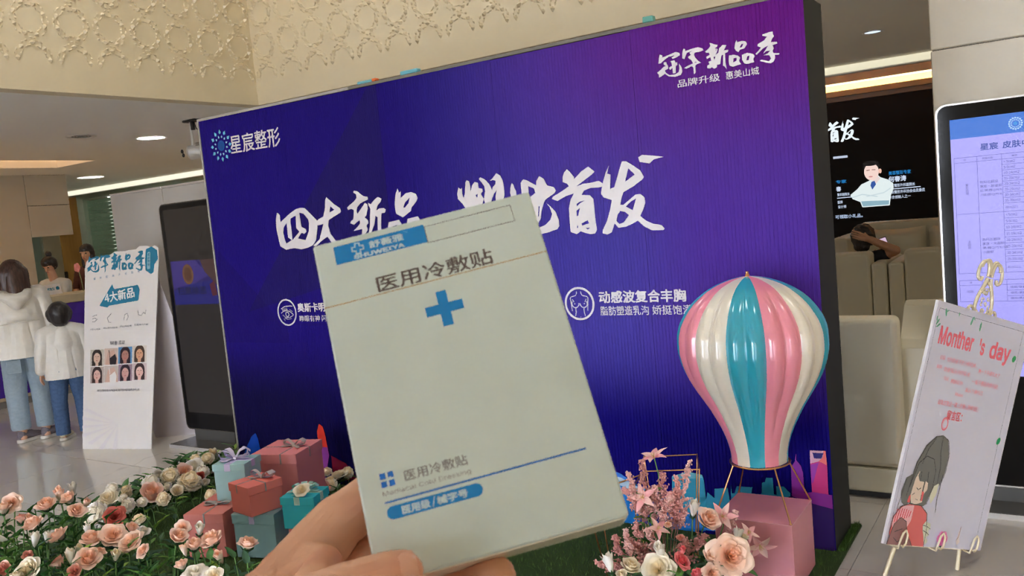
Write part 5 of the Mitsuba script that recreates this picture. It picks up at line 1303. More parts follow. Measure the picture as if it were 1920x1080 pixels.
def desk_person(label, c, f, k, hair, sh_c, bun=False, long=False, tilt=0.0):
    """Somebody at the desk: head round c, looking along f; built down to the hips."""
    t = thing("person", label, "person")
    f = unit(np.array([f[0], f[1], 0.0]))
    hf = unit(f + np.array([0, 0, tilt]))
    hu = unit(np.array([0, 0, 1.0]) - hf * hf[2])
    r = unit(np.cross(f, [0, 0, 1.0]))
    c = np.array(c, float)
    Q = lambda x, y, z: c + r * x + f * y + np.array([0, 0, z])
    b = head_bones(c, hf, hu, k)
    b += chain([Q(0, -0.01, -0.08), Q(0, -0.04, -0.2), Q(0, -0.05, -0.36), Q(0, -0.03, -0.62), Q(0, 0, -0.75)], [0.05, 0.055, 0.11, 0.10, 0.12])
    for q in (-1, 1):
        b += chain([Q(q * 0.08, -0.05, -0.24), Q(q * 0.17, -0.05, -0.25), Q(q * 0.21, 0.02, -0.50), Q(q * 0.10, 0.20, -0.56)], [0.06, 0.052, 0.038, 0.026])
        b += hand_bones(Q(q * 0.10, 0.20, -0.56), f * 0.9 - r * q * 0.3, -r * q, 0.95, q)
        b += chain([Q(q * 0.08, 0.0, -0.75), Q(q * 0.09, 0.02, -1.05), Q(q * 0.09, 0.0, 0.06 - c[2])], [0.085, 0.055, 0.035])
        b.append((Q(q * 0.09, 0.0, 0.035 - c[2]), 0.032, Q(q * 0.09, 0.14, 0.03 - c[2]), 0.026))
    obj("body", mikit.ply(blob(b, 0.022, 3, res=14), SKIN, smooth=True), t)
    face_parts(t, c, hf, hu, k)
    sb = [(Q(-0.08, -0.05, -0.27), 0.095, Q(0.08, -0.05, -0.27), 0.095), (Q(-0.05, -0.045, -0.3), 0.115, Q(-0.05, -0.02, -0.75), 0.12), (Q(0.05, -0.045, -0.3), 0.115, Q(0.05, -0.02, -0.75), 0.12)]
    for q in (-1, 1):
        sb += chain([Q(q * 0.08, -0.05, -0.24), Q(q * 0.17, -0.05, -0.25), Q(q * 0.205, 0.0, -0.44)], [0.075, 0.068, 0.055])
    obj("blouse", mikit.ply(blob(sb, 0.03, 4, res=14), sh_c, smooth=True), t)
    sk = []
    for q in (-1, 1):
        sk += chain([Q(q * 0.07, 0.0, -0.72), Q(q * 0.09, 0.02, -1.05), Q(q * 0.09, 0.0, 0.12 - c[2])], [0.12, 0.075, 0.055])
    obj("trousers", mikit.ply(blob(sk, 0.03, 3, res=14), "mat_black_plastic", smooth=True), t)
    G = lambda x, y, z: c + unit(np.cross(hf, hu)) * x * k + hf * y * k + hu * z * k
    hb = [(G(0, -0.08, 0.19), 0.36 * k, G(0, 0.05, 0.22), 0.33 * k), (G(0, -0.16, 0.1), 0.33 * k, G(0, -0.16, -0.08), 0.28 * k), (G(-0.22, -0.02, 0.14), 0.2 * k, G(-0.25, -0.05, -0.02), 0.14 * k), (G(0.22, -0.02, 0.14), 0.2 * k, G(0.25, -0.05, -0.02), 0.14 * k)]
    if bun:
        hb += [(G(0, -0.30, 0.45), 0.15 * k, G(0.0, -0.32, 0.55), 0.16 * k)]
    if long:
        hb += [(G(0, -0.2, 0.0), 0.32 * k, G(0, -0.32, -0.75), 0.26 * k), (G(0.24, -0.04, 0.05), 0.14 * k, G(0.26, -0.02, -0.7), 0.14 * k), (G(-0.24, -0.06, 0.05), 0.14 * k, G(-0.27, -0.1, -0.7), 0.14 * k)]
    obj("hair", mikit.ply(blob(hb, 0.016, 3, res=16), hair, smooth=True), t)
    return t


UNI = cloth("pale_uniform", (206, 212, 214), (220, 225, 226), 30, 0.7)
desk_person("receptionist with a black hair bun and pale uniform looking down behind the desk", (-11.1, 6.02, 1.452), (0.35, -1.0), 0.235, HAIRB, UNI, bun=True, tilt=-0.55)
desk_person("person with long black hair behind the reception desk, partly hidden by the promotion stand", (-11.1, 6.54, 1.562), (0.45, -0.9), 0.24, HAIRB, cloth("dark_blouse", (70, 40, 36), (92, 54, 46), 30), long=True, tilt=-0.1)

# the man in the second row of sofas
ma = thing("person", "seated man with one hand held to his black hair, in the second sofa row", "person")
A = lambda *q: np.array(q, float)
hd = A(-1.575, 8.27, 1.045)
b = head_bones(hd, (-0.1, 1, -0.15), (0, 0.15, 1), 0.235)
b += chain([A(-1.585, 8.24, 0.96), A(-1.60, 8.24, 0.88), A(-1.61, 8.27, 0.74), A(-1.62, 8.27, 0.57)], [0.055, 0.065, 0.115, 0.12])
b += chain([A(-1.60, 8.25, 0.86), A(-1.46, 8.25, 0.875), A(-1.30, 8.22, 0.935), A(-1.505, 8.15, 1.055)], [0.06, 0.055, 0.043, 0.03])
b += hand_bones(A(-1.505, 8.15, 1.055), (-0.85, -0.05, 0.35), (0.2, 0.2, 1.0), 1.0, 1)
b += chain([A(-1.62, 8.25, 0.86), A(-1.79, 8.25, 0.83), A(-1.83, 8.40, 0.66), A(-1.56, 8.60, 0.82)], [0.06, 0.055, 0.043, 0.028])
b += hand_bones(A(-1.56, 8.60, 0.82), (0.6, 0.1, 0.6), (-0.6, -0.2, 0.6), 1.0, -1)
for q in (-1, 1):
    x = -1.62 + 0.1 * q
    b += chain([A(x, 8.30, 0.53), A(x + 0.05 * q, 8.86, 0.54), A(x + 0.04 * q, 8.92, 0.12)], [0.09, 0.062, 0.045])
    b.append((A(x + 0.04 * q, 8.92, 0.05), 0.045, A(x + 0.05 * q, 9.10, 0.035), 0.033))
obj("body", mikit.ply(blob(b, 0.02, 4, res=14), mat("tan_skin", principled(mikit.proc(skin_fn((178, 132, 102), (190, 144, 114), 25)), 0.5, 0.4)), smooth=True), ma)
face_parts(ma, hd, (-0.1, 1, -0.15), (0, 0.15, 1), 0.235)
hb = [(hd + A(0, -0.03, 0.045), 0.098, hd + A(0, 0.03, 0.05), 0.095), (hd + A(0, -0.045, 0.02), 0.088, hd + A(-0.005, -0.05, -0.05), 0.07), (hd + A(-0.06, 0, 0.02), 0.05, hd + A(-0.062, 0, -0.02), 0.035), (hd + A(0.06, 0, 0.02), 0.05, hd + A(0.062, 0, -0.02), 0.035)]
hm = blob(hb, 0.012, 2, res=16)
import meshkit
hm.vertices += hm.vertex_normals * ((meshkit.noise(hm.vertices * 45, 3) - 0.4) * 0.014)[:, None]
obj("hair", mikit.ply(hm, HAIRB, smooth=True), ma)
sb = [(A(-1.72, 8.26, 0.84), 0.075, A(-1.50, 8.26, 0.85), 0.075), (A(-1.61, 8.27, 0.80), 0.13, A(-1.62, 8.27, 0.57), 0.135), (A(-1.50, 8.25, 0.865), 0.07, A(-1.40, 8.24, 0.895), 0.062), (A(-1.74, 8.25, 0.845), 0.068, A(-1.81, 8.31, 0.76), 0.06)]
obj("t_shirt", mikit.ply(blob(sb, 0.02, 3, res=14), cloth("black_cotton", (24, 24, 26), (36, 36, 38), 60), smooth=True), ma)
lb = []
for q in (-1, 1):
    x = -1.62 + 0.1 * q
    lb += chain([A(x, 8.28, 0.53), A(x + 0.05 * q, 8.86, 0.545), A(x + 0.04 * q, 8.92, 0.16)], [0.105, 0.075, 0.06])
obj("trousers", mikit.ply(blob(lb, 0.025, 3, res=14), DENIM2, smooth=True), ma)
ph = thing("phone", "phone with a lit pinkish screen held up by the seated man", "phone")
MPH = frame((-1.47, 8.62, 0.885), unit((0.93, 0.05, 0.28)), unit((-0.25, -0.25, 0.92)))
MPH[:3, 2] = unit(np.cross(MPH[:3, 0], MPH[:3, 1]))
obj("case", mikit.ply(extrude(rrect(0, 0.072, 0, 0.145, 0.008), 0.008, MPH, -0.009), BLACK), ph)
obj("screen", mikit.ply(extrude(rrect(0.004, 0.068, 0.006, 0.139, 0.004), 0.0006, MPH, -0.0008), BLACK, emitter=emit(lin(226, 196, 222), 0.85, 0.05)), ph)

# glass partition with slatted blind, doors and wall pieces far behind the reception
gp = struct("glass_partition", mikit.ply(cat([bx(-16.85, -16.62, 9.86, 9.95, 0, 2.7), bx(-12.3, -12.1, 9.86, 9.95, 0, 2.7), bx(-16.85, -12.1, 9.86, 9.95, 2.62, 2.8), bx(-14.6, -14.5, 9.87, 9.95, 0, 2.62)]), pmat("frame_mint", (196, 208, 194), 0.4)))
GRN = pmat("blind_green", (140, 172, 150), 0.35, spec=0.5)
slat = mikit.ply(rbx(-16.6, -14.62, 9.93, 9.945, -0.034, 0.034, 0.004, 1), GRN)
slat2 = mikit.ply(rbx(-14.48, -12.32, 9.93, 9.945, -0.034, 0.034, 0.004, 1), GRN)
for i in range(36):
    obj("slat", slat, gp, T().translate([0, 0, 0.06 + 0.0715 * i]))
    obj("slat", slat2, gp, T().translate([0, 0, 0.06 + 0.0715 * i]))
d1 = struct("door_1", mikit.ply(rbx(-17.7, -16.87, 9.89, 9.95, 0, 2.7, 0.004, 1), mat("honey_wood", principled(mikit.proc(lambda p, n, uv: mix(lin(186, 136, 66), lin(206, 158, 88), fbm(p.x * 22, p.y * 22, p.z * 2.2, 4))), 0.45, 0.4))))
obj("handle", mikit.ply(bx(-17.62, -17.58, 9.84, 9.89, 0.95, 1.2), BLACK), d1)
struct("door_2", mikit.ply(rbx(-13.35, -12.35, 9.80, 9.858, 0, 2.6, 0.004, 1), "mat_honey_wood"))
struct("wall_far_back_left", mikit.ply(bx(-18.4, -17.72, 9.9, 10.05, 0, H), CREAM))
gd = struct("window_3", mikit.ply(cat([bx(-18.46, -18.42, 9.88, 9.95, 0, 2.7), bx(-19.6, -19.5, 9.88, 9.95, 0, 2.7)]), "mat_frame_mint"))
obj("pane", mikit.ply(bx(-19.5, -18.46, 9.91, 9.92, 0, 2.7), pmat("mint_glass", (176, 204, 196), 0.12, spec=0.6)), gd)
struct("wall_far_back_end", mikit.ply(bx(-21, -19.6, 9.9, 10.05, 0, H), CREAM))
# camera hanging from the ceiling at the corner of the backdrop
pj = thing("ceiling_camera", "white camera on a thin pole hanging from the ceiling beside the backdrop's upper corner", "camera")
px_, py_ = -7.303, 5.58
obj("mount", mikit.ply(cat([bx(px_ - 0.09, px_ + 0.09, py_ - 0.05, py_ + 0.05, H - 0.022, H - 0.002), bx(px_ - 0.015, px_ + 0.015, py_ - 0.015, py_ + 0.015, H - 0.1, H - 0.02)]), BLACK), pj)
obj("pole", mikit.ply(tube([(px_ - 0.03, py_, H - 0.02), (px_ - 0.035, py_, H - 0.3)], 0.014, 10), WHITE, smooth=40), pj)
obj("cable", mikit.ply(tube([(px_ + 0.02, py_, H - 0.02), (px_ + 0.05, py_, H - 0.09), (px_ + 0.11, py_ + 0.02, H - 0.15), (px_ + 0.17, py_ + 0.03, H - 0.2)], 0.006, 6), BLACK, smooth=40), pj)
dv = unit((0.75, 0.62, 0.12))
cc = np.array([px_ - 0.09, py_ - 0.03, H - 0.325])
bodyc = tube([cc, cc + dv * 0.02, cc + dv * 0.33], [0.05, 0.075, 0.07], 16)
obj("housing", mikit.ply(bodyc, WHITE, smooth=40), pj)
obj("lens", mikit.ply(cat([ellipsoid(cc + np.array([0.0, -0.035, 0.018 * q]) + dv * 0.0 + np.array([-0.005, -0.02, 0]) + np.cross(dv, [0, 0, 1]) * 0.016 * q, (0.014, 0.014, 0.02), 2) for q in (-1, 1)]), BLACK, smooth=40), pj)
obj("hood_visor", mikit.ply(tube([cc + dv * 0.1 + np.array([0, 0, 0.03]), cc + dv * 0.5 + np.array([0, 0, 0.04])], [0.06, 0.05], 12), pmat("visor_grey", (170, 166, 160), 0.5), smooth=40), pj)
# ---------------------------------------------------------------- the carton in the hand
BO, BXV, BYV, BNV = np.array([-0.2344, 0.2385, 1.457]), unit([0.78284, 0.60249, 0.15546]), unit([-0.39901, 0.29437, 0.86841]), unit([0.47745, -0.74186, 0.47085])
MC = frame(BO, BXV, BYV, BNV)
CW, CH, CT = 0.105, 0.1558, 0.026
HANDPTS = {"t0": (-0.2807, 0.1990, 1.4246), "t1": (-0.2472, 0.2089, 1.4565), "t2": (-0.2309, 0.2251, 1.4629), "t3": (-0.2204, 0.2382, 1.4650), "i0": (-0.2971, 0.2341, 1.4383), "i1": (-0.2850, 0.2690, 1.4650), "i2": (-0.2750, 0.2888, 1.4756), "i3": (-0.2607, 0.3014, 1.4828), "m0": (-0.2965, 0.2447, 1.4211), "m1": (-0.2736, 0.2817, 1.4453), "m2": (-0.2509, 0.3019, 1.4499), "m3": (-0.2360, 0.3121, 1.4533), "r0": (-0.2879, 0.2489, 1.4071), "r1": (-0.2578, 0.2826, 1.4247), "r2": (-0.2270, 0.2850, 1.4373), "r3": (-0.2056, 0.2775, 1.4482), "l0": (-0.2784, 0.2490, 1.3943), "l1": (-0.2498, 0.2775, 1.4059), "l2": (-0.2256, 0.2792, 1.4188), "l3": (-0.2109, 0.2778, 1.4277), "w": (-0.3312, 0.1994, 1.3465), "f1": (-0.3552, 0.1549, 1.1914), "f2": (-0.3634, 0.1032, 0.9847), "web": (-0.2704, 0.2467, 1.4585), }
HP = {k: np.array(v) for k, v in HANDPTS.items()}
CARTON = mat("carton", principled(mikit.proc(lambda p, n, uv: mix(lin(204, 216, 209), lin(209, 220, 214), fbm(p.x * 30, p.y * 30, p.z * 30, 2))), 0.34, 0.5))
ct = thing("carton", "white medical carton with blue label and blue cross, held up in the hand", "box")
cb = rbx(0, CW, 0, CH, -CT, 0, 0.0012, 3)
cb.apply_transform(MC)
obj("body", mikit.ply(cb, CARTON, smooth=30), ct)
FOIL = mat("clear_film", principled(lin(214, 206, 186), 0.18, 0.5, 0.35))
fm = cat([bx(0.002, CW - 0.002, -0.0005, 0.0003, -CT + 0.002, -0.002), bx(0.002, CW - 0.002, CH - 0.0003, CH + 0.0005, -CT + 0.002, -0.002)])
fm.apply_transform(MC)
obj("end_seal", mikit.ply(fm, FOIL), ct)
MMM = lambda g: affinity.scale(g, 0.001, 0.001, origin=(0, 0))
BLU_C, BRN, GRY, LTG = (20, 118, 178), (78, 64, 60), (120, 118, 114), (206, 220, 222)


def on_carton(name, layers, label=None):
    k = obj(name, art_shape([(MMM(g), c) for g, c in layers], MC, 0.00004), ct)
    if label:
        part_label(k, label)


plus = lambda x, y, a, w: sbox(x - a, y - w, x + a, y + w).union(sbox(x - w, y - a, x + w, y + a))
on_carton("brand_label", [(sbox(9.4, 142.9, 52.6, 152.3), BLU_C), (plus(20.4, 148.7, 3.0, 1.3).difference(plus(20.4, 148.7, 2.4, 0.75)), LTG), (text_at("舒薇雅", 25.8, 146.9, 16.4, 3.9, 0.03), LTG), (text_at("SHUWEIYA", 17.9, 143.4, 24.2, 2.3, 0.05, 110, True), LTG), (text_at("TM", 42.8, 150.3, 1.8, 1.0, 0, 60, True), (120, 180, 210))], "blue label with white lettering")
on_carton("outline_print", [(sbox(52.6, 142.2, 94.7, 151.2).difference(sbox(53.0, 142.55, 94.4, 150.9)), (112, 112, 108))])
on_carton("title", [(text_at("医用冷敷贴", 25.5, 123.9, 54.5, 8.2, 0.012), BRN)], "dark brown title of five characters")
on_carton("gold_line", [(sbox(0.4, 122.9, 104.6, 123.35), (176, 146, 98))])
on_carton("blue_cross", [(plus(52.9, 108.5, 8.6, 2.35), BLU_C)])
on_carton("squares_print", [(unary_union([sbox(9.6, 40.6, 12.0, 43.1), sbox(13.0, 40.6, 15.4, 43.1), sbox(9.6, 37.1, 12.0, 39.6), sbox(13.0, 37.1, 15.4, 39.6)]).difference(affinity.rotate(sbox(12.0, 39.7, 14.4, 40.5), 45)), (28, 96, 178))])
on_carton("name_lettering", [(text_at("医用冷敷贴", 19.7, 37.3, 27.0, 4.6, 0.01), GRY), (text_at("Mediacal Cold Dressing", 9.4, 33.0, 37.6, 2.5, 0.0, 110, True), (134, 132, 128))])
on_carton("blue_line", [(sbox(9.7, 30.45, 95.8, 31.2), (40, 104, 172))])
on_carton("blue_band", [(LineString([(12.3, 26.2), (47.4, 26.2)]).buffer(2.7, quad_segs=8), BLU_C), (text_at("医用级", 15.8, 24.3, 12.0, 3.7, 0.035), LTG), (line([(28.6, 24.2), (30.0, 28.2)], 0.45), LTG), (text_at("械字号", 30.6, 24.3, 13.2, 3.7, 0.035), LTG)], "blue rounded band with white lettering")

# ---------------------------------------------------------------- the hand: a left hand, thumb over the front, fingers behind and below
hn = thing("person", "hand of the person taking the picture, gripping the carton, thumb over its front", "hand")
H_ = HP
b = chain([H_["t0"], H_["t1"], H_["t2"]], [0.018, 0.0135, 0.0108])
b += [(H_["t2"], 0.0105, H_["t2"] * 0.35 + H_["t3"] * 0.65, 0.0098), (H_["t2"] * 0.35 + H_["t3"] * 0.65, 0.0098, H_["t3"], 0.0085)]
b += chain([H_["i0"], H_["i1"], H_["i2"], H_["i3"]], [0.0155, 0.0128, 0.0108, 0.0085])
b += chain([H_["m0"], H_["m1"], H_["m2"], H_["m3"]], [0.0155, 0.0122, 0.0105, 0.0085])
b += chain([H_["r0"], H_["r1"], H_["r2"], H_["r3"]], [0.015, 0.0118, 0.0105, 0.0096])
b += chain([H_["l0"], H_["l1"], H_["l2"], H_["l3"]], [0.014, 0.0105, 0.009, 0.0078])
wr = H_["w"]
for k, r in (("t0", 0.020), ("i0", 0.017), ("m0", 0.017), ("r0", 0.0165), ("l0", 0.016)):
    b.append((wr, 0.026, H_[k], r))
b += [(H_["i0"], 0.0145, H_["m0"], 0.0145), (H_["m0"], 0.0145, H_["r0"], 0.0145), (H_["r0"], 0.0145, H_["l0"], 0.0135)]
b += [(H_["t0"], 0.0185, H_["i0"], 0.0145), (H_["t1"] * 0.75 + H_["t0"] * 0.25, 0.0115, H_["i0"] * 0.8 + H_["i1"] * 0.2, 0.0125), (H_["web"], 0.0068, H_["i0"], 0.013), (H_["web"], 0.0068, H_["t1"], 0.0105), (H_["web"], 0.0068, H_["i0"] * 0.5 + H_["i1"] * 0.5, 0.0115)]
b += chain([wr, np.array([-0.365, 0.10, 1.252]), np.array([-0.405, -0.02, 1.165])], [0.0275, 0.037, 0.042])
hm = blob(b, 0.0028, 7, res=28)
nv = (meshkit.noise(hm.vertices * 420, 2) - 0.5) * 0.00035 + (meshkit.noise(hm.vertices * 90, 5) - 0.5) * 0.0012
# creases across the knuckles
def crease(V, c, d, w, depth, r):
    s = (V - c) @ unit(d)
    near = np.exp(-(np.linalg.norm(V - c, axis=1) / r) ** 4)
    return -depth * np.exp(-(s / w) ** 2) * near
for a_, b_, t_, dp in (("t1", "t3", "t2", 0.0011), ("i0", "i2", "i1", 0.0009), ("m0", "m2", "m1", 0.0009), ("r0", "r2", "r1", 0.0008)):
    for off in (-0.0028, 0.0, 0.0026):
        nv = nv + crease(hm.vertices, H_[t_] + unit(H_[b_] - H_[a_]) * off, H_[b_] - H_[a_], 0.0007, dp * (1 if off == 0 else 0.6), 0.017)
nv = nv + crease(hm.vertices, H_["i0"] * 0.62 + H_["i1"] * 0.38, H_["web"] - H_["i0"] + (H_["i1"] - H_["i0"]) * 0.6, 0.0009, 0.0013, 0.022)
hm.vertices = hm.vertices + hm.vertex_normals * nv[:, None]


def hand_skin(p, n, uv):
    a = fbm(p.x * 70, p.y * 70, p.z * 70, 4)
    c = mix(lin(200, 142, 110), lin(216, 164, 132), a)
    red = smoothstep(0.52, 0.72, fbm(p.x * 38 + 4, p.y * 38, p.z * 38, 2))
    return mix(c, lin(204, 128, 104), red * 0.55)


HSKIN = mat("hand_skin", {"type": "bumpmap", "arbitrary": mikit.proc(lambda p, n, uv: (1 - voronoi(p.x * 900 + p.z * 300, p.y * 900 - p.z * 500)[0]) * 0.00006 + fbm(p.x * 300, p.y * 300, p.z * 300, 3) * 0.00025, 2e-4), "scale": 1.0,
                          "bsdf": principled(mikit.proc(hand_skin), 0.42, 0.5)})
obj("skin", mikit.ply(hm, HSKIN, smooth=True), hn)
NAIL = mat("nail", principled(lin(214, 158, 130), 0.3, 0.5))


def nail(key, tip, prev, toward, r):
    d = unit(HP[tip] - HP[prev])
    n = unit(toward - d * (d @ toward))
    s = np.cross(d, n)
    P = []
    for v_ in np.linspace(-1, 1, 11):
        row = []
        for u_ in np.linspace(-1, 1, 11):
            a_ = u_ * 0.72
            edge = 0.93 + 0.10 * (1 - abs(u_) ** 3) * (1 - abs(v_) ** 4)
            row.append(HP[tip] + d * (v_ * 0.0052 * math.sqrt(1 - 0.25 * u_ * u_) + 0.001) + (n * math.cos(a_) + s * math.sin(a_)) * r * edge * 0.985)
        P.append(row)
    k = obj("nail", mikit.ply(grid_mesh(P), NAIL, smooth=True), hn)


nail("thumb", "t3", "t2", unit(np.array([0.35, -0.75, 0.55])), 0.0089)

# the rest of that person, tall, stands behind the camera and keeps part of the light of the entrance off the carton
Fv, Rv = np.array([-0.548, 0.832, 0]), np.array([0.836, 0.541, 0])
bc = np.array([-0.10, -0.37, 0.0])
Pp = lambda r, f, z: bc + Rv * r + Fv * f + np.array([0, 0, z])
b = head_bones(Pp(0.02, -0.03, 1.790), Fv, (0, 0, 1), 0.235)
b += chain([Pp(0, -0.04, 1.690), Pp(0, -0.05, 1.590), Pp(0, -0.04, 1.366), Pp(0, -0.03, 1.038)], [0.055, 0.07, 0.13, 0.14])
b += chain([Pp(-0.10, -0.04, 1.560), Pp(-0.20, -0.02, 1.530), np.array([-0.405, -0.02, 1.165])], [0.07, 0.058, 0.043])
b += chain([Pp(0.10, -0.04, 1.56), Pp(0.21, -0.02, 1.53), Pp(0.27, 0.06, 1.30), Pp(0.15, 0.24, 1.50)], [0.07, 0.058, 0.043, 0.03])
b += hand_bones(Pp(0.15, 0.24, 1.50), (-0.3, 0.1, 0.95), (-0.9, 0.2, -0.3), 1.0, 1)
for q in (-1, 1):
    b += chain([Pp(q * 0.09, -0.03, 1.005), Pp(q * 0.10, 0.0, 0.546), Pp(q * 0.10, -0.03, 0.087)], [0.11, 0.065, 0.04])
    b.append((Pp(q * 0.10, -0.04, 0.049), 0.04, Pp(q * 0.11, 0.12, 0.033), 0.028))
obj("body", mikit.ply(blob(b, 0.022, 4, res=14), SKIN, smooth=True), hn)
face_parts(hn, Pp(0.02, -0.03, 1.790), Fv, (0, 0, 1), 0.235)
sb = [(Pp(-0.1, -0.04, 1.530), 0.10, Pp(0.1, -0.04, 1.530), 0.10), (Pp(-0.06, -0.04, 1.508), 0.13, Pp(-0.06, -0.03, 1.005), 0.15), (Pp(0.06, -0.04, 1.508), 0.13, Pp(0.06, -0.03, 1.005), 0.15)]
sb += chain([Pp(-0.12, -0.04, 1.560), Pp(-0.20, -0.02, 1.530), np.array([-0.405, -0.02, 1.165]) * 0.6 + Pp(-0.20, -0.02, 1.530) * 0.4], [0.085, 0.08, 0.066])
sb += chain([Pp(0.12, -0.04, 1.56), Pp(0.21, -0.02, 1.53), Pp(0.265, 0.05, 1.34)], [0.085, 0.075, 0.062])
obj("shirt", mikit.ply(blob(sb, 0.03, 4, res=14), cloth("dark_shirt", (52, 54, 62), (66, 68, 76), 40), smooth=True), hn)
lb = []
for q in (-1, 1):
    lb += chain([Pp(q * 0.08, -0.03, 1.027), Pp(q * 0.10, 0.0, 0.546), Pp(q * 0.10, -0.03, 0.142)], [0.135, 0.085, 0.065])
obj("trousers", mikit.ply(blob(lb, 0.03, 3, res=14), DENIM2, smooth=True), hn)
hd_ = Pp(0.02, -0.03, 1.790)
obj("hair", mikit.ply(blob([(hd_ + np.array([0, 0, 0.05]) - Fv * 0.03, 0.1, hd_ + np.array([0, 0, 0.055]) + Fv * 0.02, 0.09), (hd_ - Fv * 0.05, 0.085, hd_ - Fv * 0.05 - np.array([0, 0, 0.05]), 0.07)], 0.018, 3, res=14), HAIRB, smooth=True), hn)
# ---------------------------------------------------------------- artificial flowers
# blooms: x, y, z, width, kind (o open, s from the side, c cupped, b bud), colour
FRONT = [(-3.589,1.66,0.621,0.06,'o','p'),(-3.58,1.619,0.612,0.055,'c','p'),(-3.459,1.727,0.604,0.073,'s','p'),(-3.472,1.791,0.618,0.048,'b','p'),(-3.424,1.801,0.609,0.056,'c','p'),(-3.469,1.845,0.627,0.04,'b','w'),(-3.45,1.622,0.585,0.046,'c','d'),(-3.376,1.626,0.571,0.074,'s','p'),(-3.422,1.635,0.582,0.031,'b','p'),(-3.321,1.769,0.581,0.063,'s','p'),(-3.331,1.814,0.59,0.032,'b','p'),(-3.264,1.571,0.544,0.04,'b','w'),(-3.218,1.635,0.543,0.068,'s','p'),(-3.244,1.605,0.544,0.032,'b','w'),(-3.094,1.69,0.526,0.076,'s','p'),(-3.156,1.714,0.54,0.035,'b','w'),(-3.053,1.75,0.525,0.077,'o','p'),(-2.953,1.756,0.508,0.079,'o','p'),(-2.867,1.747,0.493,0.045,'o','p'),(-3.036,1.817,0.53,0.045,'c','p'),(-2.973,1.823,0.519,0.045,'c','w'),(-2.98,1.606,0.501,0.081,'s','p'),(-2.988,1.656,0.505,0.039,'c','p'),(-3.04,1.576,0.508,0.042,'b','y'),(-3.058,1.619,0.514,0.033,'b','y'),(-2.915,1.67,0.495,0.037,'b','y'),(-3.045,1.53,0.506,0.057,'c','d'),(-3.164,1.403,0.516,0.049,'c','d'),(-3.084,1.446,0.507,0.075,'o','y'),(-3.18,1.498,0.524,0.039,'c','d'),(-2.94,1.53,0.491,0.045,'c','d'),(-2.805,1.879,0.541,0.044,'o','p'),(-2.787,1.842,0.518,0.063,'c','p'),(-2.743,1.904,0.528,0.04,'b','w'),(-2.675,1.902,0.5,0.079,'s','p'),(-2.713,1.853,0.494,0.055,'c','p'),(-2.723,1.818,0.484,0.033,'b','p'),(-2.593,1.867,0.456,0.04,'b','p'),(-2.687,1.776,0.454,0.046,'c','p'),(-2.551,1.962,0.478,0.07,'s','p'),(-2.62,1.777,0.431,0.072,'o','w'),(-2.558,1.807,0.421,0.049,'o','y'),(-3.381,1.508,0.559,0.036,'b','w'),(-3.076,1.401,0.504,0.044,'c','y')]
BORDER = [(-4.715,2.736,0.17,np.float64(0.081),'o','w'),(-4.551,2.614,0.17,np.float64(0.081),'c','y'),(-4.583,2.75,0.17,np.float64(0.077),'c','y'),(-4.365,2.423,0.17,np.float64(0.13),'o','w'),(-4.243,2.457,0.17,np.float64(0.073),'o','r'),(-4.329,2.592,0.17,np.float64(0.081),'o','w'),(-4.131,2.519,0.17,np.float64(0.067),'c','y'),(-4.382,2.768,0.17,np.float64(0.103),'c','p'),(-4.212,2.726,0.17,np.float64(0.082),'c','y'),(-4.653,3.075,0.15,np.float64(0.105),'o','y'),(-4.76,3.063,0.15,np.float64(0.053),'c','w'),(-4.408,2.89,0.17,np.float64(0.049),'c','w'),(-4.663,2.949,0.15,np.float64(0.096),'o','w'),(-4.67,3.253,0.15,np.float64(0.081),'o','w'),(-4.519,3.21,0.15,np.float64(0.079),'o','w'),(-4.404,3.03,0.15,np.float64(0.133),'o','y'),(-4.629,3.156,0.15,np.float64(0.079),'c','p'),(-4.281,3.048,0.15,np.float64(0.041),'b','w'),(-4.076,2.931,0.17,np.float64(0.072),'o','y'),(-4.435,3.131,0.15,np.float64(0.042),'c','r'),(-4.82,3.38,0.15,np.float64(0.07),'c','y'),(-4.739,3.415,0.15,np.float64(0.083),'c','y'),(-4.763,3.491,0.15,np.float64(0.053),'b','y'),(-4.481,2.655,0.17,np.float64(0.054),'c','w'),(-4.299,2.653,0.17,np.float64(0.059),'o','w'),(-4.268,2.851,0.17,np.float64(0.054),'c','y'),(-4.007,3.684,0.1,np.float64(0.074),'o','y'),(-3.893,3.64,0.1,np.float64(0.06),'c','y'),(-3.754,3.596,0.1,np.float64(0.084),'o','y'),(-3.747,3.673,0.1,np.float64(0.072),'o','y'),(-3.695,3.461,0.1,np.float64(0.088),'o','y'),(-3.653,3.376,0.1,np.float64(0.068),'c','d'),(-3.809,3.446,0.1,np.float64(0.064),'c','r')]
RIGHT = [(-1.236,2.994,0.4,0.049,'b','w'),(-1.183,3.002,0.364,0.085,'s','p'),(-1.193,2.75,0.3,0.055,'o','k'),(-1.198,2.772,0.326,0.027,'b','k'),(-1.051,2.855,0.297,0.119,'o','p'),(-1.41,2.603,0.316,0.05,'b','w'),(-1.344,2.639,0.302,0.069,'s','y'),(-1.259,2.686,0.284,0.091,'o','y'),(-1.264,2.725,0.329,0.05,'b','w'),(-1.112,2.812,0.301,0.05,'c','p'),(-1.082,3.022,0.3,0.044,'b','w'),(-1.058,3.036,0.296,0.032,'c','y'),(-1.139,2.753,0.26,0.042,'c','k'),(-1.098,2.78,0.255,0.061,'o','p'),(-1.259,2.904,0.315,0.032,'c','d'),(-1.308,2.906,0.36,0.028,'c','p'),(-1.364,2.605,0.282,0.038,'c','y')]
RF = np.random.default_rng(21)
PETAL = mat("petal", principled({"type": "mesh_attribute", "name": "vertex_color"}, 0.6, 0.3))
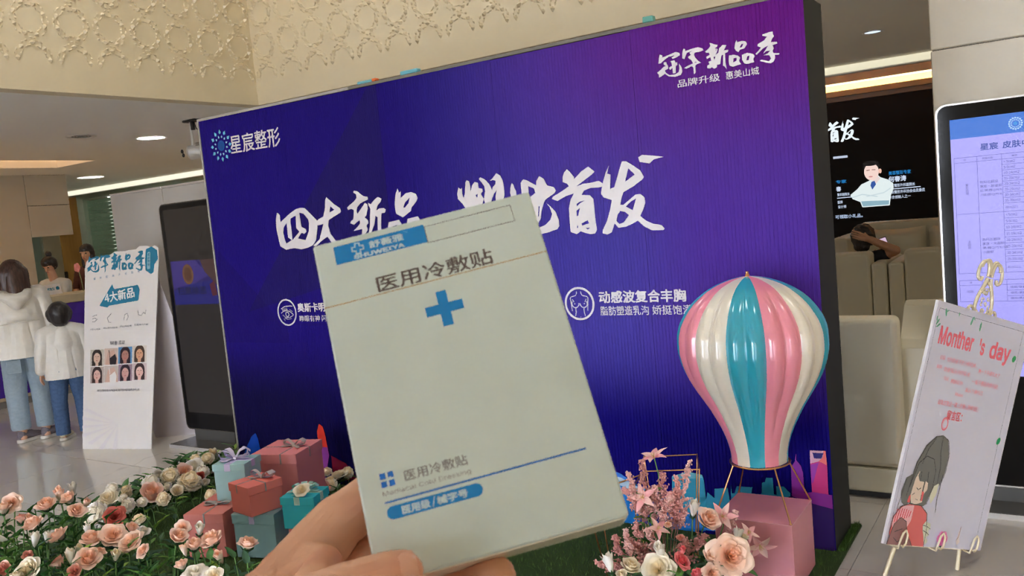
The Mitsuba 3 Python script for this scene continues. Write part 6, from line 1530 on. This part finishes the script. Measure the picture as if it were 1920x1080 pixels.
TONES = {"p": ((253, 230, 218), (250, 208, 180)), "w": ((248, 246, 242), (246, 240, 226)), "y": ((248, 243, 228), (246, 232, 202)), "d": ((236, 190, 174), (220, 156, 138)), "r": ((206, 110, 96), (186, 86, 74)), "k": ((246, 160, 162), (236, 124, 132))}
LEAFM = [pmat("leaf_deep", (44, 84, 40), 0.42, spec=0.45), pmat("leaf_mid", (64, 108, 50), 0.42, spec=0.45), pmat("leaf_light", (96, 140, 62), 0.45, spec=0.4), pmat("leaf_blue", (52, 86, 62), 0.45, spec=0.4), pmat("leaf_lime", (140, 176, 72), 0.45, spec=0.4)]
STEMM = pmat("flower_stem_green", (92, 128, 66), 0.5)
SEPALM = pmat("sepal", (44, 78, 42), 0.5)


def leaf_mesh(wide=0.42, fold=0.22, droop=0.25, ripple=0.0):
    P = []
    for v_ in np.linspace(0, 1, 8):
        w = wide * (math.sin(PI * min(1, v_ ** 0.8)) ** 0.85) * (1 - 0.25 * v_) + 0.012
        row = []
        for u_ in np.linspace(-1, 1, 5):
            row.append((u_ * w * 0.5, v_, fold * abs(u_) * w - droop * v_ * v_ + ripple * math.sin(9 * v_) * u_ * u_ * w))
        P.append(row)
    return grid_mesh(P)


LEAVES = [[mikit.ply(leaf_mesh(*q), m, smooth=True) for q in ((0.46, 0.25, 0.22, 0.1), (0.56, 0.15, 0.35, 0.08))] for m in LEAFM]
NARROW = [mikit.ply(leaf_mesh(0.26, 0.3, 0.2, 0.05), m, smooth=True) for m in LEAFM]


def petal(R, H, curl, th, half, tilt, n=6):
    P = []
    for v_ in np.linspace(0, 1, n):
        row = []
        for u_ in np.linspace(-1, 1, 7):
            vv = v_ * (1 - 0.16 * u_ ** 4) * (1 + 0.04 * math.cos(5 * u_))
            r = R * (vv ** 0.62) * (1 + 0.08 * u_ * u_ * vv) + curl * max(0.0, vv - 0.62) ** 1.5 * 2.2
            z = H * (0.16 * vv + 0.84 * vv * vv ** 0.15) - curl * max(0.0, vv - 0.72) ** 1.4 * 2.0
            a = th + u_ * half * (0.42 + 0.58 * math.sin(PI * min(1.0, 0.15 + 0.62 * vv)))
            row.append((r * math.cos(a), r * math.sin(a), z))
        P.append(row)
    m = grid_mesh(P)
    return m


def bloom_mesh(kind, tone, seed):
    """A bloom of width 1 opening along +z, base at the origin."""
    r_ = np.random.default_rng(seed)
    o_, i_ = (np.array(lin(*c)) for c in TONES[tone])
    layers = {"o": [(0.10, 0.42, 0.0, 3, 1.0), (0.17, 0.44, 0.01, 4, 0.8), (0.25, 0.43, 0.03, 5, 0.75), (0.34, 0.40, 0.08, 5, 0.72), (0.43, 0.34, 0.16, 6, 0.68), (0.50, 0.27, 0.20, 6, 0.62)],
              "s": [(0.11, 0.58, 0.0, 3, 1.0), (0.18, 0.60, 0.01, 4, 0.85), (0.27, 0.58, 0.04, 5, 0.8), (0.36, 0.52, 0.12, 5, 0.75), (0.43, 0.42, 0.22, 5, 0.70)],
              "c": [(0.12, 0.66, 0.0, 3, 1.0), (0.20, 0.68, 0.02, 4, 0.9), (0.30, 0.64, 0.06, 5, 0.82), (0.38, 0.54, 0.16, 5, 0.75)],
              "b": [(0.16, 1.15, -0.03, 3, 1.1), (0.25, 1.18, -0.02, 3, 1.05), (0.33, 1.08, 0.05, 4, 0.9)]}[kind]
    ms, cs = [], []
    for li, (R, Hh, curl, n, half) in enumerate(layers):
        ph = r_.uniform(0, 6.28)
        for k in range(n):
            m = petal(R * r_.uniform(0.92, 1.08), Hh * r_.uniform(0.93, 1.05), curl * r_.uniform(0.5, 1.6), ph + k * 2 * PI / n + r_.uniform(-0.15, 0.15), half * r_.uniform(0.9, 1.1), 0)
            ms.append(m)
            t_ = li / max(1, len(layers) - 1)
            c = (i_ * (1 - t_) + o_ * t_) * r_.uniform(0.94, 1.04)
            cs.append(np.tile(np.clip(c, 0, 1), (len(m.vertices), 1)))
    m = cat(ms)
    return m, np.vstack(cs)


def peony_mesh(tone, seed):
    r_ = np.random.default_rng(seed)
    o_, i_ = (np.array(lin(*c)) for c in TONES[tone])
    ms, cs = [], []
    for k in range(46):
        z = r_.uniform(0.0, 1.0)
        th = k * 2.39996
        R, el = 0.46, math.asin(min(0.98, z))
        d = np.array([math.cos(th) * math.cos(el), math.sin(th) * math.cos(el), 0.8 * math.sin(el)])
        s = unit(np.cross(d, [0.1, 0.2, 1]))
        up = np.cross(s, d)
        P = []
        for v_ in np.linspace(0, 1, 4):
            P.append([d * (R * (0.35 + 0.65 * v_)) + s * u_ * 0.17 * (0.5 + v_) + up * (0.07 * u_ * u_ + 0.05 * math.sin(4 * u_ + k) * v_) + np.array([0, 0, 0.2]) for u_ in np.linspace(-1, 1, 5)])
        m = grid_mesh(P)
        ms.append(m)
        cs.append(np.tile(np.clip((o_ if z < 0.7 else i_) * r_.uniform(0.92, 1.05), 0, 1), (len(m.vertices), 1)))
    core = ellipsoid((0, 0, 0.34), (0.34, 0.34, 0.30), 2)
    ms.append(core)
    cs.append(np.tile(i_, (len(core.vertices), 1)))
    for k in range(14):
        th, R = k * 2.4, 0.05 + 0.02 * k
        P = [[np.array([R * math.cos(th) - u_ * 0.13 * math.sin(th), R * math.sin(th) + u_ * 0.13 * math.cos(th), 0.52 + 0.16 * v_ - 0.5 * R * R - 0.05 * u_ * u_ + 0.02 * math.sin(5 * u_ + k)]) + v_ * 0.07 * np.array([math.cos(th), math.sin(th), 0]) for u_ in np.linspace(-1, 1, 5)] for v_ in np.linspace(0, 1, 4)]
        m = grid_mesh(P)
        ms.append(m)
        cs.append(np.tile(np.clip(i_ * r_.uniform(0.96, 1.04), 0, 1), (len(m.vertices), 1)))
    return cat(ms), np.vstack(cs)


_bl = {}


def bloom_ply(kind, tone, var):
    k = (kind, tone, var)
    if k not in _bl:
        m, c = peony_mesh(tone, 100 + var) if kind == "x" else bloom_mesh(kind, tone, hash_seed(k))
        _bl[k] = mikit.ply(m, PETAL, smooth=True, color=c)
    return _bl[k]


def hash_seed(k):
    return sum(ord(ch) * (i + 3) for i, ch in enumerate(str(k))) % 10007


def sepal_mesh():
    ms = []
    for k in range(5):
        a = k * 2 * PI / 5
        P = []
        for v_ in np.linspace(0, 1, 5):
            w = 0.10 * math.sin(PI * min(1, 0.2 + 0.8 * v_)) + 0.004
            r, z = 0.10 + 0.30 * v_, -0.02 + 0.34 * v_ * v_ - 0.02 * v_
            P.append([(r * math.cos(a) - u_ * w * math.sin(a), r * math.sin(a) + u_ * w * math.cos(a), z) for u_ in (-1, 0, 1)])
        ms.append(grid_mesh(P))
    ms.append(ellipsoid((0, 0, -0.03), (0.10, 0.10, 0.09), 2))
    return cat(ms)


SEPALS = mikit.ply(sepal_mesh(), SEPALM, smooth=True)


def axis_frame(o, d, s, spin=0.0):
    d = unit(d)
    x = unit(np.cross(d, [0.3, 0.9, 0.2]))
    y = np.cross(d, x)
    c, q = math.cos(spin), math.sin(spin)
    x, y = x * c + y * q, y * c - x * q
    m = np.eye(4)
    m[:3, 0], m[:3, 1], m[:3, 2], m[:3, 3] = x * s, y * s, d * s, o
    return m


def leaf_frame(o, d, s, nrm=(0, 0, 1)):
    d = unit(d)
    x = unit(np.cross(d, nrm) + np.array([1e-4, 0, 0]))
    z = np.cross(x, d)
    m = np.eye(4)
    m[:3, 0], m[:3, 1], m[:3, 2], m[:3, 3] = x * s, d * s, z * s, o
    return m


CNAME = {"p": "peach", "w": "white", "y": "cream", "d": "dusty pink", "r": "dull red", "k": "coral pink"}
KNAME = {"o": "open", "s": "half open", "c": "cupped", "b": "budding"}


def rose(p, w, kind, tone, var, where, face=None, ground=None, leaves=5, lsize=0.045, narrow=False):
    p = np.array(p, float)
    lab = f"{KNAME.get(kind, 'ruffled')} {CNAME[tone]} artificial {'rose' if kind != 'x' else 'peony'} {where}"
    t = thing("artificial_rose" if kind != "x" else "artificial_peony", lab, "rose" if kind != "x" else "peony", f"{KNAME.get(kind, 'ruffled')} {CNAME[tone]} roses {where}")
    if face is None:
        face = {"o": (0.35, -0.75, 0.75), "s": (0.25, -0.15, 1.0), "c": (0.2, -0.1, 1.0), "b": (0.1, 0.0, 1.0), "x": (0.2, -0.4, 1)}[kind]
    d = unit(np.array(face) + RF.normal(0, 0.28, 3))
    k = {"b": 0.62, "c": 0.72, "s": 0.80, "o": 0.78, "x": 1.0}[kind]
    s = w / (0.9 * k) * (0.72 if kind == "b" else 0.80)
    hgt = {"b": 0.55, "c": 0.33, "s": 0.28, "o": 0.18, "x": 0.3}[kind]
    base = p - d * s * hgt
    obj("bloom", bloom_ply(kind, tone, var), t, tm(axis_frame(base, d, s, RF.uniform(0, 6.28))))
    obj("sepals", SEPALS, t, tm(axis_frame(base - d * s * 0.02, d, s * (0.95 if kind != "b" else 0.75), RF.uniform(0, 6.28))))
    g = np.array([p[0] + RF.normal(0, 0.04), p[1] + RF.normal(0, 0.04), 0.008]) if ground is None else np.array(ground)
    mid = (base * 0.55 + g * 0.45) + np.array([*RF.normal(0, 0.015, 2), 0])
    pts = [base, base - d * 0.03 - np.array([0, 0, 0.02]), mid, g]
    if base[2] < 0.12:
        pts = [base, g]
    obj("stem", mikit.ply(tube(pts, [0.0028] * len(pts), 6), STEMM, smooth=True), t)
    for i in range(leaves):
        f = RF.uniform(0.08, 0.75)
        o = base * (1 - f) + g * f if f > 0.45 else base * (1 - f / 0.45) + mid * (f / 0.45)
        a = RF.uniform(0, 2 * PI)
        dd = np.array([math.cos(a), math.sin(a), RF.uniform(-0.2, 0.8)])
        m = LEAVES[int(RF.choice(5, p=[0.34, 0.33, 0.15, 0.12, 0.06]))][int(RF.integers(2))]
        obj("leaf", m, t, tm(leaf_frame(o, dd, lsize * RF.uniform(0.75, 1.35))))
    return t


def spray(p, top, n, lsize, where, name="leaf_spray", tones=(0.36, 0.32, 0.14, 0.12, 0.06), spread=0.55):
    """A leafy shoot of several leaves, each a part."""
    t = thing(name, f"leafy green shoot {where}", "leaves", f"leafy shoots {where}")
    g, e = np.array([p[0], p[1], 0.008]), np.array(top, float)
    mid = (g + e) / 2 + np.array([*RF.normal(0, 0.02, 2), 0.01])
    obj("stem", mikit.ply(tube([g, mid, e], 0.0022, 5), STEMM, smooth=True), t)
    for i in range(n):
        f = 0.42 + 0.58 * (i + 0.7) / n
        o = g * (1 - f) ** 2 + mid * 2 * f * (1 - f) + e * f * f if True else e
        a = i * 2.4 + RF.uniform(-0.4, 0.4)
        dd = np.array([math.cos(a), math.sin(a), RF.uniform(-0.1, 1.0) if f < 0.9 else 1.2])
        obj("leaf", LEAVES[int(RF.choice(5, p=tones))][int(RF.integers(2))], t, tm(leaf_frame(o, dd, lsize * RF.uniform(0.7, 1.3))))
    return t


# front left: tall roses and the green between them
for i, (x, y, z, w, k, c) in enumerate(FRONT):
    side = "in the rose bed at the lower left" if x < -2.83 else "on tall stems before the gift boxes"
    rose((x, y, z), w, k, c, i % 4, side, leaves=5, lsize=0.05)
for i in range(120):
    x, y = RF.uniform(-3.72, -2.80), RF.uniform(1.35, 1.95)
    zt = 0.47 + 0.09 * (-2.85 - x) / 0.9 - RF.uniform(-0.03, 0.07)
    spray((x + RF.normal(0, 0.03), y + RF.normal(0, 0.03)), (x, y, zt), 9, 0.064, "filling the rose bed at the lower left")
for i in range(13):
    x, y = RF.uniform(-2.85, -2.48), RF.uniform(1.72, 1.98)
    spray((x, y), (x + RF.normal(0, 0.02), y, RF.uniform(0.36, 0.48)), 10, 0.052, "between the tall roses before the gift boxes")
# the low border along the edge of the turf
for i, (x, y, z, w, k, c) in enumerate(BORDER):
    right_ = x > -4.2
    where = "on the ground between the gift boxes and the backdrop" if right_ else "in the low white flower border behind the rose bed"
    rose((x, y, z + (0.03 if not right_ else 0.0)), w * 1.25, "x" if (k in "oc" and c in "wy" and i % 3 != 1) else k, c, i % 4, where, face=(0.45, -0.55, 0.8), leaves=3, lsize=0.07)
for i in range(64):
    f = (i + 0.5) / 64
    x, y = -4.68 - 0.26 * f + RF.normal(0, 0.09), 2.50 + f * 1.25 + RF.normal(0, 0.05)
    spray((x, y), (x + RF.normal(0, 0.05), y + RF.normal(0, 0.05), RF.uniform(0.05, 0.15)), 8, 0.085, "in the low white flower border behind the rose bed", tones=(0.5, 0.25, 0.07, 0.16, 0.02))
for i in range(7):
    x, y = -3.45 + 0.09 * i + RF.normal(0, 0.03), 3.36 + RF.normal(0, 0.05) - 0.02 * i
    spray((x, y), (x + RF.normal(0, 0.03), y, RF.uniform(0.08, 0.2)), 8, 0.07, "on the ground between the gift boxes and the backdrop", tones=(0.5, 0.3, 0.05, 0.13, 0.02))

# right: the arrangement beside the pink box
GR = (-1.32, 2.93)
for i, (x, y, z, w, k, c) in enumerate(RIGHT):
    face = (0.55, -0.75, 0.55) if k == "o" else None
    rose((x, y, z), w, k, c, i % 4, "in the arrangement beside the satin pink box", face=face, ground=(GR[0] + 0.55 * (x - GR[0]) + RF.normal(0, 0.02), GR[1] + 0.5 * (y - GR[1]) + RF.normal(0, 0.02), 0.008), leaves=4, lsize=0.06)
for i in range(16):
    a = RF.uniform(0, 6.28)
    r_ = RF.uniform(0.05, 0.22)
    x, y = GR[0] + 0.02 + r_ * 1.1 * math.cos(a), GR[1] - 0.05 + r_ * math.sin(a)
    spray((GR[0] + 0.4 * (x - GR[0]), GR[1] + 0.4 * (y - GR[1])), (x, y, RF.uniform(0.16, 0.29)), 8, 0.062, "low in the arrangement beside the satin pink box")
bl = thing("leaf_branch", "tall green branch with broad oval leaves in the arrangement beside the carton's corner", "branch")
e0, e1 = np.array([-1.375, 2.93, 0.008]), np.array([-1.395, 2.93, 0.47])
obj("stem", mikit.ply(tube([e0, (e0 + e1) / 2 + [0.01, 0, 0], e1], 0.003, 6), STEMM, smooth=True), bl)
for i in range(16):
    f = 0.42 + 0.58 * i / 15
    o = e0 * (1 - f) + e1 * f
    a = i * 2.5 + 0.4
    obj("leaf", LEAVES[1 if i % 3 else 2][i % 2], bl, tm(leaf_frame(o, (math.cos(a), math.sin(a), 0.7), 0.085 * (1.15 - 0.4 * f))))

# star-shaped lilies
LILYP = [mikit.ply(leaf_mesh(0.5, 0.2, q, 0.05), PETAL, smooth=True, color=np.tile(lin(*c), (40, 1))) for q, c in ((0.30, (246, 206, 202)), (0.45, (240, 178, 184)))]


def lily(p, face, s, label, n=6):
    t = thing("artificial_lily", label, "lily")
    d = unit(face)
    x = unit(np.cross(d, [0.2, 0.3, 1]))
    y = np.cross(d, x)
    p = np.array(p, float)
    for k in range(n):
        a = k * 2 * PI / n + 0.3
        dd = (x * math.cos(a) + y * math.sin(a)) * 0.9 + d * 0.55
        obj("petal", LILYP[k % 2], t, tm(leaf_frame(p, dd, s, d)))
    obj("centre", mikit.ply(cat([tube([p, p + d * s * 0.4 + (x * math.cos(a) + y * math.sin(a)) * s * 0.12], 0.0014, 5) for a in np.arange(5) * 1.256]), pmat("stamen_" + t, (226, 200, 150), 0.6), smooth=True), t)
    g = np.array([GR[0] + 0.5 * (p[0] - GR[0]), GR[1] + 0.4 * (p[1] - GR[1]), 0.008])
    obj("stem", mikit.ply(tube([p, p - d * 0.04 - np.array([0, 0, 0.03]), (p + g) / 2, g], 0.0026, 6), STEMM, smooth=True), t)


lily((-1.367, 2.961, 0.600), (-0.2, -0.25, 0.95), 0.064, "pale pink star lily standing highest, over the top of the gold wire frame")
lily((-1.152, 3.074, 0.352), (0.3, -0.8, 0.5), 0.058, "pink star lily in front of the top left corner of the satin pink box")
lily((-1.029, 3.12, 0.24), (0.4, -0.75, -0.35), 0.062, "pale star lily hanging before the front of the satin pink box")
lily((-1.066, 3.10, 0.285), (0.5, -0.3, 0.75), 0.046, "small pink star lily just above the pale hanging one", 5)
lily((-1.40, 2.905, 0.455), (0.1, -0.7, 0.6), 0.06, "pink star lily low inside the gold wire frame, among the plumes", 5)
lily((-1.345, 2.89, 0.345), (0.6, -0.3, 0.75), 0.05, "pink star lily opening between the leaf branch and a white bud", 5)

# feathery pink plumes
FLO = [pmat("plume_pink", (226, 172, 168), 0.7), pmat("plume_deep", (202, 146, 142), 0.7), pmat("plume_pale", (234, 194, 190), 0.7)]


def plume(g, pts, n, spreadw, label, m, group):
    t = thing("astilbe_plume", label, "plume", group)
    from scipy.interpolate import CubicSpline
    P = CubicSpline(np.linspace(0, 1, len(pts)), np.array(pts, float))
    obj("stem", mikit.ply(tube([np.array(g)] + [P(q) for q in np.linspace(0, 1, 10)], 0.0016, 5), FLO[1], smooth=True), t)
    tet = trimesh.creation.icosahedron()
    ms = []
    r_ = np.random.default_rng(hash_seed(tuple(np.round(pts[-1], 3))))
    V0, F0 = tet.vertices, tet.faces
    vs, fs, off = [], [], 0
    for b_ in range(34):
        f = 0.05 + 0.95 * b_ / 33
        o = P(f)
        T_ = unit(P(min(1, f + 0.02)) - P(max(0, f - 0.02)))
        side = unit(r_.normal(0, 1, 3))
        side = unit(side - T_ * (side @ T_))
        L = spreadw * (1.05 - 0.85 * f) * r_.uniform(0.7, 1.2)
        dr_ = unit(side * 0.8 + T_ * 0.65)
        br = tube([o, o + dr_ * L], 0.0007, 3)
        vs.append(br.vertices); fs.append(br.faces + off); off += len(br.vertices)
        for k in range(n):
            q = o + dr_ * L * (0.15 + 0.85 * (k + r_.random()) / n) + r_.normal(0, 0.0035, 3)
            s = r_.uniform(0.0026, 0.0052)
            vs.append(V0 * s * r_.uniform(0.5, 1.3, 3) + q); fs.append(F0 + off); off += len(V0)
    k = obj("florets", mikit.ply(trimesh.Trimesh(np.vstack(vs), np.vstack(fs), process=False), m), t)
    labels[k] = {"kind": "stuff"}


gx = (GR[0] - 0.02, GR[1] - 0.02, 0.008)
Q3 = [((-1.43, 2.88, 0.16), (-1.50, 2.83, 0.20), (-1.562, 2.789, 0.215)), ((-1.42, 2.88, 0.18), (-1.48, 2.84, 0.26), (-1.50, 2.835, 0.315)), ((-1.41, 2.89, 0.18), (-1.45, 2.87, 0.27), (-1.466, 2.87, 0.33)), ((-1.40, 2.89, 0.18), (-1.42, 2.88, 0.28), (-1.425, 2.88, 0.36)),
      ((-1.38, 2.88, 0.14), (-1.45, 2.80, 0.20), (-1.50, 2.76, 0.22)), ((-1.37, 2.88, 0.16), (-1.42, 2.84, 0.24), (-1.445, 2.83, 0.30)), ((-1.36, 2.87, 0.12), (-1.43, 2.78, 0.16), (-1.49, 2.72, 0.17)), ((-1.30, 2.92, 0.16), (-1.26, 2.90, 0.26), (-1.235, 2.90, 0.31))]
for i, (a, b_, c_) in enumerate(Q3):
    plume(gx, [np.array(a), np.array(b_), np.array(c_)], 11, 0.055, "feathery dusty pink plume spreading low on the left of the arrangement", FLO[i % 3], "low dusty pink plumes of the arrangement")
Q4 = [((-1.38, 2.94, 0.34), (-1.40, 2.93, 0.48), (-1.405, 2.925, 0.60)), ((-1.40, 2.93, 0.36), (-1.43, 2.91, 0.48), (-1.455, 2.90, 0.55)), ((-1.40, 2.93, 0.34), (-1.44, 2.91, 0.44), (-1.47, 2.89, 0.485)), ((-1.35, 2.95, 0.34), (-1.35, 2.96, 0.46), (-1.335, 2.965, 0.535)), ((-1.30, 2.98, 0.32), (-1.275, 3.01, 0.46), (-1.255, 3.03, 0.575)),
      ((-1.31, 2.97, 0.30), (-1.29, 2.99, 0.42), (-1.295, 2.99, 0.52)), ((-1.33, 2.95, 0.32), (-1.31, 2.98, 0.42), (-1.30, 2.99, 0.47)), ((-1.36, 2.93, 0.34), (-1.33, 2.94, 0.42), (-1.31, 2.95, 0.45))]
for i, (a, b_, c_) in enumerate(Q4):
    plume(gx, [np.array(a), np.array(b_), np.array(c_)], 11, 0.048, "pale pink plume rising inside the gold wire frame", FLO[(i + 1) % 3], "upright pink plumes inside the wire frame")
plume((-1.13, 3.06, 0.2), [(-1.13, 3.06, 0.28), (-1.118, 3.09, 0.33), (-1.112, 3.10, 0.365)], 6, 0.03, "small pink floret spray before the top of the satin pink box", FLO[2], "small pink floret sprays")

# gold wire frames the arrangement stands in
def wire_frame(label, top, bot):
    t = thing("wire_frame", label, "wire frame")
    top, bot = [np.array(q, float) for q in top], [np.array(q, float) for q in bot]
    for q in (top, bot):
        for i in range(4):
            obj("bar", mikit.ply(tube([q[i], q[(i + 1) % 4]], 0.0030, 8), GOLD, smooth=True), t)
    for a_, b_ in zip(top, bot):
        obj("bar", mikit.ply(cat([tube([a_, b_], 0.0030, 8), ellipsoid(a_, (0.004,) * 3, 1)]), GOLD, smooth=True), t)


wire_frame("tall tapering gold wire frame round the pink plumes, left of the balloon", [(-1.421, 2.971, 0.54), (-1.225, 3.055, 0.54), (-1.302, 3.235, 0.54), (-1.498, 3.145, 0.54)],
           [(-1.375, 2.985, 0.01), (-1.265, 3.03, 0.01), (-1.31, 3.13, 0.01), (-1.42, 3.085, 0.01)])
wire_frame("second gold wire frame mostly hidden behind the carton's lower corner", [(-1.47, 2.96, 0.47), (-1.62, 2.86, 0.40), (-1.66, 3.02, 0.42), (-1.51, 3.12, 0.47)], [(-1.46, 2.98, 0.01), (-1.58, 2.93, 0.01), (-1.62, 3.02, 0.01), (-1.50, 3.07, 0.01)])
# the fabric rose on the turquoise box
fr_ = thing("fabric_rose", "small cream fabric rose set on the bow of the turquoise gift box", "rose")
fp = np.array([-3.118, 2.745, 0.372])
obj("bloom", bloom_ply("o", "y", 1), fr_, tm(axis_frame(fp - np.array([0, 0, 0.016]), (0.3, -0.6, 0.9), 0.066, 0.4)))
obj("tail", mikit.ply(rbx(-3.128, -3.108, 2.735, 2.76, 0.339, 0.360, 0.004, 1), pmat("cream_ribbon", (240, 220, 190), 0.5)), fr_)
Q5 = [((-1.39, 2.91, 0.2), (-1.43, 2.87, 0.27), (-1.46, 2.855, 0.27)), ((-1.36, 2.90, 0.18), (-1.40, 2.83, 0.23), (-1.43, 2.80, 0.245)), ((-1.34, 2.90, 0.2), (-1.36, 2.87, 0.30), (-1.375, 2.87, 0.345)), ((-1.27, 2.95, 0.2), (-1.22, 2.96, 0.28), (-1.19, 2.98, 0.30)),
      ((-1.41, 2.92, 0.36), (-1.425, 2.91, 0.45), (-1.44, 2.90, 0.50)), ((-1.37, 2.94, 0.36), (-1.37, 2.94, 0.44), (-1.365, 2.945, 0.49)), ((-1.34, 2.95, 0.36), (-1.32, 2.96, 0.43), (-1.315, 2.965, 0.46)), ((-1.32, 2.96, 0.3), (-1.30, 2.98, 0.38), (-1.285, 2.985, 0.43))]
for i, (a, b_, c_) in enumerate(Q5):
    low = i < 4
    plume(gx, [np.array(a), np.array(b_), np.array(c_)], 11, 0.055, "feathery dusty pink plume spreading low on the left of the arrangement" if low else "pale pink plume rising inside the gold wire frame", FLO[i % 3], "low dusty pink plumes of the arrangement" if low else "upright pink plumes inside the wire frame")
